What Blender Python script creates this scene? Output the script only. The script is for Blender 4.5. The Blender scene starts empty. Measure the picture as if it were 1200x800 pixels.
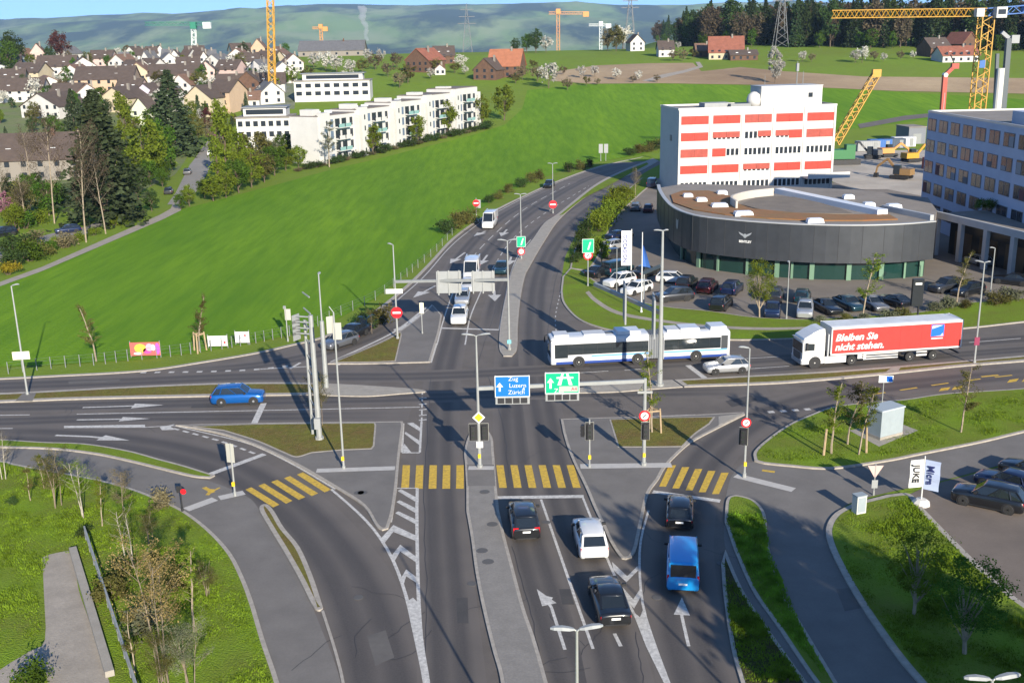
import bpy, bmesh, math, random
from mathutils import Vector, Matrix, geometry, noise as mnoise
from math import sin, cos, tan, pi, radians, atan2, hypot, sqrt
random.seed(11)
scene = bpy.context.scene
COL = scene.collection
# ---------------------------------------------------------------- camera model (measured from the photograph)
F, PIT, ROL, CAMH = 1250.0, radians(15.9), radians(1.1), 31.3
_fw = Vector((0, cos(PIT), -sin(PIT))); _r0 = Vector((1, 0, 0)); _u0 = Vector((0, sin(PIT), cos(PIT)))
_rt = cos(ROL)*_r0 - sin(ROL)*_u0; _up = sin(ROL)*_r0 + cos(ROL)*_u0
EYE = Vector((0, 0, CAMH))
def ray(px, py): return (_fw*F + _rt*(px-600) - _up*(py-400)).normalized()
def G(px, py, z=0.0):
    d = ray(px, py); t = (z-CAMH)/d.z
    return EYE + d*t
# ---------------------------------------------------------------- terrain
def _interp(tab, x):
    if x <= tab[0][0]: return tab[0][1]
    for i in range(len(tab)-1):
        x0, y0 = tab[i]; x1, y1 = tab[i+1]
        if x <= x1:
            m0 = (y1-y0)/(x1-x0) if i == 0 else (y1-tab[i-1][1])/(x1-tab[i-1][0])
            m1 = (y1-y0)/(x1-x0) if i+2 >= len(tab) else (tab[i+2][1]-y0)/(tab[i+2][0]-x0)
            if i == 0: m0 = 0.0
            h = x1-x0; t = (x-x0)/h
            return (2*t**3-3*t*t+1)*y0+(t**3-2*t*t+t)*h*m0+(-2*t**3+3*t*t)*y1+(t**3-t*t)*h*m1
    return tab[-1][1]
_TL = [(275,0),(330,1.6),(400,6),(500,14),(600,20.5),(660,22.6),(720,22.2),(800,18),(1000,0),(1500,-45),(2500,-60),(60000,-60)]
_TR = [(275,0),(330,1.6),(400,6),(500,14),(600,21),(660,23.6),(720,24.6),(900,26),(1400,20),(2000,-30),(2600,-60),(60000,-60)]
def tz(x, y):
    if y <= 275: return 0.0
    a = _interp(_TL, y)
    if y < 600 or x < 60: return a if x < 60 else (_interp(_TR, y)*min(1,(x-60)/110)+a*(1-min(1,(x-60)/110)))
    k = min(1, (x-60)/110)
    return a*(1-k)+_interp(_TR, y)*k
def T(px, py, dz=0.0):
    d = ray(px, py); t = 30.0; prev = t
    while t < 30000:
        p = EYE+d*t
        if p.z <= tz(p.x, p.y)+dz:
            lo, hi = prev, t
            for _ in range(30):
                m = (lo+hi)/2; q = EYE+d*m
                if q.z <= tz(q.x, q.y)+dz: hi = m
                else: lo = m
            return EYE+d*hi
        prev = t; t += max(2.0, t*0.006)
    return EYE+d*t
def at_depth(px, py, Y):
    """world point seen at the pixel, Y metres ahead"""
    d = ray(px, py); return EYE + d*(Y/d.y)
def ppm(p):
    """pixels per metre at a world point"""
    return F/((p-EYE).dot(_fw))
# ---------------------------------------------------------------- materials
MATS = {}
def mat(name, col, rough=.8, metal=0.0, noise=None, spec=.5, alpha=1.0, bump=None, coat=0, emit=None, trans=0, noise2=None, ior=1.45, sss=None):
    if name in MATS: return MATS[name]
    m = bpy.data.materials.new(name); m.use_nodes = True
    nt = m.node_tree; b = nt.nodes['Principled BSDF']
    c = (*col, 1)
    b.inputs['Base Color'].default_value = c; b.inputs['Roughness'].default_value = rough; b.inputs['Metallic'].default_value = metal
    b.inputs['Specular IOR Level'].default_value = spec; b.inputs['Alpha'].default_value = alpha
    b.inputs['Coat Weight'].default_value = coat; b.inputs['Coat Roughness'].default_value = .05
    b.inputs['Transmission Weight'].default_value = trans; b.inputs['IOR'].default_value = ior
    src = None
    if noise or noise2 or bump:
        g = nt.nodes.new('ShaderNodeNewGeometry')
        last = None
        for nz in (noise, noise2):
            if not nz: continue
            sc, amt = nz[0], nz[1]
            n = nt.nodes.new('ShaderNodeTexNoise'); n.inputs['Scale'].default_value = sc; n.inputs['Detail'].default_value = nz[3] if len(nz) > 3 else 5
            n.inputs['Roughness'].default_value = .62
            if len(nz) > 4:
                mp = nt.nodes.new('ShaderNodeMapping'); mp.inputs['Scale'].default_value = nz[4]; mp.inputs['Rotation'].default_value = (0,0,nz[5] if len(nz) > 5 else 0)
                nt.links.new(g.outputs['Position'], mp.inputs[0]); nt.links.new(mp.outputs[0], n.inputs['Vector'])
            else: nt.links.new(g.outputs['Position'], n.inputs['Vector'])
            r = nt.nodes.new('ShaderNodeValToRGB'); sh = nz[6] if len(nz) > 6 else .18; r.color_ramp.elements[0].position = .5-sh; r.color_ramp.elements[1].position = .5+sh
            c2 = nz[2] if len(nz) > 2 and nz[2] else None
            lo = tuple(max(0, x*(1-amt)) for x in col) if c2 is None else tuple(c2)
            hi = tuple(min(1, x*(1+amt)) for x in col) if c2 is None else tuple(col)
            if last is None:
                r.color_ramp.elements[0].color = (*lo, 1); r.color_ramp.elements[1].color = (*hi, 1)
                nt.links.new(n.outputs['Fac'], r.inputs[0]); last = r.outputs[0]
            else:
                mx = nt.nodes.new('ShaderNodeMix'); mx.data_type = 'RGBA'; mx.blend_type = 'MIX'
                r.color_ramp.elements[0].color = (0,0,0,1); r.color_ramp.elements[1].color = (1,1,1,1)
                nt.links.new(n.outputs['Fac'], r.inputs[0])
                mt = nt.nodes.new('ShaderNodeMath'); mt.operation = 'MULTIPLY'; mt.inputs[1].default_value = amt
                nt.links.new(r.outputs[0], mt.inputs[0]); nt.links.new(mt.outputs[0], mx.inputs['Factor'])
                nt.links.new(last, mx.inputs['A']); mx.inputs['B'].default_value = (*(c2 or lo), 1); last = mx.outputs['Result']
        if last: nt.links.new(last, b.inputs['Base Color'])
        if bump:
            n = nt.nodes.new('ShaderNodeTexNoise'); n.inputs['Scale'].default_value = bump[0]; n.inputs['Detail'].default_value = 4
            nt.links.new(g.outputs['Position'], n.inputs['Vector'])
            bp = nt.nodes.new('ShaderNodeBump'); bp.inputs['Strength'].default_value = bump[1]; bp.inputs['Distance'].default_value = bump[2]
            nt.links.new(n.outputs['Fac'], bp.inputs['Height']); nt.links.new(bp.outputs[0], b.inputs['Normal'])
    if emit: b.inputs['Emission Color'].default_value = (*emit[0], 1); b.inputs['Emission Strength'].default_value = emit[1]
    MATS[name] = m; return m
def leafmat(name, col, amt=.45, trans=.35, var=None):
    """foliage: diffuse plus translucent, shade varied clump by clump through object-space noise"""
    if name in MATS: return MATS[name]
    m = bpy.data.materials.new(name); m.use_nodes = True; nt = m.node_tree
    for n in list(nt.nodes): nt.nodes.remove(n)
    o = nt.nodes.new('ShaderNodeOutputMaterial'); d = nt.nodes.new('ShaderNodeBsdfDiffuse'); t = nt.nodes.new('ShaderNodeBsdfTranslucent'); mx = nt.nodes.new('ShaderNodeMixShader')
    g = nt.nodes.new('ShaderNodeNewGeometry'); n = nt.nodes.new('ShaderNodeTexNoise'); n.inputs['Scale'].default_value = 1.1; n.inputs['Detail'].default_value = 3
    r = nt.nodes.new('ShaderNodeValToRGB'); r.color_ramp.elements[0].position = .3; r.color_ramp.elements[1].position = .7
    lo = var or tuple(x*(1-amt) for x in col)
    r.color_ramp.elements[0].color = (*lo, 1); r.color_ramp.elements[1].color = (*[x*(1+amt*.6) for x in col], 1)
    nt.links.new(g.outputs['Position'], n.inputs['Vector']); nt.links.new(n.outputs['Fac'], r.inputs[0])
    oi = nt.nodes.new('ShaderNodeObjectInfo'); hs = nt.nodes.new('ShaderNodeHueSaturation')
    mr = nt.nodes.new('ShaderNodeMapRange'); mr.inputs['To Min'].default_value = .75; mr.inputs['To Max'].default_value = 1.25
    mh = nt.nodes.new('ShaderNodeMapRange'); mh.inputs['To Min'].default_value = .485; mh.inputs['To Max'].default_value = .515
    nt.links.new(oi.outputs['Random'], mr.inputs[0]); nt.links.new(mr.outputs[0], hs.inputs['Value'])
    nt.links.new(oi.outputs['Random'], mh.inputs[0]); nt.links.new(mh.outputs[0], hs.inputs['Hue'])
    nt.links.new(r.outputs[0], hs.inputs['Color'])
    nt.links.new(hs.outputs[0], d.inputs['Color']); nt.links.new(hs.outputs[0], t.inputs['Color'])
    mx.inputs[0].default_value = trans
    nt.links.new(d.outputs[0], mx.inputs[1]); nt.links.new(t.outputs[0], mx.inputs[2]); nt.links.new(mx.outputs[0], o.inputs['Surface'])
    MATS[name] = m; return m
# ---------------------------------------------------------------- mesh builder
class MB:
    def __init__(s): s.v = []; s.f = []; s.mi = []; s.cur = 0
    def add(s, vs, fs):
        b = len(s.v); s.v += [tuple(v) for v in vs]
        for f in fs: s.f.append([i+b for i in f]); s.mi.append(s.cur)
        return s
    def box(s, cx, cy, z0, sx, sy, sz, rz=0.0, taper=0.0, org=None):
        c, q = cos(rz), sin(rz); vs = []
        for z, k in ((z0, 1.0), (z0+sz, 1.0-taper)):
            for a, b in ((-1,-1),(1,-1),(1,1),(-1,1)):
                x, y = a*sx/2*k, b*sy/2*k
                vs.append((cx+x*c-y*q, cy+x*q+y*c, z))
        return s.add(vs, [(0,3,2,1),(4,5,6,7),(0,1,5,4),(1,2,6,5),(2,3,7,6),(3,0,4,7)])
    def tube(s, p0, p1, r0, r1=None, n=6, cap=True):
        p0, p1 = Vector(p0), Vector(p1); r1 = r0 if r1 is None else r1
        d = (p1-p0)
        if d.length < 1e-6: return s
        d.normalize(); a = Vector((0,0,1)) if abs(d.z) < .9 else Vector((1,0,0))
        u = d.cross(a).normalized(); w = d.cross(u)
        vs = [p0+(u*cos(2*pi*i/n)+w*sin(2*pi*i/n))*r0 for i in range(n)]+[p1+(u*cos(2*pi*i/n)+w*sin(2*pi*i/n))*r1 for i in range(n)]
        fs = [(i,(i+1)%n,n+(i+1)%n,n+i) for i in range(n)]
        if cap: fs += [tuple(range(n-1,-1,-1)), tuple(range(n,2*n))]
        return s.add(vs, fs)
    def bar(s, p0, p1, w, h):
        """square bar between two points, h measured upward"""
        p0, p1 = Vector(p0), Vector(p1); d = (p1-p0).normalized()
        a = Vector((0,0,1)) if abs(d.z) < .95 else Vector((0,1,0))
        u = d.cross(a).normalized()*w/2; t = u.cross(d).normalized()*h/2
        vs = [p0-u-t,p0+u-t,p0+u+t,p0-u+t,p1-u-t,p1+u-t,p1+u+t,p1-u+t]
        return s.add(vs, [(0,3,2,1),(4,5,6,7),(0,1,5,4),(1,2,6,5),(2,3,7,6),(3,0,4,7)])
    def prism(s, pts, z0, z1, top=True, bottom=True):
        """vertical prism over a 2-D outline"""
        n = len(pts); area = sum(pts[i][0]*pts[(i+1)%n][1]-pts[(i+1)%n][0]*pts[i][1] for i in range(n))
        if area < 0: pts = pts[::-1]
        vs = [(p[0],p[1],z0) for p in pts]+[(p[0],p[1],z1) for p in pts]
        s.add(vs, [(i,(i+1)%n,n+(i+1)%n,n+i) for i in range(n)])
        tris = geometry.tessellate_polygon([[Vector((p[0],p[1],0)) for p in pts]])
        def up(t):
            a, b, c = (pts[i] for i in t)
            return t if (b[0]-a[0])*(c[1]-a[1])-(b[1]-a[1])*(c[0]-a[0]) > 0 else t[::-1]
        tris = [up(t) for t in tris]
        if top: s.add([(p[0],p[1],z1) for p in pts], tris)
        if bottom: s.add([(p[0],p[1],z0) for p in pts], [t[::-1] for t in tris])
        return s
    def lathe(s, prof, n=12, org=(0,0,0), axis='z'):
        vs = []; fs = []
        for r, h in prof:
            for i in range(n):
                a = 2*pi*i/n
                if axis == 'z': vs.append((org[0]+r*cos(a), org[1]+r*sin(a), org[2]+h))
                elif axis == 'y': vs.append((org[0]+r*cos(a), org[1]+h, org[2]+r*sin(a)))
                else: vs.append((org[0]+h, org[1]+r*cos(a), org[2]+r*sin(a)))
        m = len(prof)
        for j in range(m-1):
            for i in range(n):
                q = (j*n+i, j*n+(i+1)%n, (j+1)*n+(i+1)%n, (j+1)*n+i)
                fs.append(q if axis != 'y' else q[::-1])
        fs.append(tuple(range(n)) if axis == 'y' else tuple(range(n-1,-1,-1)))
        e = tuple(range((m-1)*n, m*n)); fs.append(e[::-1] if axis == 'y' else e)
        return s.add(vs, fs)
    def loft(s, secs, closed=True, caps=True):
        n = len(secs[0]); vs = [p for q in secs for p in q]; fs = []
        for j in range(len(secs)-1):
            for i in range(n if closed else n-1):
                fs.append((j*n+i, j*n+(i+1)%n, (j+1)*n+(i+1)%n, (j+1)*n+i))
        if caps and closed: fs += [tuple(range(n-1,-1,-1)), tuple(range((len(secs)-1)*n, len(secs)*n))]
        return s.add(vs, fs)
    def quad(s, a, b, c, d): return s.add([a,b,c,d], [(0,1,2,3)])
    def mesh(s, name, mats, smooth=False, fix=False):
        me = bpy.data.meshes.new(name); me.from_pydata(s.v, [], s.f); me.update()
        for m in (mats if isinstance(mats, (list, tuple)) else [mats]): me.materials.append(m)
        if any(s.mi): me.polygons.foreach_set('material_index', s.mi)
        if fix:
            bm = bmesh.new(); bm.from_mesh(me); bmesh.ops.recalc_face_normals(bm, faces=bm.faces); bm.to_mesh(me); bm.free()
        if smooth: me.polygons.foreach_set('use_smooth', [True]*len(me.polygons))
        return me
    def build(s, name, mats, parent=None, smooth=False, fix=False, loc=None, rz=0.0):
        return link(name, s.mesh(name, mats, smooth, fix), parent, loc, rz)
def link(name, me, parent=None, loc=None, rz=0.0):
    o = bpy.data.objects.new(name, me); COL.objects.link(o)
    if parent is not None: o.parent = parent
    if loc is not None: o.location = loc
    if rz: o.rotation_euler = (0, 0, rz)
    return o
def tag(o, label=None, cat=None, group=None, kind=None):
    if label: o['label'] = label
    if cat: o['category'] = cat
    if group: o['group'] = group
    if kind: o['kind'] = kind
    return o
def empty(name, loc=(0,0,0), rz=0.0, label=None, cat=None, group=None):
    o = bpy.data.objects.new(name, None); COL.objects.link(o); o.location = loc; o.rotation_euler = (0, 0, rz); o.empty_display_size = .3
    return tag(o, label, cat, group)
KIDS = {}
def kids(o): return [c for c in bpy.data.objects if c.parent == o]
def copy_tree(o, loc, rz=0.0, label=None, group=None, scale=None):
    """a copy of a thing with copies of its parts and sub-parts"""
    if o.name not in KIDS:
        KIDS[o.name] = [(c, list(c.children)) for c in o.children]
    r = o.copy(); COL.objects.link(r); r.location = loc; r.rotation_euler = (0, 0, rz)
    if scale: r.scale = scale if isinstance(scale, (tuple, list)) else (scale,)*3
    if label: r['label'] = label
    if group: r['group'] = group
    for c, gs in KIDS[o.name]:
        d = c.copy(); COL.objects.link(d); d.parent = r
        for g in gs:
            h = g.copy(); COL.objects.link(h); h.parent = d
    return r
def structure(o): o['kind'] = 'structure'; return o
# smooth curve through points (Catmull-Rom)
def S(pts, k=5, closed=False):
    P = [Vector(p) for p in pts]; out = []; n = len(P)
    for i in range(n if closed else n-1):
        p0 = P[(i-1) % n] if (closed or i > 0) else P[i]*2-P[i+1]
        p1 = P[i]; p2 = P[(i+1) % n]
        p3 = P[(i+2) % n] if (closed or i+2 < n) else p2*2-p1
        for j in range(k):
            t = j/k
            out.append(.5*((2*p1)+(-p0+p2)*t+(2*p0-5*p1+4*p2-p3)*t*t+(-p0+3*p1-3*p2+p3)*t**3))
    if not closed: out.append(P[-1])
    return out
def GP(px): return [G(*p[:2]) for p in px]
def SG(px, k=5, closed=False): return S([Vector((p.x,p.y)) for p in GP(px)], k, closed)
def flat2(ps): return [Vector((p[0], p[1])) for p in ps]
def offset_poly(ps, d):
    """inset (d>0) of a closed 2-D outline by vertex normals"""
    n = len(ps); A = sum(ps[i][0]*ps[(i+1)%n][1]-ps[(i+1)%n][0]*ps[i][1] for i in range(n))
    if A < 0: ps = ps[::-1]
    out = []
    for i in range(n):
        a, b, c = Vector(ps[i-1][:2]), Vector(ps[i][:2]), Vector(ps[(i+1)%n][:2])
        e1, e2 = (b-a), (c-b)
        if e1.length < 1e-6 or e2.length < 1e-6: continue
        e1.normalize(); e2.normalize()
        n1 = Vector((-e1.y, e1.x)); n2 = Vector((-e2.y, e2.x)); m = n1+n2
        if m.length < 1e-3: continue
        m.normalize(); k = d/max(.45, m.dot(n1))
        out.append(b+m*k)
    return out
def sheet(name, ps, z, m):
    mb = MB(); ps = [(p[0], p[1]) for p in ps]
    tris = geometry.tessellate_polygon([[Vector((p[0],p[1],0)) for p in ps]])
    ts = []
    for t in tris:
        a, b, c = (ps[i] for i in t)
        ts.append(t if (b[0]-a[0])*(c[1]-a[1])-(b[1]-a[1])*(c[0]-a[0]) > 0 else t[::-1])
    mb.add([(p[0],p[1],z) for p in ps], ts)
    return structure(mb.build(name, m))
def inside(ps, x, y):
    c = False; n = len(ps); j = n-1
    for i in range(n):
        if (ps[i][1] > y) != (ps[j][1] > y) and x < (ps[j][0]-ps[i][0])*(y-ps[i][1])/(ps[j][1]-ps[i][1])+ps[i][0]: c = not c
        j = i
    return c
def drape(name, px, m, off=.03, step=12.0, world=None):
    """a sheet laid on the terrain inside an outline"""
    ps = flat2([T(*p) for p in px]) if world is None else world
    fine = []
    for i in range(len(ps)):
        a, b = ps[i], ps[(i+1)%len(ps)]; k = max(1, int((b-a).length/step))
        fine += [a.lerp(b, j/k) for j in range(k)]
    xs = [p.x for p in fine]; ys = [p.y for p in fine]
    pts = list(fine); y = min(ys)+step/2
    inner = offset_poly(fine, step*.3)
    while y < max(ys):
        x = min(xs)+step/2
        while x < max(xs):
            if inside(inner, x, y): pts.append(Vector((x+random.uniform(-1,1), y+random.uniform(-1,1))))
            x += step
        y += step
    n = len(fine)
    v, e, f, *_ = geometry.delaunay_2d_cdt(pts, [(i,(i+1)%n) for i in range(n)], [list(range(n))], 1, 1e-4)
    mb = MB(); fs = []
    for t in f:
        a, b, c = (v[i] for i in t[:3])
        fs.append(t if (b[0]-a[0])*(c[1]-a[1])-(b[1]-a[1])*(c[0]-a[0]) > 0 else t[::-1])
    mb.add([(p.x, p.y, tz(p.x,p.y)+off) for p in v], fs)
    return structure(mb.build(name, m))
# ================================================================ GROUND
ASPH = mat('asphalt', (.122,.105,.091), .85, noise=(.35,.16), noise2=(9,.35,(.072,.062,.054)), bump=(60,.25,.01))
PAVE = mat('pavement_asphalt', (.150,.138,.126), .9, noise=(.4,.13), noise2=(7,.3,(.10,.094,.088)), bump=(50,.3,.01))
GRAN = mat('granite_kerb', (.31,.28,.24), .8, noise=(3,.16))
CONC = mat('concrete_paving', (.30,.275,.235), .9, noise=(1.2,.12), noise2=(14,.35,(.2,.18,.155)), bump=(30,.4,.02))
COBB = mat('grey_sett_paving', (.215,.20,.18), .9, noise=(1.0,.12), noise2=(7,.5,(.14,.13,.12)), bump=(9,.6,.03))
GRASS = mat('verge_grass', (.160,.250,.020), 1, noise=(.25,.3,(.14,.155,.03)), noise2=(2.6,.5,(.10,.165,.014)), bump=(8,.9,.12), spec=.1)
DRYG = mat('dry_median_grass', (.165,.165,.035), 1, noise=(.5,.3,(.17,.115,.045)), noise2=(3.2,.6,(.07,.075,.016)), bump=(8,.9,.12), spec=.1)
MEAD = mat('meadow_grass', (.155,.235,.025), 1, noise=(.02,.22,(.145,.185,.03)), noise2=(.35,.3,(.07,.14,.014)), bump=(3,.6,.15), spec=.1)
CROP = mat('crop_field_grass', (.155,.275,.016), 1, noise=(.03,.3,(.098,.200,.013),6,(2.2,.35,1),.12), noise2=(.42,.62,(.062,.150,.010),7,(1.5,.16,1),.15,.16), bump=(2.2,.7,.2), spec=.1)
SOIL = mat('ploughed_soil', (.42,.32,.20), 1, noise=(.016,.22,(.25,.175,.11)), noise2=(.5,.3,(.20,.14,.09)), spec=.1)
DARK = mat('dark_bank_soil', (.060,.066,.02), 1, noise=(.7,.3,(.07,.05,.026)), noise2=(4,.6,(.025,.03,.01)), bump=(8,.9,.12), spec=.1)  # dark soil tone with random blotches
GRAV = mat('gravel_path', (.30,.265,.22), 1, noise=(.8,.15), noise2=(6,.4,(.2,.175,.15)), bump=(12,.6,.03))
LOT = mat('car_park_paving', (.175,.150,.125), .9, noise=(.25,.14), noise2=(6,.3,(.12,.104,.09)))
SITE = mat('building_site_ground', (.36,.32,.27), 1, noise=(.12,.2), noise2=(1.4,.3,(.24,.21,.18)))
# terrain sheet reaching the horizon
def axis(spans):
    out = []
    for a, b, s in spans:
        n = max(1, round((b-a)/s)); out += [a+(b-a)*i/n for i in range(n)]
    out.append(spans[-1][1]); return out
_ys = axis([(-260,-60,100),(-60,275,335),(275,760,9),(760,1100,20),(1100,2700,80),(2700,9000,900)])
_xs = axis([(-6000,-1200,800),(-1200,-460,74),(-460,600,20),(600,1500,90),(1500,7000,900)])
mb = MB(); nx = len(_xs)
mb.add([(x,y,tz(x,y)) for y in _ys for x in _xs], [(j*nx+i,j*nx+i+1,(j+1)*nx+i+1,(j+1)*nx+i) for j in range(len(_ys)-1) for i in range(nx-1)])
structure(mb.build('ground', MEAD, smooth=True))
# far hills beyond the valley
HILL = mat('wooded_hill', (.13,.20,.055), 1, noise=(.0021,.3,(.19,.23,.10),5,(1,.5,1),.2,.08), noise2=(.0013,1.0,(.022,.040,.022),7,(1,.42,1),-.1,.06), spec=.05)
_ridge = [(-7600,150),(-5200,222),(-4400,245),(-3600,285),(-2750,300),(-1950,335),(-900,322),(0,312),(700,308),(1300,268),(2400,270),(4000,240),(7600,200)]
mb = MB(); xs = axis([(-7600,7600,95)]); ys = axis([(6200,13000,190)]); nx = len(xs)
def hz(x, y):
    top = CAMH + _interp(_ridge, x)*1.0
    t = (y-6600)/(11000-6600); n = mnoise.fractal(Vector((x/1500, y/1700, 3.3)), 1.0, 2.0, 5)
    n2 = mnoise.fractal(Vector((x/420, y/900, 9.1)), 1.0, 2.0, 4)
    if y <= 11000:
        t = max(0, t); z = -62 + (top+62)*(t*t*(3-2*t))**.9 + n*95*sin(pi*min(1,t)) + n2*(34*sin(pi*min(1,t*.9)))
    else: z = top + n2*14 - (y-11000)*.18
    return z
mb.add([(x,y,hz(x,y)) for y in ys for x in xs], [(j*nx+i,j*nx+i+1,(j+1)*nx+i+1,(j+1)*nx+i) for j in range(len(ys)-1) for i in range(nx-1)])
structure(mb.build('hills', HILL, smooth=True))
# big crop field, ploughed strips, meadow behind
FIELD_PX = [(-60,352),(0,335),(50,318),(120,288),(190,258),(212,246),(262,233),(330,215),(400,196),(480,177),(556,158),(592,146),(612,128),(618,106),(690,99),(760,98),(860,100),(1000,105),(1190,116),(1240,121),(1230,133),(1080,141),(1000,151),(900,160),(790,168),(753,181),(700,190),(650,203),(600,223),(560,247),(530,271),(500,299),(470,326),(440,350),(400,372),(350,391),(300,401),(240,412),(160,422),(60,428),(-60,432)]
drape('crop_field', FIELD_PX, CROP, .05, 11)
drape('ploughed_field', [(645,95),(652,84),(700,77),(760,74.5),(812,74),(822,84),(868,79),(920,84),(1010,90),(1200,92),(1260,92),(1260,112),(1190,110),(1050,107),(900,100),(780,98),(690,98.5)], SOIL, .09, 10)
drape('gravel_track', [(752,95),(775,88),(800,83),(818,78),(815,73),(820,73),(824,79),(805,85),(780,91),(760,96)], GRAV, .12, 6)
drape('building_site_ground', [(962,208),(975,186),(985,178),(1060,176),(1090,176),(1090,232),(1040,222),(1000,222)], SITE, .03, 8)
drape('country_lane', [(1005,146),(1060,136),(1092,133),(1200,128),(1200,132),(1095,137),(1062,141),(1008,151)], ASPH, .10, 8)
# ---------------------------------------------------------------- the road surface, one sheet
edge = SG([(-70,446),(0,444),(60,441),(165,435),(235,425),(300,414),(340,405),(380,395),(420,378),(450,358),(480,333),(505,308),(530,281),(555,262),(580,247),(610,232),(650,214),(700,196),(745,186),(772,181)])
edge += SG([(800,176),(830,170)])
edge += SG([(832,178),(800,184),(775,192),(748,207),(720,228),(697,249),(679,270),(664,297),(659,320),(657,342),(660,356),(675,373),(697,383),(730,390),(790,395),(855,399),(925,398),(1000,394),(1125,386),(1200,378),(1290,369)])
edge += SG([(1290,446),(1200,456),(1110,462),(1060,469),(1012,473),(975,478),(950,487),(925,498),(900,515),(884,530),(884,541)])
edge += SG([(895,544),(925,547),(975,550),(1040,541),(1080,533),(1150,519),(1200,507),(1300,484)])
edge += SG([(1300,516),(1200,538),(1132,556),(1092,566),(1040,577),(1000,588),(978,603),(968,620),(971,640),(985,670),(1002,700),(1022,731),(1050,770),(1075,800),(1120,850)])
edge += [Vector(G(880,850)[:2]), Vector(G(340,850)[:2])]
edge += SG([(327,800),(310,750),(297,707),(285,676),(270,648),(245,621),(218,600),(190,588),(160,576),(125,565),(75,555),(20,546),(-70,538)])
sheet('road', edge, .004, ASPH)
# worn wheel tracks in every lane
def lanemat(name, dark):
    m = bpy.data.materials.new(name); m.use_nodes = True; nt = m.node_tree; b = nt.nodes['Principled BSDF']; b.inputs['Roughness'].default_value = .8
    uv = nt.nodes.new('ShaderNodeUVMap'); sp = nt.nodes.new('ShaderNodeSeparateXYZ'); cr = nt.nodes.new('ShaderNodeValToRGB'); g = nt.nodes.new('ShaderNodeNewGeometry')
    e = cr.color_ramp.elements; e[0].position = 0; e[0].color = (0,0,0,1); e[1].position = 1; e[1].color = (0,0,0,1)
    for p, v in ((.13,.15),(.27,1),(.38,.9),(.5,.45),(.62,.9),(.73,1),(.87,.15)):
        q = e.new(p); q.color = (v,v,v,1)
    n = nt.nodes.new('ShaderNodeTexNoise'); n.inputs['Scale'].default_value = .35; n.inputs['Detail'].default_value = 5
    n2 = nt.nodes.new('ShaderNodeTexNoise'); n2.inputs['Scale'].default_value = 9; n2.inputs['Detail'].default_value = 5
    for q in (n, n2): nt.links.new(g.outputs['Position'], q.inputs['Vector'])
    nt.links.new(uv.outputs[0], sp.inputs[0]); nt.links.new(sp.outputs[0], cr.inputs[0])
    base = nt.nodes.new('ShaderNodeMix'); base.data_type = 'RGBA'; base.inputs['A'].default_value = (.092,.079,.069,1); base.inputs['B'].default_value = (.140,.120,.103,1)
    nt.links.new(n.outputs['Fac'], base.inputs['Factor'])
    mx = nt.nodes.new('ShaderNodeMix'); mx.data_type = 'RGBA'; mx.inputs['B'].default_value = (*dark,1)
    mm = nt.nodes.new('ShaderNodeMath'); mm.operation = 'MULTIPLY'; ad = nt.nodes.new('ShaderNodeMath'); ad.operation = 'MULTIPLY_ADD'; ad.inputs[1].default_value = .7; ad.inputs[2].default_value = .38
    nt.links.new(n2.outputs['Fac'], ad.inputs[0]); fd = nt.nodes.new('ShaderNodeMath'); fd.operation = 'MULTIPLY'; nt.links.new(cr.outputs[0], fd.inputs[0]); nt.links.new(sp.outputs[1], fd.inputs[1]); nt.links.new(fd.outputs[0], mm.inputs[0]); nt.links.new(ad.outputs[0], mm.inputs[1])
    nt.links.new(mm.outputs[0], mx.inputs['Factor']); nt.links.new(base.outputs['Result'], mx.inputs['A']); nt.links.new(mx.outputs['Result'], b.inputs['Base Color'])
    return m
LANE = lanemat('worn_lane_asphalt', (.038,.034,.033))
lane_n = 0
def lane(px, w=3.6, k=5, z=.008):
    global lane_n
    c = SG(px, k); vs = []; uv = []; fs = []
    zz = z + .0004*(lane_n % 8); lane_n += 1
    for i, p in enumerate(c):
        t = (c[min(i+1,len(c)-1)]-c[max(i-1,0)]).normalized(); n = Vector((t.y,-t.x))*w/2
        for q in (-1,1): vs.append((p.x+n.x*q, p.y+n.y*q, zz))
    me = bpy.data.meshes.new('road_lane')
    me.from_pydata(vs, [], [(2*i,2*i+1,2*i+3,2*i+2) for i in range(len(c)-1)])
    ul = me.uv_layers.new(name='UVMap')
    for p in me.polygons:
        for li, vi in zip(p.loop_indices, p.vertices): ul.data[li].uv = (vi % 2, min(1, (vi//2)/4, (len(c)-1-vi//2)/4))
    me.materials.append(LANE)
    structure(link('road_lane', me))
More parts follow.
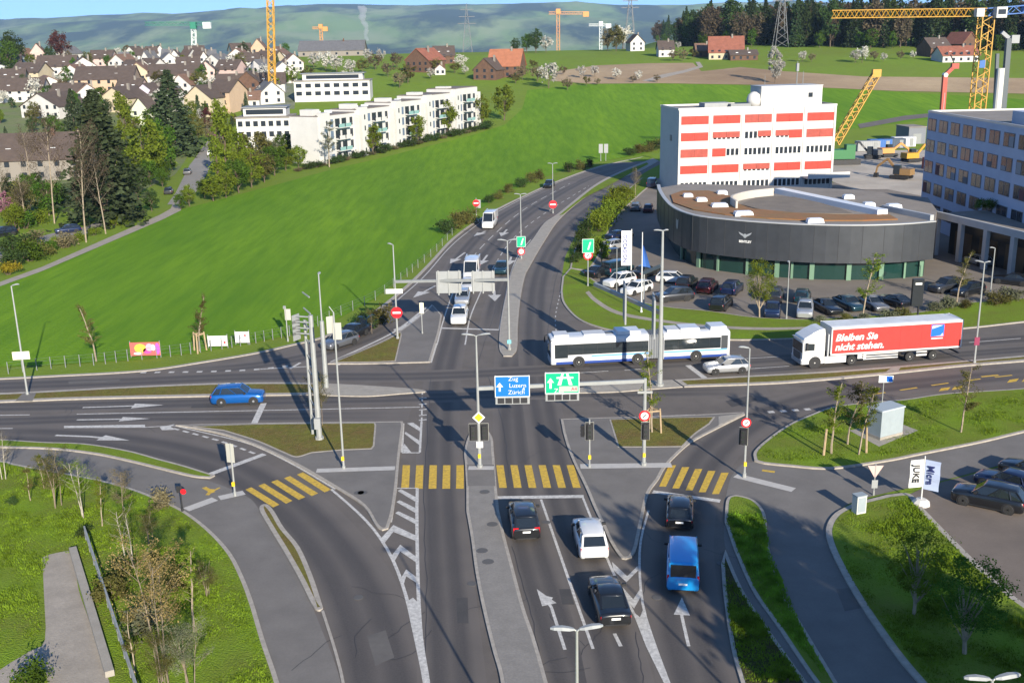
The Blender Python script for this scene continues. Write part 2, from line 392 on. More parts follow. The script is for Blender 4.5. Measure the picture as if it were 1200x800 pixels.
for px, w in [([(-60,509),(60,511),(150,519),(225,534),(290,560),(350,602),(400,664),(430,730),(447,800),(452,850)],5.2),
    ([(533,850),(529,790),(523,700),(517,610),(514,520),(519,440),(533,385),(548,336),(578,290),(620,249),(690,209),(765,186)],3.5),
    ([(678,830),(668,790),(650,735),(632,680),(617,625),(606,560),(600,490),(598,440),(600,400)],3.3),
    ([(735,830),(725,790),(712,740),(692,680),(671,620),(652,560),(640,500),(628,430),(627,370),(634,320),(655,281),(690,246),(745,210)],3.4),
    ([(830,830),(818,790),(804,740),(797,690),(796,630),(810,567),(842,522),(900,485),(985,460),(1100,447),(1300,430)],4.4),
    ([(-60,477),(0,477),(150,474),(300,470),(450,467),(600,462),(760,460),(900,458)],3.2),
    ([(-60,494),(0,494),(150,489),(300,488),(480,486)],3.0),
    ([(1300,390),(1180,398),(1050,408),(900,421),(780,427),(640,434),(480,441),(300,441),(150,447),(0,452),(-60,453)],3.6),
    ([(1300,403),(1180,411),(1050,421),(920,431),(800,437)],2.8),
    ([(572,400),(583,350),(605,301),(650,256),(720,216)],2.8),
    ([(520,335),(540,300),(568,270),(605,244),(670,213)],2.8),
    ([(475,372),(440,392),(380,413),(300,428),(200,436)],3.4)]:
    lane(px, w)
# ---------------------------------------------------------------- kerbed islands, verges, pavements
def kerbed(name, ps, top, h=.12, w=.22, top_z=.012):
    ps = flat2(ps); mb = MB(); mb.prism(ps, 0, h, bottom=False); structure(mb.build(name+'_kerb', GRAN))
    if top is not None: sheet(name, offset_poly(ps, w), h+top_z, top)
def P2(px): return flat2(GP(px))
# left lower grass, path strip etc.
leftgrass = SG([(-90,538),(0,541),(20,545),(75,555),(125,565),(160,575),(190,587),(217,600),(245,621),(270,648),(285,676),(297,707),(310,750),(327,800),(340,850)]) + P2([(-160,850)])
kerbed('lower_left_verge', leftgrass, GRASS, .1, .25)
kerbed('path_side_verge', SG([(-80,514),(0,516),(50,519),(100,521),(150,529),(187,539),(217,547),(252,558)])+SG([(246,561),(225,559),(187,550),(150,541),(112,533),(62,527),(0,525),(-80,523)]), GRASS)
kerbed('splitter_verge', SG([(304,597),(312,592),(321,600),(333,620),(351,642),(366,675),(377,708),(378,714),(372,716),(365,708),(350,678),(332,646),(315,618)],4,True), DRYG, w=.3)
# the pavement between road and left verge
pave_l = SG([(-80,523),(0,525),(62,527),(112,533),(150,541),(187,550),(225,560),(250,565),(290,582),(304,597)])+SG([(315,618),(332,646),(350,678),(365,708),(378,740),(392,775),(402,810),(408,850)])+SG([(340,850),(327,800),(310,750),(297,707),(285,676),(270,648),(245,621),(217,600),(190,587),(160,575),(125,565),(75,555),(20,545),(0,541),(-90,538)])
sheet('left_pavement', pave_l, .0135, PAVE)
mbk = MB()
def kerbline(px, w=.16, h=.07, k=5):
    c = SG(px, k); secs = []
    for i, p in enumerate(c):
        t = (c[min(i+1,len(c)-1)]-c[max(i-1,0)]).normalized(); n = Vector((t.y,-t.x))*w/2
        secs.append([(p.x-n.x,p.y-n.y,0),(p.x+n.x,p.y+n.y,0),(p.x+n.x,p.y+n.y,h),(p.x-n.x,p.y-n.y,h)])
    mbk.loft(secs)
kerbline([(378,716),(392,760),(402,800),(408,850)])
kerbed('west_median', SG([(-90,463),(0,461.5),(75,458),(150,454),(250,450),(330,449),(375,450)])+SG([(382,463),(315,464),(247,465),(150,467),(75,469),(0,472),(-90,474)]), DRYG, w=.55)
kerbed('west_median_tip', SG([(376,450),(420,452),(480,456),(499,458.5)])+SG([(498,460),(470,462),(430,465),(383,464)]), CONC, .1, .1)
sheet('west_median_paving', P2([(27,462.2),(43,461.6),(38,471.5),(18,471.5)]), .142, PAVE)
# left island with grass and crossing pavement
isl_l = SG([(206,499),(260,497.5),(340,496.5),(472,495)])+SG([(473,500),(469,530),(465,572),(461,600),(455,620)],3)+SG([(448,622),(440,616),(425,593),(393,572),(345,544),(300,523),(262,510),(225,502)],4)
kerbed('left_island', isl_l, PAVE, .11, .2)
kerbed('left_island_turf', SG([(226,501),(300,498.5),(440,497)])+P2([(441,500),(439,524),(436,527.5),(400,529)])+SG([(366,532),(347,537),(330,531),(300,518),(262,506)]), DRYG, .14, .14)
# centre refuge and median
med = SG([(546.5,572),(545,545),(544,530),(549,512),(556,504),(563,501),(570,504),(577,514),(578.5,528),(580,545),(582,572)],4)
med += SG([(585,600),(592,630),(600,660),(614,712),(627,750),(640,795),(655,850)])+SG([(593,850),(586,795),(577,762),(565,712),(557,670),(552,632),(546.5,600)])
kerbed('centre_median', med, COBB, .12, .2)
sheet('refuge_paving', P2([(547.5,546),(579,546),(580.5,571),(548.5,571)]), .136, PAVE)
# right island
isl_r = SG([(657,492),(700,490.5),(760,489),(815,487),(872,484)])+SG([(873,486.5),(858,494),(840,503),(812,518),(795,532),(780,548),(772,562),(760,580),(752,615),(746,643),(740,654)])+SG([(733,656),(726,653),(715,636),(705,614),(697,598),(686,572),(673,545),(665,525),(660,508)])
kerbed('right_island', isl_r, PAVE, .11, .22)
kerbed('right_island_turf', SG([(714,493),(770,491),(838,490)])+SG([(832,498),(815,510),(800,525)])+P2([(760,525.5),(724,525.5)]), DRYG, .14, .14)
kerbed('right_island_nose', SG([(842,489.5),(858,487.5),(870,486)])+SG([(868,488),(850,497),(842,500)]), CONC, .14, .1)
# east median
kerbed('east_median', SG([(790,446),(900,440),(975,436),(1035,431.5),(1125,424),(1200,417.5),(1300,409)])+SG([(1300,415),(1200,424),(1125,430),(1050,438),(965,446),(900,450.5),(802,454)]), DRYG, w=.5)
kerbed('east_median_tip', SG([(660,459),(700,452),(745,448),(788,446)])+SG([(800,454),(760,457),(720,460),(680,461)]), CONC, .1, .1)
sheet('east_median_paving', P2([(1046,431.5),(1056,430.8),(1053,435.5),(1038,437)]), .142, CONC)
# median between the carriageways of the road going away
m3 = SG([(590,418),(585,408),(586.5,380),(592,350),(599,321),(609,300),(625,280),(638,262),(655,250),(697,217),(730,200),(765,186)])+SG([(772,189),(750,201),(721,212),(688,230),(657,256),(638,283),(621,312),(615,325),(610,350),(607,380),(606,408),(600,418)])
kerbed('upper_median', m3, CONC, .12, .2)
sheet('upper_median_turf', SG([(655,253.5),(675,237),(699,218.5),(728,203),(758,191)])+SG([(760,193),(735,206),(712,219),(686,232),(660,252)]), .136, GRASS)
# upper left triangular island
kerbed('upper_left_island', SG([(384,427),(400,419),(430,408),(460,394),(485,377),(507,358)])+SG([(518,370),(515,388),(511,402),(504,425)])+SG([(450,426.5),(420,427)]), PAVE, .11, .2)
kerbed('upper_left_island_turf', SG([(390,426),(420,414),(450,401),(470,390)])+P2([(471,394),(464,424.5),(440,425.5)]), DRYG, .14, .14)
# verge along the crop field, light concrete kerb
kerbline([(-70,446),(0,444),(60,441),(165,435),(235,425),(300,414),(340,405),(380,395),(420,378),(450,358),(480,333),(505,308),(530,281),(555,262),(580,247),(610,232),(650,214),(700,196),(745,186),(772,181)], .45, .09)
# car dealer frontage: grass strip, path, car park
front = SG([(657,342),(660,356),(675,373),(697,383),(730,390),(790,395),(855,399),(925,398),(1000,394),(1125,386),(1200,378),(1290,369)])+SG([(1290,335),(1200,350),(1130,356),(1080,366),(1000,372),(940,375),(880,372),(830,365),(780,360),(735,350),(705,335),(682,318)])+SG([(668,315),(659,325)])
kerbed('dealer_verge', front, GRASS, .12, .25)
sheet('verge_footpath', SG([(690,342),(700,352),(725,366),(770,375),(830,382),(900,385),(980,383),(1010,380)])+SG([(1010,382),(980,385),(900,388),(830,385),(768,378),(722,369),(697,355),(686,344)]), .142, GRAV)
sheet('car_park', SG([(682,318),(705,335),(735,350),(780,360),(830,365),(880,372),(940,375),(1000,372),(1080,366),(1130,356),(1200,350),(1290,335)])+P2([(1290,230),(1000,215),(790,205),(745,215),(715,240),(695,275)]), .016, LOT)
kerbed('upper_right_hedge_bank', SG([(668,315),(672,296),(686,272),(705,250),(728,229),(752,209)])+SG([(770,211),(748,230),(728,250),(712,275),(702,300),(690,318)]), GRASS, .12, .25)
# right verges
kerbed('cabinet_verge', SG([(884,541),(884,530),(900,515),(925,498),(950,487),(975,478),(1012,473),(1060,469),(1110,462),(1200,456),(1290,446)])+SG([(1290,487),(1200,507),(1150,519),(1080,533),(1040,541),(975,550),(925,547),(895,544)]), GRASS, .12, .25)
sheet('cabinet_slab', P2([(995,506),(1050,496),(1076,506),(1030,525)]), .145, CONC)
br = SG([(1120,850),(1075,800),(1050,770),(1022,731),(1002,700),(985,670),(971,640),(968,620),(978,603),(1000,591)],4)+SG([(1040,581),(1066,580),(1082,597),(1112,628),(1160,675),(1205,712),(1330,790)])+P2([(1330,860)])
kerbed('lower_right_verge', br, GRASS, .12, .4)
sheet('used_car_lot', SG([(1066,579),(1092,568),(1132,557.5),(1200,540),(1300,517)])+P2([(1500,560),(1420,800)])+SG([(1330,790),(1205,712),(1160,675),(1112,628),(1082,597)]), .016, mat('brown_car_lot_paving', (.15,.122,.10), .9, noise=(.3,.16), noise2=(6,.3,(.1,.082,.068))))
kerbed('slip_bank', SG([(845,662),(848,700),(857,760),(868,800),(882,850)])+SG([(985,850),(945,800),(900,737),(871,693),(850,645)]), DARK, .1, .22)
kerbed('slip_verge', SG([(849,612),(851,588),(857,582),(868,582),(885,588),(897,604),(901,640),(915,690),(945,741),(980,799),(1010,850)])+SG([(1000,850),(955,800),(912,737),(881,692),(860,645)]), GRASS, .1, .22)
sheet('slip_footway', SG([(848,616),(851,645),(871,693),(900,737),(945,800),(985,850)])+SG([(1000,850),(955,800),(912,737),(881,692),(860,645),(850,614)]), .0135, PAVE)
# lighter pavement asphalt near right exit
sheet('right_pavement', SG([(850,585),(856,560),(868,545),(884,541)],3)+SG([(895,544.5),(925,547.5),(975,550.5),(1040,541.5),(1080,533.5),(1150,519.5),(1200,507.5),(1300,484.5)])+SG([(1300,515.5),(1200,537.5),(1132,555.5),(1092,565.5),(1040,576.5),(1000,587.5),(978,602.5),(968,619.5),(971,640),(985,670),(1002,700),(1022,731),(1050,770),(1075,800),(1118,850)])+SG([(1012,850),(981,799),(946,741),(916,690),(902,640),(898,604),(886,587),(868,580.5),(856,581)]), .0135, PAVE)
mbk.build('kerb_stones', GRAN); structure(bpy.data.objects['kerb_stones'])
# lower left: gravel patch, low wall
sheet('gravel_path', SG([(50,655),(60,651),(85,647),(88,655),(92,690),(105,730),(128,800),(140,850)])+P2([(58,850),(56,800),(54,785)])+SG([(30,790),(0,812),(-40,850)],3)+P2([(-90,850)])+SG([(-40,820),(0,787),(35,765),(53,752),(52,700)],3), .128, GRAV)
# ---------------------------------------------------------------- painted markings
WHT = mat('white_road_paint', (.56,.54,.50), .7, noise=(2.5,.14), noise2=(4.5,.62,(.17,.16,.15),9))
YEL = mat('yellow_road_paint', (.62,.40,.035), .7, noise=(2.5,.14), noise2=(4.5,.62,(.20,.14,.05),9))
PWT = mat('pale_tactile_paint', (.42,.40,.37), .8, noise=(2,.1), noise2=(8,.3,(.32,.3,.28)))
wm, ym, tm = MB(), MB(), MB()
zc = [0]
def mz():
    zc[0] = (zc[0]+1) % 12; return .0165+zc[0]*.0004
def poly(px, mb=None, z=None):
    mb = mb or wm; ps = [(p.x,p.y) for p in GP(px)]; z = mz() if z is None else z
    tr = geometry.tessellate_polygon([[Vector((p[0],p[1],0)) for p in ps]])
    ts = []
    for t in tr:
        a, b, c = (ps[i] for i in t); ts.append(t if (b[0]-a[0])*(c[1]-a[1])-(b[1]-a[1])*(c[0]-a[0]) > 0 else t[::-1])
    mb.add([(p[0],p[1],z) for p in ps], ts)
def stripe(px, w=.15, dash=None, mb=None, z=None, k=6):
    mb = mb or wm; c = SG(px, k) if len(px) > 2 else flat2(GP(px)); z = mz() if z is None else z
    d = [0]
    for a, b in zip(c, c[1:]): d.append(d[-1]+(b-a).length)
    def at(s):
        for i in range(len(c)-1):
            if s <= d[i+1] or i == len(c)-2:
                L = d[i+1]-d[i]; t = (s-d[i])/L if L else 0
                return c[i].lerp(c[i+1], t), (c[i+1]-c[i]).normalized()
    segs = [(0, d[-1])] if not dash else []
    if dash:
        s = 0
        while s < d[-1]: segs.append((s, min(d[-1], s+dash[0]))); s += sum(dash)
    for s0, s1 in segs:
        n = max(1, int((s1-s0)/1.5)) if len(px) > 2 else 1; row = []
        for i in range(n+1):
            p, t = at(s0+(s1-s0)*i/n); q = Vector((t.y,-t.x))*w/2
            row += [(p.x+q.x,p.y+q.y,z),(p.x-q.x,p.y-q.y,z)]
        mb.add(row, [(2*i+1,2*i,2*i+2,2*i+3) for i in range(n)])
def arrow(tail, head, turn=None, w=.18, hl=1.6, hw=.9, bend=None):
    """straight or bent lane arrow from a tail pixel to a head pixel"""
    pts = [tail]+([bend] if bend else [])+[head]
    ws = GP(pts); a, b = Vector(ws[-2][:2]), Vector(ws[-1][:2]); t = (b-a).normalized(); n = Vector((t.y,-t.x)); z = mz()
    e = b-t*hl
    def seg(p, q):
        u = (q-p).normalized(); m = Vector((u.y,-u.x))*w/2
        wm.add([(*(p-m),z),(*(q-m),z),(*(q+m),z),(*(p+m),z)], [(3,2,1,0)])
    if bend: seg(Vector(ws[0][:2]), Vector(ws[1][:2]))
    z += .0002; seg(a, e); wm.add([(*(e-n*hw/2-t*.35),z+.0008),(*(e+n*hw/2-t*.35),z+.0008),(*b,z+.0008)], [(0,1,2)])
# lower lanes
stripe([(634,585),(671,692),(695,760)], .17)
stripe([(683,583),(690,600),(717,667),(741,715),(765,760),(785,805),(800,850)], .16)
stripe([(583,583),(684,581.5)], .5); stripe([(765,576),(844,587)], .5)
stripe([(760,598),(751,632),(749.5,667),(754,712),(768,757),(784,800)], .15)
poly([(717,658),(735,675),(747,663),(748,668),(734,682),(719,668)]); poly([(727,685),(742,702),(750,690),(751.5,698),(743,713),(731,698)])
poly([(741,716),(750,723),(754,713),(768,757),(784,802),(779,802),(757,757)])
arrow((662,761),(629,690), bend=(646,711)); poly([(632,696),(648,700),(646,703),(634,700)])
arrow((807,757),(799,700), bend=(799,722)); stripe([(720,742),(727.5,757)], .2)
stripe([(718,725),(713,712)], .2)
# left hatch and its boundary
stripe([(472.5,496),(471,530)], .2); stripe([(495,458),(494,496)], .14, (1.1,.7)); stripe([(494,494),(492,530)], .18)
poly([(477,496),(484,495),(493,501.5),(493,506)]); poly([(474,508),(475.5,506),(492.5,517),(492,522)]); poly([(472.5,523),(474,520),(482,530),(473,530)]); stripe([(471,530.5),(492,530.5)], .18)
stripe([(466,531),(463,572),(457,612)], .28)
stripe([(489,572),(488.5,600),(489,645),(490.5,700),(494,752),(502,802),(506,850)], .22)
stripe([(462,572),(489,572)], .15)
for a in (0,1,2): poly([(466-a*1.5,575+a*13),(470-a*1.5,573+a*13),(488.5,583+a*13),(488,588.5+a*13)])
for (x0,y0,x1,y1,x2,y2) in ((445,635,461,618,488,632),(458,655,469,641,488,657),(469,682,476,670,488.5,681)):
    poly([(x0,y0-3),(x1,y1-3),(x2,y2-4.5),(x2,y2+2),(x1,y1+5),(x0+4,y0+3)])
poly([(476,705),(484,700),(491,707),(494,752),(502,802),(498,802),(486,745)])
stripe([(388,573),(419,600),(441,624),(460,655),(475,695),(486,742),(498,800),(503,850)], .2)
# left slip
poly([(170,497.5),(75,499),(75,501.5),(170,501)]); poly([(187,500.5),(205,497),(200,500),(206,503.5),(190,504)])
stripe([(203,502),(230,509),(262,518),(300,532)], .24, (.7,.5)); stripe([(206,499),(235,506),(270,514),(300,523),(345,545),(393,573)], .16)
stripe([(245,556),(310,532)], .55); stripe([(218,597),(252,584.5)], .8, mb=tm); stripe([(257,583.5),(286,577)], .8, mb=tm)
arrow((65,510),(152,516), w=.3, hl=2.4, hw=1.2, bend=(105,511.5))
stripe([(90,485.2),(300,481),(492,477)], .17); stripe([(170,500.5),(225,498),(300,496),(472,494)], .15)
stripe([(-30,487),(35,486)], .17); stripe([(-40,502.3),(15,502)], .17)
arrow((97,477.5),(192,474.5), w=.25, hl=2.4, hw=1.3); arrow((90,492),(176,490.5), w=.25, hl=2.2, hw=1.1)
stripe([(309,472.5),(298,496)], .55)
stripe([(165,436.5),(240,435.5),(300,433),(345,428)], .45, (.55,.85)); stripe([(340,432),(352,425)], .3)
stripe([(305,432.5),(370,429)], .22)
# ticks beside the crossing tracks
for y in (459,466,473,479.5,486,491.5): stripe([(491,y+1),(500,y)], .22)
# yellow crossings
for i in range(5):
    dx, dy = -15.1*i, 4.4*i
    poly([(348+dx,556+dy),(355+dx,553.2+dy),(388+dx,573.5+dy),(380.5+dx,576.8+dy)], ym)
for i in range(5): poly([(472+i*15.75,545),(480.6+i*15.75,545),(479.3+i*16.05,572.5),(470+i*16.1,572.5)], ym)
for i in range(6):
    if i < 5 or True: poly([(581.5+i*16.5,545),(590+i*16.5,545),(594+i*17.3,571.5),(585+i*17.3,571.5)], ym)
for i in range(5): poly([(784+i*15.3,545+i*2.2),(792.3+i*15.4,545+i*2.2),(780.5+i*15.5,570+i*2.2),(772.3+i*15.5,570+i*2.2)], ym)
stripe([(239,571),(250,577)], .35, mb=ym, z=.018); stripe([(246,577),(262,569)], .18, (1.0,.5), mb=ym, z=.0185); stripe([(243,580),(249,573)], .3, mb=ym, z=.0181); stripe([(893,551),(908,553)], .35, mb=ym, z=.018)
# tactile strips
stripe([(371,553),(463,550)], .75, mb=tm, z=.13); stripe([(680,548),(787,546.5)], .9, mb=tm, z=.13); stripe([(549,550),(579,550)], .7, mb=tm, z=.142); stripe([(862,557),(930,574)], .8, mb=tm, z=.018)
# east road
stripe([(675,437),(760,432)], .15, (3.2,1.6)); stripe([(806,428),(826,443)], .55); stripe([(845,422),(1000,412),(1290,389)], .15, (6,3)); stripe([(880,432),(925,429)], .15)
stripe([(900,483),(955,479)], .5, (.55,.55)); stripe([(1000,479),(1200,458)], .14)
stripe([(1017,463),(1110,449),(1200,438),(1290,428)], .22, (1.9,1.6), mb=ym, z=.018)
for (x,y) in ((1103,456),(1118,454.5),(1183,446),(1200,445)): poly([(x-3,y+2.5),(x+8,y+1),(x+11,y-2.5),(x,y-1)], ym, z=.0195)
stripe([(1150,441.5),(1170,439.5)], .3, mb=ym, z=.0183)
stripe([(676,491.2),(815,486)], .14); stripe([(815,487),(838,486)], .5)
# upper road
stripe([(512,404),(520,374),(530,345)], .16); stripe([(545,404),(551,372),(563,343)], .16)
stripe([(530,345),(549,308),(580,274),(618,243),(668,215)], .15, (4.5,3)); stripe([(563,343),(583,305),(605,276),(640,249),(690,218)], .15, (2.4,2.4))
stripe([(585,386),(592,350),(598,322),(608,298),(622,281)], .14); stripe([(516,384.5),(585,386.5)], .5)
stripe([(462,355),(497,324),(525,292),(548,272),(580,250),(640,220),(700,197),(745,187)], .15)
for t, h, b in (((545,296),(527,309),None),((571,299),(562,311),None),((510,335),(484,349),None),((594,269),(587,277),None),((569,271),(555,277),None),((579,340),(580,353),None),((599,301),(596,311),None)):
    arrow(t, h, w=.32, hl=3.0, hw=1.7)
stripe([(388,424),(430,405),(465,387),(500,360)], .3); stripe([(396,428),(440,409),(480,389)], .25)
for a in (0,1,2): poly([(495-a*17,368+a*9),(506-a*13,357+a*11),(516-a*10,368+a*12),(514-a*10,371+a*12),(505-a*13,362+a*11),(497-a*17,371+a*9)])
stripe([(512,402),(505,425)], .2); stripe([(657,342),(651,370),(652,392)], .12, (.8,1.2))
structure(wm.build('white_road_markings', WHT)); structure(ym.build('yellow_road_markings', YEL)); structure(tm.build('tactile_paving_strips', PWT))
# drain covers
dm = MB()
for x, y in ((577,616),(565,647),(572,660),(568,578),(425,579),(421,579)): 
    p = G(x,y); dm.lathe([(.38,.13),(.36,.142)], 14, (p.x,p.y,0))
for x, y in ((553.5,684),(640,612),(770,700),(845,660),(420,700)):
    p = G(x,y); dm.lathe([(.30,.02),(.29,.032)], 12, (p.x,p.y,0))
structure(dm.build('drain_covers', mat('cast_iron', (.09,.085,.08), .7)))

# repair patches, sealed joints and cracks in the asphalt
PATCH = mat('asphalt_repair', (.058,.054,.052), .85, noise=(.8,.15), noise2=(9,.3,(.035,.034,.034))); PATL = mat('old_asphalt_patch', (.105,.097,.09), .9, noise=(.8,.15), noise2=(9,.3,(.09,.083,.077))); SEAL = mat('bitumen_seal', (.032,.030,.030), .6)
pm_, ol, sm_ = MB(), MB(), MB()
for px in ([(655,690),(668,690),(673,708),(659,708)],[(225,473.5),(262,473),(261,477.5),(224,478)],[(690,428),(730,425),(732,429),(692,432)],[(850,470),(880,463),(888,469),(858,477)],[(535,700),(548,700),(549,730),(536,730)]): poly(px, pm_, .0135+.0003*random.randrange(5))
for px in ([(430,745),(452,738),(462,770),(440,780)],[(80,447),(140,444.5),(141,447.5),(81,450)],[(980,690),(1000,688),(1012,712),(990,716)]): poly(px, ol, .0150+.0003*random.randrange(4))
for px in ([(495,800),(500,700),(497,610),(500,520),(505,440)],[(572,440),(590,500),(596,560)],[(640,800),(622,720),(600,640)],[(755,800),(745,740)],[(0,481),(150,478),(300,476),(460,474)],[(640,441),(800,428),(1000,415)],[(555,440),(575,380),(592,330),(625,270)],[(640,430),(645,360),(662,300),(700,245)]):
    c = SG(px, 8); z = .0143
    rr = random.Random(len(px)*7+int(px[0][0]))
    row = []
    for i, p in enumerate(c):
        t_ = (c[min(i+1,len(c)-1)]-c[max(i-1,0)]).normalized(); q = Vector((t_.y,-t_.x)); p = p+q*rr.uniform(-.07,.07); row += [(p.x+q.x*.022,p.y+q.y*.022,z),(p.x-q.x*.022,p.y-q.y*.022,z)]
    sm_.add(row, [(2*i+1,2*i,2*i+2,2*i+3) for i in range(len(c)-1)])
for i in range(26):
    rr = random.Random(i); p = G(*rr.choice(((525,650),(612,700),(680,760),(430,760),(455,720),(150,490),(560,460),(800,650),(850,520),(700,430),(545,400),(80,480),(1000,455),(640,520)))); a = rr.uniform(0,6.3); p = Vector((p.x+rr.uniform(-1.5,1.5), p.y+rr.uniform(-2,2))); row = []
    for k in range(9):
        a += rr.uniform(-.5,.5); p = p+Vector((cos(a),sin(a)))*.5; q = Vector((sin(a),-cos(a)))*.02; row += [(p.x+q.x,p.y+q.y,.0146),(p.x-q.x,p.y-q.y,.0146)]
    sm_.add(row, [(2*k+1,2*k,2*k+2,2*k+3) for k in range(8)])
structure(pm_.build('road_repair_patches', PATCH)); structure(ol.build('old_asphalt_patches', PATL)); structure(sm_.build('sealed_road_joints', SEAL))
# ================================================================ VEHICLES
GLASS = mat('car_glass', (.012,.016,.02), .06, spec=.8)
TYRE = mat('tyre_rubber', (.018,.018,.018), .85)
RIM = mat('alloy_rim', (.42,.43,.45), .35, metal=.8)
BLK = mat('black_plastic', (.015,.015,.016), .55)
TAIL = mat('tail_light_red', (.55,.01,.015), .25)
HEADL = mat('headlight_glass', (.62,.65,.68), .12, metal=.3)
PLATE = mat('number_plate_white', (.75,.75,.72), .5)
def paint(name, col, metal=.25): return mat('paint_'+name, col, .28, metal=metal, coat=.8, noise=(.8,.05))
PAINT = {'white': paint('white',(.55,.55,.54),0), 'black': paint('black',(.008,.009,.011),.1), 'dark_grey': paint('dark_grey',(.035,.037,.042),.4), 'silver': paint('silver',(.42,.43,.44),.55),
 'blue': paint('blue',(.004,.085,.31),.3), 'sky_blue': paint('sky_blue',(.008,.26,.62),.1), 'navy': paint('navy',(.010,.018,.055),.35), 'dark_teal': paint('dark_teal',(.012,.04,.055),.4), 'maroon': paint('maroon',(.06,.008,.012),.3), 'grey': paint('grey',(.14,.145,.155),.5), 'dark_brown': paint('dark_brown',(.022,.016,.014),.4)}
STY = {  # length width height belt, cowl x, roof front, roof rear, tail base (fractions of L from centre), bonnet z, tail z, wheel r
 'hatchback': (4.3,1.80,1.48,.93,.20,.04,-.36,-.475,.84,.93,.32),
 'sports_utility': (4.65,1.89,1.67,1.05,.21,.06,-.38,-.478,.98,1.03,.36),
 'saloon': (4.85,1.86,1.45,.93,.19,.03,-.22,-.37,.84,.95,.33),
 'estate': (4.75,1.84,1.48,.93,.20,.05,-.38,-.475,.84,.94,.33),
 'coupe': (4.75,1.92,1.36,.88,.17,-.01,-.22,-.43,.80,.90,.34),
 'van': (4.95,1.93,1.97,1.12,.37,.24,-.47,-.492,1.00,1.10,.34),
 'panel_van': (5.9,2.02,2.62,1.25,.39,.25,-.485,-.497,1.12,1.22,.36)}
_CM = {}
def car_meshes(st):
    if st in _CM: return _CM[st]
    L,W,H,belt,xc,xf,xr,xe,zb,zt,wr = STY[st]; w = W/2; R = {}
    van = st in ('van','panel_van')
    prof = [(.5,.30,zb*.72,.74),(.49,.22,zb*.86,.86),(.455,.19,zb*.94,.95),(.36,.18,zb*1.0,.99),(xc,.18,belt,1.0),(.0,.18,belt+.01,1.0),(xe*.8,.18,zt+.01,1.0),(-.455,.20,zt,.97),(-.488,.26,zt-.03,.91),(-.5,.36,zt-.16,.86)]
    if van: prof[1] = (.492,.22,zb*.93,.88); prof[0] = (.5,.3,zb*.8,.8); prof[3] = ((xc+.455)/2,.18,zb*1.02,.99); prof[8] = (-.493,.26,zt,.95); prof[9] = (-.5,.34,zt-.05,.93)
    secs = []
    for f,z0,z1,k in prof:
        x = f*L; a = w*k
        secs.append([(x,-a*.92,z0),(x,-a,z0+.13),(x,-a*1.0,(z0+z1)/2+.05),(x,-a*.975,z1-.1),(x,-a*.90,z1-.012),(x,-a*.45,z1+.022),(x,a*.45,z1+.022),(x,a*.90,z1-.012),(x,a*.975,z1-.1),(x,a*1.0,(z0+z1)/2+.05),(x,a,z0+.13),(x,a*.92,z0)])
    mb = MB(); mb.loft(secs); mb.cur = 1
    fx, rx = (.315*L, -.295*L) if not van else (.33*L,-.30*L)
    for x in (fx, rx):
        for q in (-1,1): mb.lathe([(wr+.07,-.05),(wr+.075,.0)] if q > 0 else [(wr+.075,0),(wr+.07,.05)], 14, (x, q*(w*1.004), wr), 'y')
    mb.box(0,0,.16,L*.55,W*1.005,.1); mb.box(L*.492,0,.30,.06,W*.62,.16); mb.box(-L*.492,0,.25,.05,W*.66,.15)
    R['body'] = (mb.mesh('car_body', [None,BLK], smooth=False, fix=True), None)
    for p in R['body'][0].polygons: p.use_smooth = p.material_index == 0 and len(p.vertices) == 4
    # greenhouse
    a0, a1 = w*.90, w*(.86 if van else .74); yb = belt-.015
    A = lambda f,y,z: (f*L,y,z)
    zr = H; zr2 = H-(.02 if van else .06)
    fb = [A(xc+.005,-a0*.93,yb),A(xc+.005,a0*.93,yb)]; ft = [A(xf,-a1*.95,zr-.03),A(xf,a1*.95,zr-.03)]
    rt_ = [A(xr,-a1*.93,zr2-.02),A(xr,a1*.93,zr2-.02)]; rb = [A(xe,-a0*.88,zt),A(xe,a0*.88,zt)]
    mid_b = [A(0,-a0,yb),A(0,a0,yb)]; mid_t = [A((xf+xr)/2,-a1,zr-.025),A((xf+xr)/2,a1,zr-.025)]
    m = MB(); m.quad(fb[0],fb[1],ft[1],ft[0]); R['windscreen'] = (m.mesh('car_windscreen', GLASS), None)
    m = MB(); m.quad(rb[1],rb[0],rt_[0],rt_[1])
    R['rear_window'] = (m.mesh('car_rear_window', GLASS), None)
    for i, q in ((0,-1),(1,1)):
        m = MB(); m.add([fb[i],mid_b[i],mid_t[i],ft[i],rb[i],rt_[i]], [(0,1,2,3),(1,4,5,2)] if i == 0 else [(3,2,1,0),(2,5,4,1)])
        R['side_window%d' % i] = (m.mesh('car_side_window', GLASS), None)
    m = MB(); n = 7; secs = []
    for f, k, z in ((xf+.012,.96,zr-.055),(xf-.02,1.0,zr-.012),((xf+xr)/2,1.03,zr+.0),(xr+.03,.98,zr2+.0),(xr-.014,.92,zr2-.04)):
        secs.append([(f*L,-a1*k-.012,z-.05),(f*L,-a1*k*.9,z+.005),(f*L,-a1*k*.4,z+.03),(f*L,a1*k*.4,z+.03),(f*L,a1*k*.9,z+.005),(f*L,a1*k+.012,z-.05)])
    m.loft(secs)
    for i in (0,1):
        m.bar(fb[i],ft[i],.07,.05); m.bar(rb[i],rt_[i],.12,.07); m.bar(mid_b[i],mid_t[i],.06,.03)
        if st not in ('saloon','coupe'): m.bar(A(xe+.16,mid_b[i][1]*.97,yb),A(xr+.10,mid_t[i][1]*.985,zr2-.03),.1,.04)
    if st == 'panel_van':
        for i, q in ((0,-1),(1,1)): m.box((xe+.06)*L/2-.1*L, q*(a0+a1)/2, yb, L*.62, .12, zr2-yb-.05)
        m.box(-.49*L,0,belt-.05,.1,a0*1.75,zr2-belt)
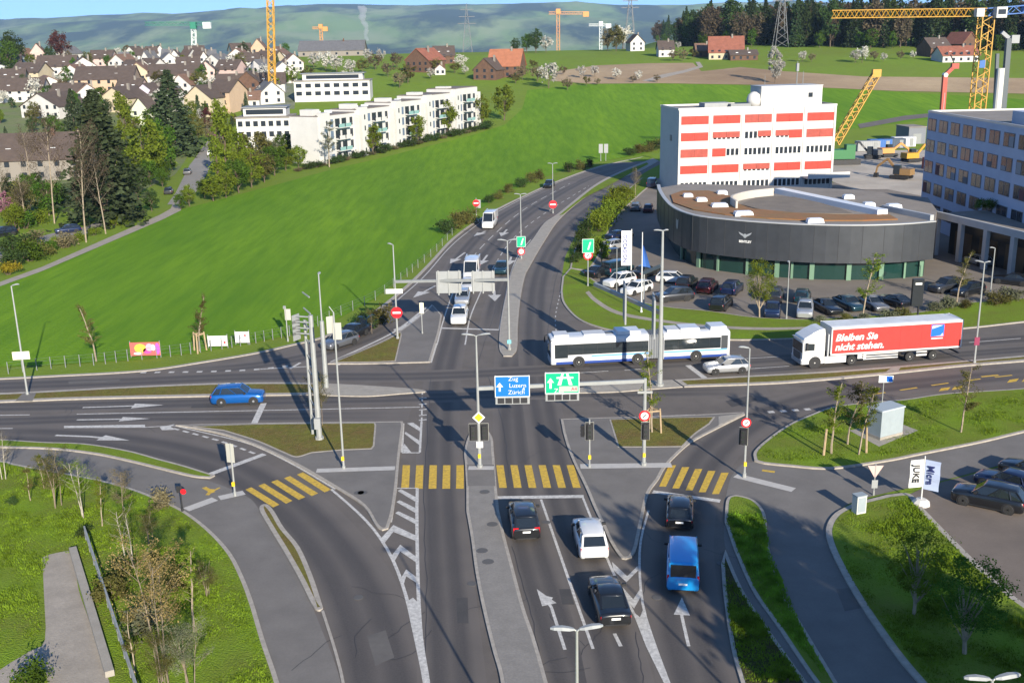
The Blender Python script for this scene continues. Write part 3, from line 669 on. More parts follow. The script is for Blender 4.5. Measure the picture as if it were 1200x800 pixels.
    if st == 'van':
        pass
    R['roof'] = (m.mesh('car_roof', [None], fix=True), None)
    for p in R['roof'][0].polygons: p.use_smooth = p.index < 30
    m = MB(); m.lathe([(wr*.62,-.11),(wr,-.10),(wr,.09),(wr*.93,.11),(wr*.66,.115)], 16, (0,0,0), 'y'); R['wheel'] = (m.mesh('car_wheel', TYRE), None)
    m = MB(); m.lathe([(wr*.66,.0),(wr*.66,.10),(wr*.5,.10),(wr*.2,.115)], 12, (0,0,0), 'y')
    R['rim'] = (m.mesh('car_rim', RIM), None)
    m = MB(); m.lathe([(wr*.2,-.115),(wr*.5,-.10),(wr*.66,-.10),(wr*.66,0)], 12, (0,0,0), 'y'); R['rim_r'] = (m.mesh('car_rim', RIM), None)
    zl = zb*.80
    m = MB(); m.add([(0,0,0),(-.02,.36,.03),(-.33,.42,.10),(-.1,.02,.11),(0,0,-.10),(-.03,.36,-.06),(-.33,.43,.0)], [(0,1,2,3),(0,4,5,1),(1,5,6,2)]); R['headl'] = (m.mesh('car_headlight', HEADL, fix=False), None)
    m = MB(); tall = van or st == 'sports_utility'
    m.box(0,0,-.05,.12,.16 if van else .34,.48 if van else (.2 if tall else .16)); R['taill'] = (m.mesh('car_tail_light', TAIL), None)
    m = MB(); m.box(0,0,0,.03,.50,.12); R['plate'] = (m.mesh('car_plate', PLATE), None)
    m = MB(); m.box(0,0,0,.16,.24,.15); R['mirror'] = (m.mesh('car_mirror', BLK), None)
    R['dims'] = (L,w,wr,fx,rx,zb,zt,zl,xc,belt)
    _CM[st] = R; return R
_PM = {}
def painted(me, pk):
    k = (me.name, pk)
    if k not in _PM:
        c = me.copy(); c.materials[0] = PAINT[pk]; _PM[k] = c
    return _PM[k]
def car(st, col, loc, head, label, group=None, name=None, far=False, cat=None, plate_blue=False):
    R = car_meshes(st); L,w,wr,fx,rx,zb,zt,zl,xc,belt = R['dims']
    t = empty(name or {'van':'minibus','panel_van':'delivery_van','sports_utility':'sports_utility_car','saloon':'saloon_car','hatchback':'hatchback_car','estate':'estate_car','coupe':'coupe_car'}[st], loc, head, label, cat or ('van' if 'van' in st else 'car'), group)
    link('body', painted(R['body'][0], col), t); link('roof', painted(R['roof'][0], col), t)
    link('windscreen', R['windscreen'][0], t); link('rear_window', R['rear_window'][0], t)
    for i in (0,1): link('side_window', R['side_window%d' % i][0], t)
    for x in (fx, rx):
        for q in (-1,1):
            wh = link('wheel', R['wheel'][0], t, (x, q*(w-.085), wr))
            if not far: link('rim', R['rim' if q > 0 else 'rim_r'][0], wh)
    for q in (-1,1):
        h = link('headlight', R['headl'][0], t, (L*.488, q*w*.50, zl)); h.scale = (1, q*.9, 1)
        link('tail_light', R['taill'][0], t, (-L*.478, q*w*(.87 if 'van' in st else .72), zt-.24 if 'van' not in st else zt-.35))
        if not far: link('wing_mirror', R['mirror'][0], t, (L*(xc-.05), q*(w+.05), belt+.02))
    if not far: link('number_plate', R['plate'][0], t, (-L*.5-.0, 0, zt-.34 if 'van' not in st else .62))
    return t
def heading(a, b):
    a, b = G(*a), G(*b); return atan2(b.y-a.y, b.x-a.x)
def car_from_rear(st, col, rear, ahead, label, **k):
    p = G(*rear); h = heading(rear, ahead); L = STY[st][0]
    return car(st, col, (p.x+cos(h)*L/2, p.y+sin(h)*L/2, k.pop('z', .012)), h, label, **k)
def car_from_front(st, col, front, ahead, label, **k):
    p = G(*front); h = heading(front, ahead); L = STY[st][0]
    return car(st, col, (p.x-cos(h)*L/2, p.y-sin(h)*L/2, k.pop('z', .012)), h, label, **k)
def car_at(st, col, c, ahead, label, **k):
    p = T(*c); h = heading(c, ahead); z = k.pop('z', .02)
    return car(st, col, (p.x, p.y, p.z+z), h, label, **k)
# queue and moving traffic
_c1 = car_from_rear('sports_utility','black',(617.5,636),(609,590),'black car with tall red tail lights, first in the left lane at the stop line')
for _k in list(_c1.children):
    if _k.name.startswith('tail_light'): _k.scale = (1,1,2.4); _k.location.z -= .12
car_from_rear('sports_utility','white',(697,659),(683,610),'white hatchback with dark rear window waiting beside the black car, nearest the right island tip')
car_from_rear('saloon','black',(722,738),(704,682),'black saloon car lowest in the photo, its boot showing two red lights')
car_from_rear('van','sky_blue',(800,697),(799.5,640),'bright blue minibus driving in the right slip lane', cat='van')
car_from_rear('hatchback','black',(796,623),(797,580),'black car waiting at the right slip lane stop line ahead of the blue minibus')
car_at('sports_utility','blue',(280,471.5),(330,469.5),'glossy blue sports utility car driving right along the western road')
car_at('hatchback','silver',(851,435.5),(800,438.5),'silver hatchback waiting at the white stop bar behind the bus')
car_from_front('panel_van','white',(571,269),(558,284),'white delivery van alone in the left lane of the far road', cat='van', far=True)
car_from_front('panel_van','white',(551,331),(546,345),'white panel van half hidden behind the grey sign backs', cat='van', far=True)
car_from_front('hatchback','white',(547,344),(543,355),'white small car directly in front of the panel van, under the sign gantry', far=True)
car_from_front('estate','silver',(541,359),(538,372),'silver estate car second from the far stop line', far=True)
car_from_front('sports_utility','white',(537,382),(533,397),'white car first at the far stop line facing the junction', far=True)
car_from_front('hatchback','dark_teal',(586,323),(580,337),'dark teal car beside the lamp post on the far road', far=True)
car_from_front('estate','black',(641,221),(630,229),'black estate car farthest up the road among the dashes', far=True)
car_from_front('hatchback','dark_teal',(416,392),(398,402),'dark teal car in the left slip lane half behind the bush', far=True)
car_from_front('saloon','black',(398,402),(380,410),'black saloon car in the left slip lane behind the lattice masts', far=True)
car_from_front('hatchback','grey',(381,411),(362,417),'grey hatchback first in the left slip lane beside the lattice masts', far=True)
# dealer forecourt
PK = [('sports_utility','white',(726,334.5),(700,340),'white car beneath the tall white banner, front car of the forecourt row'),
 ('estate','white',(746,343),(720,350),'white estate car nearest the bent mast arm on the forecourt'),
 ('estate','white',(790,331),(815,332),'white estate car right of the tall lamp mast, nose to the right'),
 ('sports_utility','dark_grey',(790,352),(765,354),'dark grey car parked nearest the verge right of the tall mast'),
 ('saloon','black',(757,323),(775,318),'black car with red lights parked behind the white cars'),
 ('sports_utility','dark_brown',(805,337),(820,326),'dark brown car parked right behind the white estate car'),
 ('sports_utility','maroon',(829,341),(842,330),'dark maroon car between the brown and the navy cars of the forecourt'),
 ('sports_utility','navy',(858,343),(872,332),'navy car at the right end of the middle forecourt row'),
 ('sports_utility','black',(845,361),(860,348),'black car in front of the navy car, close to the verge'),
 ('sports_utility','dark_grey',(908,351),(912,340),'dark grey car parked behind the thin lamp post, tail to the verge'),
 ('hatchback','navy',(905,369),(904,378),'navy hatchback at the front left of the right forecourt row'),
 ('hatchback','dark_teal',(940,352),(944,341),'dark teal hatchback right behind the silver car'),
 ('sports_utility','silver',(943,369),(942,380),'silver car facing the verge in the right forecourt row'),
 ('saloon','black',(969,365),(985,373),'black saloon right of the silver car, nose towards the truck'),
 ('saloon','dark_teal',(994,361),(1010,368),'dark teal saloon behind the slender young tree of the forecourt'),
 ('saloon','grey',(1023,361),(1037,368),'grey saloon with bright bonnet beside the black sports coupe'),
 ('coupe','black',(1047,357),(1025,350),'black low coupe left of the dark pylon sign'),
 ('sports_utility','dark_grey',(1108,341),(1090,344),'dark grey car with bright wheel right of the dark pylon sign'),
 ('estate','black',(1134,345),(1115,349),'black estate car with red tail light behind the thin tree at right'),
 ('saloon','black',(1186,333),(1160,330),'long black saloon before the shaded portal, cut by the right edge'),
 ('hatchback','silver',(1146,310),(1130,305),'silver hatchback parked against the shaded portal'),
 ('saloon','black',(703,323),(720,318),'black saloon at the hedge end below the round green bush'),
 ('van','dark_teal',(724,321),(742,317),'dark teal van parked behind the white cars beside the banner'),
 ('hatchback','dark_grey',(722,302),(740,299),'dark grey hatchback in the hedge row, nearest the banner foot'),
 ('hatchback','silver',(723,291),(741,288),'silver hatchback in the shaded hedge row left of the banner'),
 ('saloon','navy',(726,280),(744,277),'navy saloon in the hedge row level with the banner top'),
 ('estate','grey',(745,246),(748,240),'grey estate car in the building shadow between hedge and showroom'),
 ('hatchback','maroon',(760,248),(763,240),'maroon hatchback in shade against the showroom wall'),
 ('van','navy',(764,219),(768,214),'blue van in shade beside the office block')]
for st, c, p, a, lab in PK: car_at(st, c, p, a, lab, group='cars on the dealer forecourt', far=True)
for st, c, p, a, lab in [('sports_utility','black',(1158,592),(1120,584),'black sports utility car with silver wheels on the brown lot, nearest the white flags'),
 ('hatchback','navy',(1180,573),(1148,564),'navy car parked behind the black sports utility car'),
 ('hatchback','black',(1208,559),(1180,551),'dark car cut by the right edge of the brown lot')]:
    car_at(st, c, p, a, lab, group='cars on the brown lot')
for st, c, p, a, lab in [('hatchback','navy',(80,273),(60,275),'dark blue hatchback parked under bare trees beside the village path'),
 ('sports_utility','black',(4,277),(-10,279),'black car cut by the left edge on the village lane'),
 ('hatchback','dark_grey',(198,227),(203,219),'dark car parked at the field end of the village street'),
 ('estate','grey',(220,204),(226,196),'grey car parked halfway up the village street'),
 ('hatchback','white',(247,182),(251,176),'white car far up the village street near the pink shrub')]:
    car_at(st, c, p, a, lab, group='parked village cars', far=True)
# ---------------------------------------------------------------- text helper
def text_mesh(s, size, m, ext=.004, shear=0, bold=0):
    cu = bpy.data.curves.new('lettering', 'FONT'); cu.body = s; cu.size = size; cu.extrude = ext; cu.shear = shear; cu.offset = bold; cu.resolution_u = 2; cu.align_x = 'LEFT'
    o = bpy.data.objects.new('lettering', cu); COL.objects.link(o)
    dg = bpy.context.evaluated_depsgraph_get(); me = bpy.data.meshes.new_from_object(o.evaluated_get(dg)); bpy.data.objects.remove(o)
    me.materials.clear(); me.materials.append(m); return me
def lettering(s, size, m, parent, origin, xdir, ydir, name='lettering', **k):
    me = text_mesh(s, size, m, **k); X = Vector(xdir).normalized(); Y = Vector(ydir).normalized(); Z = X.cross(Y)
    M = Matrix((X, Y, Z)).transposed().to_4x4(); M.translation = Vector(origin); me.transform(M)
    return link(name, me, parent)
# ---------------------------------------------------------------- articulated bus
BW = mat('bus_white', (.52,.53,.54), .3, coat=.4); BB = mat('bus_dark_blue', (.02,.05,.22), .3, coat=.4); BL = mat('bus_light_blue', (.10,.30,.58), .35)
BG = mat('bus_window', (.02,.026,.03), .08, spec=.8); BEL = mat('grey_bellows', (.20,.21,.22), .8); GREYU = mat('roof_unit_grey', (.45,.47,.5), .6)
def vwheel(t, x, y, r, q, wd=.28):
    m = MB(); m.lathe([(r*.55,-wd/2),(r,-wd/2+.02),(r,wd/2-.03),(r*.9,wd/2),(r*.55,wd/2)], 18, (0,0,0), 'y'); wh = m.build('wheel', TYRE, t, loc=(x,y,r))
    m = MB(); s = 1 if q > 0 else -1
    pr = [(r*.55,0),(r*.55,s*(wd/2+.005)),(r*.42,s*(wd/2-.05)),(r*.2,s*(wd/2-.03)),(r*.12,s*(wd/2+.02))]
    m.lathe(pr if s > 0 else pr[::-1], 14, (0,0,0), 'y'); m.build('rim', mat('pale_rim',(.55,.54,.50),.5,metal=.3), wh); return wh
def make_bus():
    a, b = G(641,427.2), G(853,416.4); h = atan2(a.y-b.y, a.x-b.x); c = (a+b)/2
    t = empty('articulated_bus', (c.x,c.y,.012), h, 'long white articulated bus with blue stripes crossing the junction', 'bus')
    W = 1.27
    def shell(x0, x1, nose=False, tail=False):
        m = MB(); secs = []
        st = [(x0,1)] + [(x1,1)]
        if nose: st = [(x0,1),(x1-.55,1),(x1-.18,.985),(x1-.04,.93),(x1,.86)]
        if tail: st = [(x0,.93),(x0+.12,.99),(x0+.4,1),(x1,1)]
        for x, k in st:
            w = W*k; tp = 3.0 - (1-k)*.9
            secs.append([(x,-w*.97,.32),(x,-w,.5),(x,-w,2.55),(x,-w*.95,2.82),(x,-w*.82,tp-.06),(x,-w*.5,tp),(x,w*.5,tp),(x,w*.82,tp-.06),(x,w*.95,2.82),(x,w,2.55),(x,w,.5),(x,w*.97,.32)])
        m.loft(secs); return m
    shell(-.75,9.0,nose=True).build('front_body', BW, t, fix=True); shell(-9.0,-2.25,tail=True).build('rear_body', BW, t, fix=True)
    m = MB(); secs = []
    for i in range(13):
        x = -2.28+i*1.56/12; w = W*(.97 if i % 2 else .86); tp = 2.9 if i % 2 else 2.78
        secs.append([(x,-w,.45),(x,-w,tp-.2),(x,-w*.8,tp),(x,w*.8,tp),(x,w,tp-.2),(x,w,.45)])
    m.loft(secs); m.build('bellows', BEL, t, fix=True)
    wl = (8.35,5.5,3.2)
    for q in (-1,1):
        for x0, x1 in ((7.32,8.62),(5.86,7.27),(4.40,5.81),(2.94,4.35),(1.48,2.89),(.06,1.43),(-.70,.01),(-3.72,-2.32),(-5.28,-3.77),(-6.84,-5.33),(-8.02,-6.89)):
            m = MB(); m.box((x0+x1)/2, q*(W+.002), 1.28 if x0 < 7 else .95, x1-x0, .03, 1.02 if x0 < 7 else 1.35); m.build('window', BG, t)
        m = MB(); m.box(3.96, q*(W-.006), 1.24, 9.34,.03,1.1); m.box(-5.17, q*(W-.006), 1.24, 5.75,.03,1.1); m.build('window_band', mat('band_black',(.02,.021,.023),.3), t)
        m = MB(); m.box(-8.42, q*(W*.995), 1.15, .68,.03,1.35); m.build('engine_grille', mat('dark_grille',(.03,.035,.04),.6), t)
        for x0, x1 in ((-.72,8.5),(-8.7,-2.3)):
            m = MB(); m.box((x0+x1)/2, q*(W+.003), .33, x1-x0,.024,.26); m.build('dark_blue_skirt', BB, t)
        for x0, x1 in ((-.72,5.0),(-8.7,-2.3)):
            m = MB(); m.box((x0+x1)/2, q*(W+.004), .98, x1-x0,.02,.16); m.build('light_blue_stripe', BL, t)
        for x in (6.25,.35,-5.55):
            m = MB(); m.lathe([(.60,-.02),(.60,.02)], 18, (x, q*(W+.004), .5), 'y'); m.build('wheel_arch', BLK, t)
            vwheel(t, x, q*(W-.12), .49, q, .3)
        m = MB(); m.tube((8.9,q*1.15,2.75),(9.25,q*1.42,2.6),.03); m.box(9.25,q*1.45,1.95,.12,.24,.62); m.build('wing_mirror', BLK, t)
        m = MB(); m.box(8.96,q*.85,.62,.1,.36,.2); m.build('headlight', HEADL, t)
        m = MB(); m.box(-9.0,q*1.0,.95,.06,.18,.5); m.build('tail_light', TAIL, t)
    m = MB(); m.add([(9.0,-1.02,1.0),(9.0,1.02,1.0),(8.93,1.05,2.35),(8.93,-1.05,2.35),(8.75,-1.14,1.0),(8.72,-1.17,2.35),(8.75,1.14,1.0),(8.72,1.17,2.35)], [(0,1,2,3),(4,0,3,5),(1,6,7,2)]); m.v = [(x+.03,y*1.02,z) for x,y,z in m.v]; m.build('windscreen', BG, t)
    m = MB(); m.box(8.97,0,2.42,.06,1.7,.3); m.build('destination_display', mat('display_black',(.02,.02,.015),.3), t)
    for x, l, w_, hh in ((7.9,1.5,1.7,.2),(4.6,2.2,1.6,.14),(1.2,2.4,1.9,.30),(-3.3,1.3,1.8,.22),(-5.0,2.0,1.8,.30),(-7.9,1.7,1.9,.34)):
        m = MB(); m.box(x,0,2.99,l,w_,hh,taper=.06); m.build('roof_unit', BW if hh > .25 else GREYU, t)
    for x in (3.0,-6.4):
        m = MB(); m.box(x,0,2.99,.8,.8,.05); m.build('roof_hatch', mat('hatch_dark',(.1,.11,.12),.5), t)
make_bus()
# ---------------------------------------------------------------- lorry with red curtain trailer
def make_truck():
    a, b = G(928,428), G(1122,415.2); h = atan2(a.y-b.y, a.x-b.x); c = (a+b)/2
    t = empty('articulated_lorry', (c.x,c.y,.012), h, 'white lorry pulling a red curtain trailer with white lettering', 'lorry')
    WT = mat('lorry_white', (.56,.56,.55), .3, coat=.5); RED = mat('trailer_red_curtain', (.50,.030,.024), .5, noise=(1.2,.07)); ROOF = mat('trailer_roof_grey', (.52,.54,.56), .6, noise=(.8,.1)); W = 1.25; FR = mat('chassis_dark', (.05,.05,.055), .7); AL = mat('lorry_aluminium', (.55,.55,.54), .4, metal=.3)
    m = MB(); secs = []
    for x, k, z0, tp in ((8.25,.86,.45,2.55),(8.22,.97,.4,2.6),(8.05,1,.4,2.95),(7.75,1,.4,3.12),(7.2,1,.4,3.42),(6.5,1,.4,3.72),(6.05,1,.4,3.80),(5.98,.97,.45,3.78)):
        w = W*k; secs.append([(x,-w,z0),(x,-w,2.5 if tp>2.7 else tp-.25),(x,-w*.96,min(tp-.18,3.3)),(x,-w*.84,tp),(x,w*.84,tp),(x,w*.96,min(tp-.18,3.3)),(x,w,2.5 if tp>2.7 else tp-.25),(x,w,z0)])
    m.loft(secs); m.build('cab', WT, t, fix=True)
    m = MB(); m.add([(8.25,-1.08,1.55),(8.25,1.08,1.55),(8.24,1.06,2.5),(8.24,-1.06,2.5),(8.06,-1.27,1.6),(8.05,-1.27,2.48),(8.06,1.27,1.6),(8.05,1.27,2.48)], [(0,1,2,3),(4,0,3,5),(1,6,7,2)]); m.v = [(x+.02,y,z) for x,y,z in m.v]; m.build('windscreen', BG, t)
    m = MB(); m.box(8.14,0,2.72,.5,2.2,.06); m.build('sun_visor', mat('visor_grey',(.2,.21,.22),.4), t)
    m = MB(); m.box(8.25,0,.75,.05,1.7,.75); m.build('grille', mat('grille_dark',(.06,.062,.065),.5), t)
    m = MB(); m.box(8.26,0,.38,.1,2.3,.3); m.build('bumper', mat('bumper_grey',(.3,.31,.32),.5), t)
    for q in (-1,1):
        m = MB(); m.add([(8.0,q*1.256,1.75),(7.05,q*1.256,1.75),(7.05,q*1.256,2.42),(7.85,q*1.256,2.48)], [(0,1,2,3)] if q < 0 else [(3,2,1,0)]); m.build('side_window', BG, t)
        m = MB(); m.box(7.9,q*1.45,1.85,.12,.22,.75); m.tube((7.95,q*1.25,2.4),(7.9,q*1.45,2.4),.03); m.build('wing_mirror', BLK, t)
        m = MB(); m.box(8.27,q*.95,.72,.08,.42,.2); m.build('headlight', HEADL, t)
        m = MB(); m.box(4.85,q*1.2,.38,2.2,.1,.68); m.build('side_skirt', WT, t)
        m = MB(); m.box(5.6,q*1.0,1.05,.12,.3,2.2); m.build('air_deflector', mat('deflector_grey',(.4,.41,.42),.5), t)
        m = MB(); m.lathe([(.62,-.02),(.62,.02)], 18, (6.95,q*1.252,.52), 'y'); m.build('wheel_arch', BLK, t)
        vwheel(t, 6.95, q*1.1, .5, q, .32); vwheel(t, 3.15, q*1.08, .5, q, .36)
        for x in (-2.9,-5.35): vwheel(t, x, q*1.08, .48, q, .34)
        m = MB(); m.box(.15,q*1.18,.48,3.6,.05,.12); m.box(.15,q*1.18,.72,3.6,.05,.12); m.box(.15,q*1.18,.96,3.6,.05,.1); m.build('side_guard', AL, t)
        m = MB(); m.box(-4.12,q*1.18,.5,1.1,.05,.2); m.box(-4.12,q*1.18,.85,1.1,.05,.14); m.build('side_guard', AL, t)
        m = MB(); m.box(-1.4,q*1.277,1.28,13.5,.02,2.44); m.build('curtain', RED, t)
        m = MB()
        for x in (-8.16,5.36): m.box(x,q*1.272,1.15,.12,.05,2.82)
        m.box(-1.4,q*1.272,3.72,13.6,.05,.22); m.box(-1.4,q*1.272,1.14,13.6,.05,.16); m.build('curtain_frame', WT, t)
        m = MB(); m.box(-8.2,q*.95,.95,.05,.4,.15); m.build('tail_light', TAIL, t)
        # fold lines of the curtain
        m = MB()
        for x in (3.0,.6,-1.7,-3.9,-6.4): m.box(x,q*1.288,1.32,.03,.012,2.36)
        m.build('curtain_seam', mat('curtain_seam_red',(.40,.02,.018),.6), t)
    m = MB(); m.box(-1.4,0,1.15,13.5,2.5,.16); m.build('trailer_floor', FR, t)
    m = MB(); m.box(5.35,0,1.3,.06,2.5,2.6); m.build('front_wall', WT, t); m = MB(); m.box(-8.15,0,1.3,.06,2.5,2.6); m.build('rear_doors', WT, t)
    m = MB(); secs = [[(x,-1.27,3.92),(x,-.9,3.98),(x,.9,3.98),(x,1.27,3.92),(x,1.27,3.88),(x,-1.27,3.88)] for x in (-8.18,5.38)]; m.loft(secs); m.build('trailer_roof', ROOF, t, fix=True)
    m = MB(); m.box(0,0,.75,14.5,.9,.3); m.box(-8.1,0,.45,.1,2.3,.15); m.build('chassis', FR, t)
    m = MB(); m.box(2.0,.6,.55,.9,.8,.6); m.build('fuel_tank', AL, t)
    for q, sgn in ((1,-1),(-1,1)):
        y = q*1.292
        x0 = 5.0 if q > 0 else -.6
        lettering('Bleiben Sie', .98, WT, t, (x0,y,2.56), (sgn,0,0), (0,0,1), shear=.25, bold=.03)
        lettering('nicht stehen.', .98, WT, t, (x0,y,1.62), (sgn,0,0), (0,0,1), shear=.25, bold=.03)
    mm = MB(); mm.box(-5.55,1.29,2.42,1.35,.02,1.2); mm.build('blue_emblem', mat('emblem_blue',(.01,.12,.55),.4), t)
    mm = MB(); mm.add([(-4.95,1.303,3.2),(-5.7,1.303,3.42),(-6.1,1.303,3.52),(-5.3,1.303,3.55),(-4.95,1.303,3.5)], [(0,1,2,3,4)]); mm.add([(-5.2,1.303,2.45),(-5.9,1.303,2.5),(-6.1,1.303,2.75),(-6.18,1.303,2.45)], [(0,1,2,3)]); mm.build('emblem_mark', WT, t)
    mm = MB(); mm.box(-5.55,1.29,2.16,1.2,.015,.12); mm.build('emblem_underline', WT, t)
make_truck()
# ================================================================ STREET FURNITURE
GALV = mat('galvanised_steel', (.30,.31,.30), .5, metal=.25, noise=(1.5,.08)); GALD = mat('dull_steel', (.20,.21,.21), .6, metal=.2); SIGB = mat('sign_back_grey', (.25,.26,.26), .6, noise=(1.2,.06))
SBLUE = mat('sign_blue', (.005,.13,.60), .4); SGREEN = mat('sign_green', (.0,.34,.17), .4); SWHITE = mat('sign_white', (.56,.56,.54), .4); SBACK = mat('signal_backing_cream', (.36,.355,.31), .6); SRED = mat('sign_red', (.60,.012,.02), .4); SYEL = mat('sign_yellow', (.75,.50,.02), .4); SDARK = mat('signal_black', (.02,.02,.022), .5)
REDL = mat('red_signal_lens', (.5,.01,.01), .3, emit=((1,.03,.02),1.2)); OFFL = mat('unlit_signal_lens', (.03,.035,.03), .25)
def depth_pt(base, px, py): return at_depth(px, py, base.y)
def pole(name, label, cat, base, top, r0=.09, r1=.05, group=None, m=None, n=8):
    b = T(*base); tp = at_depth(top[0], top[1], b.y); t = empty(name, (b.x,b.y,b.z), 0, label, cat, group)
    h = tp.z-b.z; dx = 0
    mb = MB(); mb.tube((0,0,0),(0,0,h),r0,r1,n); mb.tube((0,0,0),(0,0,.35),r0*1.5,r0*1.5,n); mb.build('pole', m or GALV, t)
    t['h'] = h; return t, h, b
def loc(b, px, py): 
    q = at_depth(px, py, b.y); return q.x-b.x, q.z-b.z
def lamp_head(t, h, ang, L=.9, arm=.3, m=None, w=.3):
    mb = MB(); c, s = cos(ang), sin(ang)
    P = lambda d, e, z: (c*d-s*e, s*d+c*e, h+z)
    mb.tube((0,0,h-.05), P(arm,0,.05), .035, .03); mb.build('lamp_arm', GALV, t)
    mb = MB(); secs = []
    for d, k, z in ((arm-.03,.4,.03),(arm+.15,.85,.05),(arm+L*.5,1,.09),(arm+L*.85,.8,.10),(arm+L,.3,.10)):
        secs.append([P(d,-w*k/2,z),P(d,-w*k/4,z+.07*k+.02),P(d,w*k/4,z+.07*k+.02),P(d,w*k/2,z),P(d,0,z-.05)])
    mb.loft(secs); mb.build('lamp_head', m or GALV, t, fix=True)
def signal(t, x, z, face=pi*1.5, back=False, h=1.0, lit=0, y=0.0, w=.34, plate=True):
    """three-lens head at local x,z ; face = direction the lenses look"""
    c, s = cos(face), sin(face); ox, oy = x, y
    mb = MB(); mb.box(ox+c*.12, oy+s*.12, z-h/2, w, .22, h, rz=face+pi/2)
    if plate: mb.box(ox+c*.02, oy+s*.02, z-h/2-.12, w+.26, .03, h+.24, rz=face+pi/2)
    o = mb.build('signal_head', SDARK, t)
    if plate:
        mb = MB(); mb.box(ox-c*.01, oy-s*.01, z-h/2-.14, w+.30, .02, h+.28, rz=face+pi/2); mb.build('signal_backing', SBACK, o)
    for i in range(3):
        mb = MB(); a = z+h*.31-i*h*.31; p = Vector((ox+c*.235, oy+s*.235, a)); mb.tube(p, p+Vector((c,s,0))*.03, .10, .10, 10); mb.build('signal_lens', REDL if i == 0 and lit else OFFL, o)
    return o
def panel(t, name, x, z, w, h, m, y=0.0, rz=0.0, th=.05, parent=None):
    mb = MB(); mb.box(x, y, z-h/2, w, th, h, rz=rz); return mb.build(name, m, parent or t)
def disc(t, name, x, z, r, m, y=-.1, n=18, parent=None):
    mb = MB(); mb.lathe([(r,-.015),(r,.015)], n, (x,y,z), 'y'); return mb.build(name, m, parent or t)
def no_entry(t, x, z, r=.42, y=-.12):
    d = disc(t, 'no_entry_sign', x, z, r, SRED, y); panel(t, 'white_bar', x, z, r*1.4, r*.34, SWHITE, y-.022, th=.012, parent=d)
def red_ring(t, x, z, r=.36, y=-.12, inner=None):
    d = disc(t, 'round_sign', x, z, r, SRED, y); disc(t, 'sign_face', x, z, r*.70, SWHITE, y-.012, parent=d)
    mb = MB(); mb.bar((x-r*.3,y-.03,z-r*.25),(x+r*.3,y-.03,z+r*.25),.03,r*.16); mb.build('sign_symbol', SDARK, d)
def button(t, z, x=0): panel(t, 'push_button', x+.0, z, .2, .3, SYEL, -.15, th=.16)
BLURT = mat('sign_lettering_pale', (.62,.68,.78), .5)
# --- west lamp with direction board
t, h, b = pole('street_lamp', 'tall grey street lamp at far left, a pale board on its pole', 'street lamp', (32.5,463.5), (11.5,335), .10, .06, 'street lamps around the junction')
lamp_head(t, h, .2, .6, .1); x, z = loc(b, 26, 416); panel(t, 'direction_board', x-.05, z, 1.5, .75, mat('board_cream',(.68,.64,.46),.5), -.13, rz=.15)
mb = MB(); mb.box(x-.35, -.165, z-.05, .7, .01, .12, rz=.15); mb.box(x-.15, -.165, z-.28, .9, .01, .1, rz=.15); mb.build('board_writing', SDARK, t)
# --- lamp with thick lower part, sign mast beside it
t, h, b = pole('street_lamp', 'grey street lamp with a thick lower mast beside the lattice sign mast', 'street lamp', (382.5,455), (374,322), .10, .06, 'street lamps around the junction')
lamp_head(t, h, pi/2, .6, .05); x, z = loc(b, 379, 376); mb = MB(); mb.tube((0,0,0),(0,0,z),.24,.2,10); mb.build('lower_mast', GALV, t)
t, h, b = pole('sign_mast', 'pale lattice mast with edge-on boards standing in the left island turf', 'mast', (374.5,516), (369.5,369), .24, .19)
mb = MB(); mb.tube((-.75,1.2,0),(-.75,1.2,h-.7),.13,.11,8)
for i in range(9): mb.bar((0,0,1.2+i*1.35),(-.75,1.2,1.9+i*1.28),.09,.09)
mb.build('lattice_brace', GALV, t)
for py in (371.5,378,385,391.5):
    x, z = loc(b, 360, py); mb = MB(); mb.bar((0,0,z),(-1.5,.5,z),.10,.10); mb.build('board_bracket', GALV, t); panel(t, 'edge_on_board', -1.3, z-.25, .9, .7, SIGB, .5, rz=1.1)
panel(t, 'control_box', 0, 1.6, .5, .9, SIGB, -.3, th=.4)
# --- slim poles with signals left of the crossing
t, h, b = pole('traffic_signal', 'slim tall signal pole left of centre, backs of two signal heads at its top', 'traffic signal', (403,550.5), (392,366), .09, .06)
x, z = loc(b, 393.5, 388); signal(t, .18, z, pi/2); signal(t, -.28, z+.5, pi*.7); button(t, 1.0); mb = MB(); mb.tube((0,0,h),(-.3,0,h+.45),.03); mb.build('antenna', GALV, t)
t, h, b = pole('traffic_signal', 'short signal pole behind the field kerb, back of its head turned to the camera', 'traffic signal', (337.5,400), (335.5,359), .07, .05)
signal(t, .2, h-.9, pi/2, h=.95); panel(t, 'camera_box', -.1, h-.1, .3, .35, GALD)
t, h, b = pole('traffic_signal', 'signal pole on the left pavement before the five yellow bars, pale back plate', 'traffic signal', (275.5,581), (269,519), .075, .06)
signal(t, -.05, h-.75, 1.25, h=1.15); button(t, 1.0)
t, h, b = pole('warning_beacon', 'small dark post with red lamp at the edge of the left pavement', 'beacon', (214,600), (212,570), .06, .05, m=SDARK)
panel(t, 'beacon_head', -.05, h-.2, .42, .5, SDARK); disc(t, 'red_lens', .22, h-.35, .2, SRED, -.05)
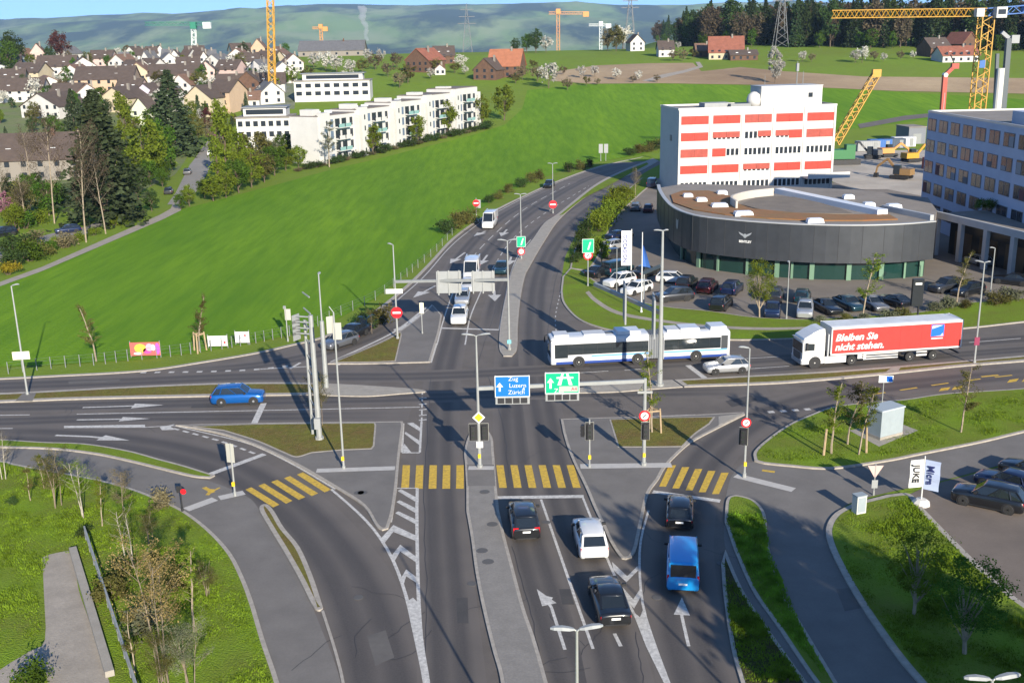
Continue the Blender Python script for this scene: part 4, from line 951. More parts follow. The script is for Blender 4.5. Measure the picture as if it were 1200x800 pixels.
# --- centre mast with gantry and the two direction signs
t, h, b = pole('gantry_mast', 'tall double lamp mast on the centre refuge carrying signals and a sign gantry', 'mast', (562.3,549), (557.5,393), .15, .06)
lamp_head(t, h, 0, .8, .25); lamp_head(t, h, pi, .8, .25)
x, z = loc(b, 561, 488); mb = MB(); s = .48
mb.add([(x-s,-.2,z),(x,-.2,z-s),(x+s,-.2,z),(x,-.2,z+s),(x-s,-.15,z),(x,-.15,z-s),(x+s,-.15,z),(x,-.15,z+s)], [(0,1,2,3),(7,6,5,4),(0,4,5,1),(1,5,6,2),(2,6,7,3),(3,7,4,0)]); o = mb.build('priority_sign', SWHITE, t)
s = .34; mb = MB(); mb.add([(x-s,-.212,z),(x,-.212,z-s),(x+s,-.212,z),(x,-.212,z+s)], [(0,1,2,3)]); mb.build('yellow_face', SYEL, o)
x, z = loc(b, 562, 506); signal(t, -.42, z, pi*1.5, h=1.1); signal(t, .42, z, pi*1.5, h=1.1); panel(t, 'keep_right_sign', .05, z-.95, .5, .5, SWHITE, -.14); button(t, 1.1)
# gantry beam
pr = T(754.3,546.5)
xa, za = loc(b, 560, 455); xb = pr.x-b.x; yb_ = pr.y-b.y
zb_ = at_depth(755,446,pr.y).z
mb = MB(); mb.bar((0,0,za),(xb,yb_,zb_),.22,.26); beam = mb.build('gantry_beam', GALV, t)
def on_beam(px):
    lo, hi = 0, 1
    for _ in range(40):
        m = (lo+hi)/2; p = Vector((b.x+xb*m, b.y+yb_*m, za+(zb_-za)*m)); d = p-EYE; sx = 600+F*d.dot(_rt)/d.dot(_fw)
        if sx < px: lo = m
        else: hi = m
    return lo
for (x0,x1,y0,y1,m,nm) in ((579.5,621,440.5,464.5,SBLUE,'blue_direction_sign'),(638.5,679,436.5,460.5,SGREEN,'green_direction_sign')):
    f = on_beam((x0+x1)/2); p = Vector((xb*f, yb_*f, za+(zb_-za)*f)); Yw = b.y+p.y-.3
    a0 = at_depth(x0,y0,Yw); a1 = at_depth(x1,y1,Yw); cx = (a0.x+a1.x)/2-b.x; cz = (a0.z+a1.z)/2; w_ = a1.x-a0.x; h_ = a0.z-a1.z
    sg = panel(t, nm, cx, cz, w_, h_, SWHITE, p.y-.3, th=.08); panel(t, 'sign_face', cx, cz, w_-.12, h_-.12, m, p.y-.35, th=.012, parent=sg)
    zz = cz-h_/2-.28; lp = panel(t, 'lower_panel', cx, zz, w_-.1, .56, SIGB, p.y-.3, th=.06); 
    for q in range(4): panel(t, 'lane_slot', cx-w_/2+w_*(.17+q*.22), zz, w_*.19, .42, SDARK, p.y-.345, th=.03, parent=lp)
    for q in (-1,1): mb = MB(); mb.box(cx+q*(w_/2-.06), p.y-.24, zz-.3, .08,.08,h_+.6); mb.build('sign_hanger', GALV, sg)
    yy = p.y-.362
    if m is SBLUE:
        mb = MB(); mb.bar((cx-w_*.36,yy,cz-.32),(cx-w_*.36,yy,cz+.1),.012,.16) if False else None
        mb.add([(cx-w_*.36-.07,yy,cz-.36),(cx-w_*.36+.07,yy,cz-.36),(cx-w_*.36+.07,yy,cz+.0),(cx-w_*.36-.07,yy,cz+.0)], [(0,1,2,3)])
        mb.add([(cx-w_*.36-.26,yy,cz-.02),(cx-w_*.36+.26,yy,cz-.02),(cx-w_*.36,yy,cz+.32)], [(0,1,2)]); mb.build('white_arrow', SWHITE, sg)
        for s_, q, dx in (('Zug',.50,-.18),('Luzern',-.02,-.15),('Zürich',-.54,-.2)): lettering(s_, .46, SWHITE, sg, (cx+dx*w_/1.6,yy,cz+q-.05), (1,0,0), (0,0,1), ext=.003)
        lettering('4', .42, SWHITE, sg, (cx+w_*.28,yy,cz-.35), (1,0,0), (0,0,1), ext=.003)
    else:
        mb = MB(); xx = cx-w_*.34; mb.add([(xx-.08,yy,cz-.4),(xx+.08,yy,cz-.4),(xx+.08,yy,cz+.1),(xx-.08,yy,cz+.1)], [(0,1,2,3)]); mb.add([(xx-.26,yy,cz+.05),(xx+.26,yy,cz+.05),(xx,yy,cz+.42)], [(0,1,2)])
        # two carriageways under a bridge, the motorway symbol
        ox = cx+w_*.08; oz = cz-.1
        for q in (-1,1): mb.add([(ox+q*.42-.14,yy,oz-.05),(ox+q*.42+.14,yy,oz-.05),(ox+q*.16+.08,yy,oz+.85),(ox+q*.16-.08,yy,oz+.85)], [(0,1,2,3)])
        mb.add([(ox-.62,yy-.003,oz+.45),(ox+.62,yy-.003,oz+.45),(ox+.62,yy-.003,oz+.58),(ox-.62,yy-.003,oz+.58)], [(0,1,2,3)]); mb.build('motorway_symbol', SWHITE, sg)
        lettering('Zug', .5, SWHITE, sg, (cx-w_*.24,yy,cz-.75), (1,0,0), (0,0,1), ext=.003)
        panel(t, 'number_patch', cx+w_*.18, cz-.45, 1.35, .42, mat('patch_grey',(.42,.36,.33),.5), yy, th=.01, parent=sg); lettering('A4', .36, SRED, sg, (cx+w_*.26,yy-.008,cz-.57), (1,0,0), (0,0,1), ext=.003)
t, h, b = pole('gantry_post', 'square grey gantry post on the right island with round red sign and signal head', 'gantry post', (754.3,546.5), (755.5,443), .15, .13)
x, z = loc(b, 755, 486); red_ring(t, x, z, .42, -.2); x, z = loc(b, 755.3, 504); signal(t, x+.05, z, pi*1.5, h=1.15, y=-.12); x, z = loc(b, 755, 459); panel(t, 'cross_bracket', 0, z, 1.1, .18, GALV, -.1); button(t, 1.0)
t, h, b = pole('traffic_signal', 'low signal pole on the right island left of the gantry post', 'traffic signal', (690.8,549), (690.3,491), .07, .06)
signal(t, 0, h-.95, pi*1.5, h=1.15); signal(t, -.4, h-.9, pi*.9, h=.9, plate=False); button(t, 1.0)
t, h, b = pole('street_lamp', 'street lamp at the right slip crossing with red sign and signal head', 'street lamp', (872,559), (877,408), .10, .05, 'street lamps around the junction')
lamp_head(t, h, pi, .7, .1); x, z = loc(b, 872.5, 494.5); red_ring(t, -.05, z, .36); x, z = loc(b, 871, 511); signal(t, -.18, z, pi*1.4, h=1.1); button(t, 1.1)
# --- back gantry over the far approach
t, h, b = pole('gantry_mast', 'slim lamp mast with red no entry sign holding the far sign gantry', 'mast', (466,398), (457.5,287), .12, .06)
lamp_head(t, h, 2.6, .6, .1); x, z = loc(b, 464, 366); no_entry(t, .05, z, .62); x, z = loc(b, 461, 341); panel(t, 'arrow_board', -.1, z, 1.8, .5, SWHITE, -.1)
p2 = T(597,411); z1 = loc(b, 460, 330)[1]; z2 = at_depth(594,327.5,p2.y).z; ex, ey = p2.x-b.x, p2.y-b.y
mb = MB(); mb.bar((0,0,z1),(ex,ey,z2),.24,.28); mb.build('gantry_beam', GALV, t)
for x0,x1,y0,y1 in ((511,541,318,343),(552,580,318,341)):
    f = ((x0+x1)/2-460)/(594-460); Yw = b.y+ey*f+.35
    a0, a1 = at_depth(x0,y0,Yw), at_depth(x1,y1,Yw); cx, cz = (a0.x+a1.x)/2-b.x, (a0.z+a1.z)/2-b.z
    sg = panel(t, 'sign_back', cx, cz, a1.x-a0.x, a0.z-a1.z, SIGB, ey*f+.35, th=.08)
    for q in (-.42,0,.42): mb = MB(); mb.box(cx+q*(a1.x-a0.x), ey*f+.26, cz-(a0.z-a1.z)/2-.2, .12,.1,(a0.z-a1.z)+.3); mb.build('sign_rail', GALV, sg)
t, h, b = pole('street_lamp', 'double armed street lamp at the tip of the far median', 'street lamp', (597,411), (593,282), .13, .06, 'street lamps around the junction')
lamp_head(t, h, 0, .8, .2); lamp_head(t, h, pi, .8, .2); x, z = loc(b, 595, 400); panel(t, 'yellow_marker', .0, z, .4, .4, mat('marker_cyan',(.15,.45,.5),.5), -.15)
t, h, b = pole('sign_post', 'small post with pale narrow board on the triangular left island', 'sign', (495,392), (494,354), .06, .05); panel(t, 'narrow_board', .05, h-.65, .45, 1.2, mat('board_cream',(.68,.64,.46),.5), -.08)
# --- far road signs
def far_sign(base, top, label, parts, lamp=False):
    t, h, b = pole('street_lamp' if lamp else 'road_sign', label, 'street lamp' if lamp else 'road sign', base, top, .09, .06, 'street lamps around the junction' if lamp else None)
    if lamp: lamp_head(t, h, pi, .8, .1); lamp_head(t, h, 0, .8, .1)
    for k, px, py, r in parts:
        x, z = loc(b, px, py)
        if k == 'green':
            o = panel(t, 'green_board', 0, z, r*2, r*2.4, SWHITE, -.13); panel(t, 'board_face', 0, z, r*2-.1, r*2.4-.1, SGREEN, -.16, th=.01, parent=o)
            mb = MB(); mb.add([(-.1,-.168,z-.5),(.1,-.168,z-.5),(.4,-.168,z+.5),(.2,-.168,z+.5)], [(0,1,2,3)]); mb.build('board_symbol', SWHITE, o)
        elif k == 'red': red_ring(t, 0, z, r)
        elif k == 'stop': no_entry(t, 0, z, r)
        elif k == 'board': panel(t, 'pale_board', .3, z, r, r*1.5, SIGB, .06)
far_sign((611,304), (609,228), 'street lamp on the far median with green board above a red round sign', [('green',610.5,283,.65),('red',610.5,294.5,.55)], True)
far_sign((648,250), (646,192), 'street lamp farther up the median bearing only a red square sign', [('stop',647.5,239.5,.75)], True)
far_sign((689,336), (686,281), 'green board over a red ringed sign on the hedge bank', [('green',685.5,288,.75),('red',686,299,.62)])
far_sign((558.5,258), (558,232), 'no entry sign with grey board on the field verge beside the white van', [('stop',558,238,.62),('board',560,239,1.0)])
t, h, b = pole('road_sign', 'pair of pale sign boards seen from behind far up the road', 'road sign', (704,189), (704,170), .08, .07)
mb = MB(); mb.tube((1.3,0,0),(1.3,0,h),.08); mb.build('post', GALV, t); panel(t, 'pale_board', 0, h-.9, 1.05, 2.3, SIGB, -.1); panel(t, 'pale_board', 1.35, h-.9, 1.05, 2.3, SIGB, -.1)
# --- big mast right of the bus with its sign arm
t, h, b = pole('gantry_mast', 'thick pale mast behind the bus with lamp, bent arm and edge-on signs', 'mast', (773,453), (771.5,271), .26, .10, n=10)
lamp_head(t, h, pi, .8, .0); lamp_head(t, h, 0, .5, .0)
z1 = loc(b, 773, 367)[1]; e = G(697,333,z1); d = Vector((e.x-b.x, e.y-b.y, 0))
mb = MB(); mb.bar((0,0,z1),(d.x,d.y,z1),.3,.34); mb.build('gantry_beam', GALV, t)
z2 = loc(b, 772.5, 311)[1]; mb = MB(); mb.bar((0,0,z2),(d.x*.24,d.y*.24,z2-1.3),.28,.3); mb.bar((d.x*.24,d.y*.24,z2-1.3),(d.x*.24,d.y*.24,z1),.12,.12); mb.build('bent_arm', GALV, t)
ra = atan2(d.y,d.x)
for f in (.10,.52): 
    q = Vector((b.x+d.x*f, b.y+d.y*f)); va = atan2(q.y,q.x)+.06; mb = MB(); mb.box(d.x*f, d.y*f, z1-2.3, 3.4, .16, 3.6, rz=va); mb.build('edge_on_sign', SIGB, t)
# --- dealer signs, flags
t, h, b = pole('banner_pole', 'tall white banner with blue vertical lettering at the forecourt corner', 'banner', (739.5,323), (739.5,268.5), .09, .07, m=SWHITE)
x0, zt = loc(b, 728.3, 270.5); zb = loc(b, 734, 311)[1]; cl = mat('banner_cloth', (.55,.55,.57), .7); mb = MB(); secs = []
for i in range(12): 
    z = zb+(zt-zb)*i/11; y = .06*sin(i*1.3); secs.append([(x0,y-.02,z),(-.1,-.02,z),(-.1,.02,z),(x0,y+.02,z)])
mb.loft(secs); mb.build('banner_cloth', cl, t, fix=True)
lettering('OCCASION', .72, mat('lettering_blue',(.02,.04,.22),.5), t, (x0*.80,-.12,zt-.5), (0,0,-1), (1,0,0), ext=.004)
t, h, b = pole('flag_pole', 'pale flag pole with limp blue flag just left of the thick mast', 'flag', (751.5,367), (755.5,272), .09, .05, m=SWHITE)
z1 = loc(b, 756, 287)[1]; z0 = loc(b, 758, 312)[1]; mb = MB(); secs = []
for i in range(10): z = z1+(z0-z1)*i/9; w_ = .25+.75*i/9; secs.append([(.05,-.03,z),(w_*.5,.14,z-.1),(w_,-.05,z-.2),(w_*.5,.2,z-.1)])
mb.loft(secs); mb.build('flag_cloth', mat('flag_blue',(.03,.10,.32),.8), t, fix=True)
t, h, b = pole('flag_pole', 'bare thin flag pole left of the white banner', 'flag pole', (722.5,346), (723.5,291), .06, .04, m=GALV)
t, h, b = pole('street_lamp', 'slender lamp post in the verge before the right forecourt row', 'street lamp', (921.5,374), (923.5,308), .07, .05, 'street lamps around the junction'); lamp_head(t, h, pi/2, .5, .05)
t, h, b = pole('street_lamp', 'street lamp behind the lorry tail with a maroon sign low down', 'street lamp', (1141.5,426), (1148,308), .11, .06, 'street lamps around the junction'); lamp_head(t, h, pi*.8, .8, .1); lamp_head(t, h, 0, .5, .05); panel(t, 'maroon_sign', 0, 2.3, .5, .8, mat('sign_maroon',(.2,.02,.06),.5), -.12)
t, h, b = pole('street_lamp', 'street lamp by the shaded portal near the right edge', 'street lamp', (1160,348), (1164,291), .09, .06, 'street lamps around the junction'); lamp_head(t, h, pi, .6, .05)
t, h, b = pole('pylon_sign', 'black upright pylon sign in the verge above the lorry trailer', 'sign', (1075,374), (1075.5,352), .12, .12, m=SDARK)
x0, zt = loc(b, 1070, 327); x1, zb = loc(b, 1080, 358); mb = MB(); mb.box((x0+x1)/2, 0, zb, x1-x0, .45, zt-zb); mb.build('black_panel', mat('pylon_black',(.008,.011,.014),.35), t); panel(t, 'emblem', (x0+x1)/2, zt-.5, (x1-x0)*.6, .25, SWHITE, -.24, th=.02)
t, h, b = pole('bus_stop_sign', 'small blue and white bus lane sign on a slim post beside the near lane', 'road sign', (1033.5,474), (1034.5,440), .045, .04); x, z = loc(b, 1038, 443.7); panel(t, 'sign_plate', x, z, 1.25, .62, SWHITE, -.07); panel(t, 'blue_plate', x+.3, z, .5, .5, SBLUE, -.1, th=.02)
t, h, b = pole('yield_sign', 'yield triangle seen from behind on a post at the side lane mouth', 'road sign', (1023.5,580), (1025,543), .05, .04)
mb = MB(); z = h-.15; mb.prism([(-.55,0),(.55,0),(0,-.95)], -.02, .02); mb.v = [(x,zv,z+y) for x,y,zv in mb.v]; mb.build('triangle_plate', mat('yield_back',(.5,.36,.33),.5), t, fix=True); panel(t, 'grey_plate', 0, h-1.5, .42, .6, SIGB, -.07)
# flags on the brown lot
b = T(1079,591); t = empty('flag_stand', tuple(b), 0, 'two upright white and blue flags on one stone foot at the brown lot', 'flags')
mb = MB(); mb.lathe([(.62,0),(.60,.22),(.35,.42),(.1,.45)], 9, (0,0,0)); mb.build('stone_foot', mat('pale_stone',(.5,.48,.44),.9), t)
h = at_depth(1081,534,b.y).z; mb = MB(); mb.tube((0,0,.3),(0,0,h),.05,.04); mb.build('pole', SWHITE, t)
for (xa,xb_,ya,yb2,m,ang,wd,ink) in ((1065,1079,538,570,SWHITE,pi+.1,0,SDARK),(1080,1092,538,572,mat('flag_pale_blue',(.34,.40,.55),.7),-.55,0,mat('lettering_navy',(.02,.03,.12),.6))):
    q0, q1 = at_depth(xa,ya,b.y), at_depth(xb_,yb2,b.y); wd = (q1.x-q0.x)/abs(cos(ang)); z0, z1 = q1.z, q0.z; c, s = cos(ang), sin(ang); mb = MB(); secs = []
    for i in range(8):
        z = z0+(z1-z0)*i/7; k = .05*sin(i*1.4); secs.append([(c*.06,s*.06-.015,z),(c*wd,s*wd+k-.015,z-.03),(c*wd,s*wd+k+.015,z-.03),(c*.06,s*.06+.015,z)])
    mb.loft(secs); o = mb.build('flag_cloth', m, t, fix=True)
    n = Vector((s,-c,0)); n = n if n.y < 0 else -n; yd = Vector((c,s,0)) if c > 0 else Vector((-c,-s,0))
    lettering('JUKE' if c < 0 else 'Micra', .62, ink, t, Vector((c*wd*.78 if c < 0 else c*wd*.25, s*wd*(.78 if c < 0 else .25), z1-.35))+n*.09, (0,0,-1), tuple(yd), ext=.004, bold=.015)
# cabinets
b = T(1036,511); t = empty('switch_cabinet', (b.x,b.y,.147), radians(-62), 'large grey switch cabinet on a concrete slab in the right verge', 'cabinet')
CAB = mat('cabinet_grey', (.26,.30,.32), .6, noise=(1.5,.06)); mb = MB(); mb.box(0,0,0,1.5,2.5,.22); mb.build('plinth', CONC, t); mb = MB(); mb.box(0,0,.22,1.45,2.45,2.1); mb.build('cabinet_body', CAB, t); mb = MB(); mb.box(0,0,2.32,1.6,2.6,.12,taper=.03); mb.build('lid', mat('cabinet_lid',(.32,.36,.38),.5), t)
for y in (-.6,.6): mb = MB(); mb.box(-.735,y,.32,.02,1.1,1.9); mb.box(-.75,y-.4*(1 if y>0 else -1),1.15,.03,.05,.25); mb.build('cabinet_door', mat('cabinet_door_grey',(.24,.28,.30),.6), t)
b = T(1006,602); t = empty('control_cabinet', (b.x,b.y,.13), .35, 'small pale control cabinet at the corner of the lower right verge', 'cabinet')
mb = MB(); mb.box(0,0,0,.75,.55,1.25); mb.build('cabinet_body', mat('cabinet_pale',(.50,.50,.45),.7), t); mb = MB(); mb.box(0,0,1.25,.82,.62,.07); mb.build('lid', CAB, t); mb = MB(); mb.box(0,-.285,.12,.62,.02,1.05); mb.build('cabinet_door', CAB, t)
# cloth banners at the field edge
def banner(c, x0, x1, y0, y1, label, m, marks):
    b = T(c[0], c[1]); t = empty('field_banner', tuple(b), 0, label, 'banner')
    p0, p1 = at_depth(x0,y0,b.y), at_depth(x1,y1,b.y); w_, hh = p1.x-p0.x, p0.z-p1.z; cx = (p0.x+p1.x)/2-b.x; z0 = max(.25, p1.z-b.z)
    for q in (-1,1): mb = MB(); mb.tube((cx+q*w_/2,.05,0),(cx+q*w_/2,.05,z0+hh+.15),.05); mb.build('post', GALD, t)
    mb = MB(); mb.box(cx,0,z0,w_,.03,hh); mb.build('cloth', m, t)
    for mk, (fx,fz,fw,fh), k in marks:
        mb = MB(); X, Z = cx-w_/2+fx*w_, z0+fz*hh; W2, H2 = fw*w_/2, fh*hh/2
        mb.lathe([(1,-.004),(1,.004)], 12, (0,0,0), 'y'); mb.v = [(X+x*W2, -.02-k*.003+y, Z+z*H2) for x,y,z in mb.v]; mb.build('printed_patch', mk, t)
c_ = lambda n, c: mat('print_'+n, c, .6)
banner((170,419), 152,188.5,404,418.5, 'colourful pink and red banner on the grass at the field edge', c_('coral',(.65,.10,.09)), [(c_('yellow',(.75,.45,.05)),(.34,.55,.4,.7),1),(c_('purple',(.35,.08,.42)),(.92,.5,.16,.9),1),(c_('rose',(.8,.30,.38)),(.65,.62,.25,.6),2),(c_('magenta',(.6,.06,.28)),(.57,.35,.3,.45),1),(c_('white',(.56,.54,.54)),(.25,.16,.3,.2),3),(c_('white',(.56,.54,.54)),(.78,.6,.14,.5),3)])
banner((255,408), 243,267,395,406.5, 'white banner with pale blue top edge right of the tree stakes', c_('white',(.56,.54,.54)), [(c_('pale_blue',(.35,.6,.68)),(.5,.86,.9,.2),1),(c_('red',(.55,.04,.05)),(.86,.35,.12,.25),2),(c_('grey_text',(.35,.38,.45)),(.35,.5,.5,.10),2)])
banner((284,404), 275,292.5,390,402.5, 'plain white banner with faint red print, the right of the field banners', c_('white',(.56,.54,.54)), [(c_('red',(.55,.04,.05)),(.72,.65,.14,.2),2),(c_('grey_text',(.35,.38,.45)),(.45,.45,.5,.10),2)])
# fence along the crop field
fp = SG([(10,438),(60,432),(110,428),(150,423),(200,418),(235,413),(272,407),(300,402),(330,396),(360,388),(400,370),(440,352),(470,330),(490,314),(512,295),(530,276)],3)
b0 = fp[0]; t = empty('field_fence', (b0.x,b0.y,0), 0, 'thin wire fence of slim grey posts along the crop field edge', 'fence')
for p in fp[::1]: mb = MB(); mb.tube((p.x-b0.x,p.y-b0.y,0),(p.x-b0.x,p.y-b0.y,1.25),.045,.04,6); mb.build('post', GALD, t)
mb = MB()
for a, c in zip(fp, fp[1:]):
    for z in (.5,.9,1.2): mb.tube((a.x-b0.x,a.y-b0.y,z),(c.x-b0.x,c.y-b0.y,z),.008,.008,3,False)
mb.build('wire', GALD, t)
# low wall and guard rail, lower left
a, c = G(86,648), G(131,800); d = (c-a).normalized(); e = a+d*16; s0 = a
t = empty('low_wall', (a.x,a.y,.1), 0, 'low pale concrete edging wall beside the gravel path', 'wall')
mb = MB(); mb.bar((0,0,.18),(e.x-a.x,e.y-a.y,.18),.45,.36); mb.build('wall_body', CONC, t)
a, c = G(101,634), G(157,806); d = (c-a).normalized(); L = 22
t = empty('guard_rail', (a.x,a.y,.1), 0, 'galvanised guard rail running down the lower left grass', 'guard rail')
mb = MB(); mb.bar((0,0,.95),tuple(Vector((d.x,d.y,0))*L+Vector((0,0,.95))),.10,.12); mb.bar((0,0,.45),tuple(Vector((d.x,d.y,0))*L+Vector((0,0,.45))),.07,.09); mb.build('rail', GALV, t)
for i in range(12): mb = MB(); q = d*(L*i/11); mb.tube((q.x,q.y,0),(q.x,q.y,.95),.04); mb.build('post', GALD, t)
# lamps whose poles start below the picture
for (tx,ty,z,L,lab) in ((676,738,10.5,.85,'double armed street lamp rising from the bottom edge over the black saloon'),(1163,796,10.5,.85,'street lamp whose head just shows at the bottom right corner')):
    p = G(tx,ty,z); t = empty('street_lamp', (p.x,p.y,.1), 0, lab, 'street lamp', 'street lamps around the junction')
    mb = MB(); mb.tube((0,0,0),(0,0,z-.1),.11,.05,8); mb.build('pole', GALV, t); lamp_head(t, z-.1, .12, L, .12, w=.34); lamp_head(t, z-.1, pi+.02, L, .12, w=.34)
# ================================================================ BUILDINGS
WALLW = mat('white_render', (.47,.465,.445), .85, noise=(.35,.05), noise2=(2.5,.12,(.40,.39,.37))); REDB = mat('red_blind', (.36,.028,.014), .6, noise=(1.3,.12)); REDB2 = mat('faded_red_blind', (.30,.055,.038), .7, noise=(1.3,.12))
WIN = mat('dark_window', (.022,.028,.036), .18, spec=.3); WFR = mat('window_frame_white', (.62,.62,.60), .6); FLAT = mat('gravel_roof', (.215,.19,.165), .95, noise=(.35,.15), noise2=(3,.35,(.15,.135,.12))); SEDUM = mat('sedum_roof', (.28,.115,.045), 1, noise=(.5,.3,(.2,.12,.05)), noise2=(2.2,.45,(.15,.085,.035)), bump=(4,.6,.1))
PARA = mat('parapet_metal', (.42,.42,.41), .5, metal=.3); SKYL = mat('skylight_white', (.62,.64,.66), .35)
def frame_of(A, B):
    """origin A, local x towards B, local -y faces the right-hand side of the walk from A to B"""
    d = Vector((B.x-A.x, B.y-A.y)); return d.length, atan2(d.y, d.x)
# ---------------------------------------------------------------- office block with red blinds
A = at_depth(796,128,215); Bq = G(980.5,122.5,A.z); Lf, rz = frame_of(A, Bq); Ht = A.z
t = empty('office_block', (A.x,A.y,0), rz, 'white five storey office block with bands of red sunblinds behind the dark showroom', 'building')
Dp = 12.5; mb = MB(); mb.box(Lf/2, Dp/2, 0, Lf, Dp, Ht-.25); mb.build('wall', WALLW, t)
mb = MB(); mb.box(Lf/2, Dp/2, Ht-.25, Lf-.3, Dp-.3, .06); mb.build('roof', FLAT, t)
mb = MB()
for (cx,cy,sx,sy) in ((Lf/2,.12,Lf+.3,.3),(Lf/2,Dp-.12,Lf+.3,.3),(.1,Dp/2,.3,Dp-.4),(Lf-.1,Dp/2,.3,Dp-.4)): mb.box(cx,cy,Ht-.27,sx,sy,.42)
mb.build('parapet', PARA, t)
bay = Lf/5; st_h = 3.25; pat = ['RR RR RR RR RR','RR rr Wr rR RR','RR RW WW WW WW','RR RR rr RR RR','WW WW WW WW WW']
for r in range(5):
    z0 = Ht-3.25-r*st_h+.25
    for bI, pr in enumerate(pat[r].split()):
        for hI, ch in enumerate(pr):
            x0 = bI*bay+.48+hI*(bay-.92)/2; w_ = (bay-.92)/2-.04
            if ch in 'Rr':
                hh = 1.62 if ch == 'R' else 1.15; zb = z0+1.55-hh
                mb = MB(); mb.box(x0+w_/2, -.06, zb, w_, .08, hh)
                for k in range(3): mb.box(x0+w_*(k+.5)/3, -.105, zb+.01, .03, .012, hh-.02)
                mb.build('red_blind', REDB if ch == 'R' and (r+bI) % 3 != 2 else REDB2, t)
            if ch in 'Wr':
                hh = 1.5 if ch == 'W' else .44
                fr = MB(); fr.box(x0+w_/2, -.012, z0, w_, .05, hh); f = fr.build('window', WFR, t)
                for k in range(3): mb = MB(); mb.box(x0+w_*(k+.5)/3, -.045, z0+.1, w_/3-.26, .03, hh-.16); mb.build('pane', WIN, f)
for k in range(6): mb = MB(); mb.box(min(Lf-.2,max(.2,k*bay)), -.07, 0, .42, .14, Ht-.3); mb.build('pilaster', WALLW, t)
mb = MB(); mb.box(Lf*.74, 5.5, Ht-.2, 13.0, 6, 3.9); mb.build('penthouse', WALLW, t); mb = MB(); mb.box(Lf*.74, 5.5, Ht+3.7, 13.2, 6.2, .14); mb.build('penthouse_roof', PARA, t); panel(t, 'window', Lf*.74+4.0, Ht+1.9, .9, .9, WIN, 2.47)
mb = MB(); mb.lathe([(.1,0),(1.35,.3),(1.5,1.4),(1.2,2.4),(.5,2.9),(.05,3.0)], 12, (Lf*.74-7.6,3.6,Ht-.2)); mb.build('round_tank', WALLW, t, smooth=True)
mb = MB(); mb.box(Lf*.27, 4.5, Ht-.2, 5.5, 3.6, 1.0); mb.build('plant_room', SIGB, t); mb = MB(); mb.box(Lf*.40, 2.0, Ht-.2, 4.2, 1.6, .8); mb.build('roof_duct', GALD, t)
mb = MB(); mb.tube((Lf*.80,5,Ht+3.8),(Lf*.80,5,Ht+8.5),.12,.06); mb.tube((Lf*.84,5,Ht+3.8),(Lf*.84,5,Ht+6.5),.08,.05); mb.tube((Lf*.58,4,Ht+3.8),(Lf*.58,4,Ht+6),.05,.03); mb.box(Lf*.80,5,Ht+6.5,.5,.5,1.6); mb.build('roof_antenna', GALD, t)
mb = MB(); mb.box(Lf-2.0,-1.4,2.6,9.0,2.8,.3); mb.box(Lf-2,-2.75,2.9,9.0,.1,.9); mb.build('entrance_canopy', WALLW, t)
panel(t, 'side_sign', -.06, Ht-6, .06, 1.2, GALD, 5, th=1.2)
# ---------------------------------------------------------------- dark curved showroom
RZ = 7.4
arc = S([G(*p, RZ) for p in ((770,217),(772,224),(779,235),(790,244.5),(812,252.5),(850,257.5),(900,261.5),(955,264),(1012,264.5),(1060,263),(1097,260))], 4)
arc = flat2(arc); back = flat2([G(1101,243,RZ), G(1090,228,RZ), G(1010,219,RZ), G(900,214,RZ), G(800,212,RZ)])
BAND = mat('dark_metal_cladding', (.050,.054,.060), .42, metal=.35, noise=(.5,.12)); GGL = mat('green_showroom_glass', (.010,.035,.030), .08, spec=.8); GFIN = mat('pale_green_glass_fin', (.13,.22,.15), .3)
c0 = arc[0]; t = empty('car_showroom', (c0.x,c0.y,0), 0, 'long curved showroom clad in dark metal over green glass', 'building')
rel = lambda ps: [(p[0]-c0.x, p[1]-c0.y) for p in ps]
ra_, rb_ = rel(arc), rel(back); inn = offset_poly(arc+back, .45); 
mb = MB()
def ribbon(mb, ps, z0, z1, th, off=0.0):
    """a standing band along an open line; th measured to the left of the walk"""
    n = len(ps); secs = []
    for i in range(n):
        a, b = Vector(ps[max(0,i-1)]), Vector(ps[min(n-1,i+1)]); d = (b-a).normalized(); nn = Vector((-d.y,d.x)); p = Vector(ps[i])+nn*off; q = p+nn*th
        secs.append([(p.x,p.y,z0),(p.x,p.y,z1),(q.x,q.y,z1),(q.x,q.y,z0)])
    mb.loft(secs)
ribbon(mb, ra_, 2.5, RZ, .4); mb.build('clad_band', BAND, t, fix=True)
mb = MB(); ribbon(mb, ra_, RZ, RZ+.12, .55, -.05); mb.build('parapet_rim', PARA, t, fix=True)
mb = MB(); ribbon(mb, ra_, 0, 2.6, .2, 1.5); mb.build('glass_front', GGL, t, fix=True)
mb = MB(); full = [tuple(p) for p in offset_poly([Vector(p) for p in ra_+rb_], .3)]; mb.prism(full, 2.5, RZ-.45); mb.build('roof', FLAT, t)
mb = MB()   # cladding seams
for i in range(2, len(ra_)-1, 2):
    a, b = Vector(ra_[i]), Vector(ra_[i+1]); d = (b-a).normalized(); nn = Vector((-d.y,d.x)); p = a-nn*.012; mb.bar((p.x,p.y,2.55),(p.x,p.y,RZ-.02),.03,.05)
for z in (3.7,4.95,6.2): ribbon(mb, ra_, z, z+.025, .03, -.012)
mb.build('cladding_seams', mat('seam_dark',(.028,.03,.034),.5), t, fix=True)
n = len(ra_)
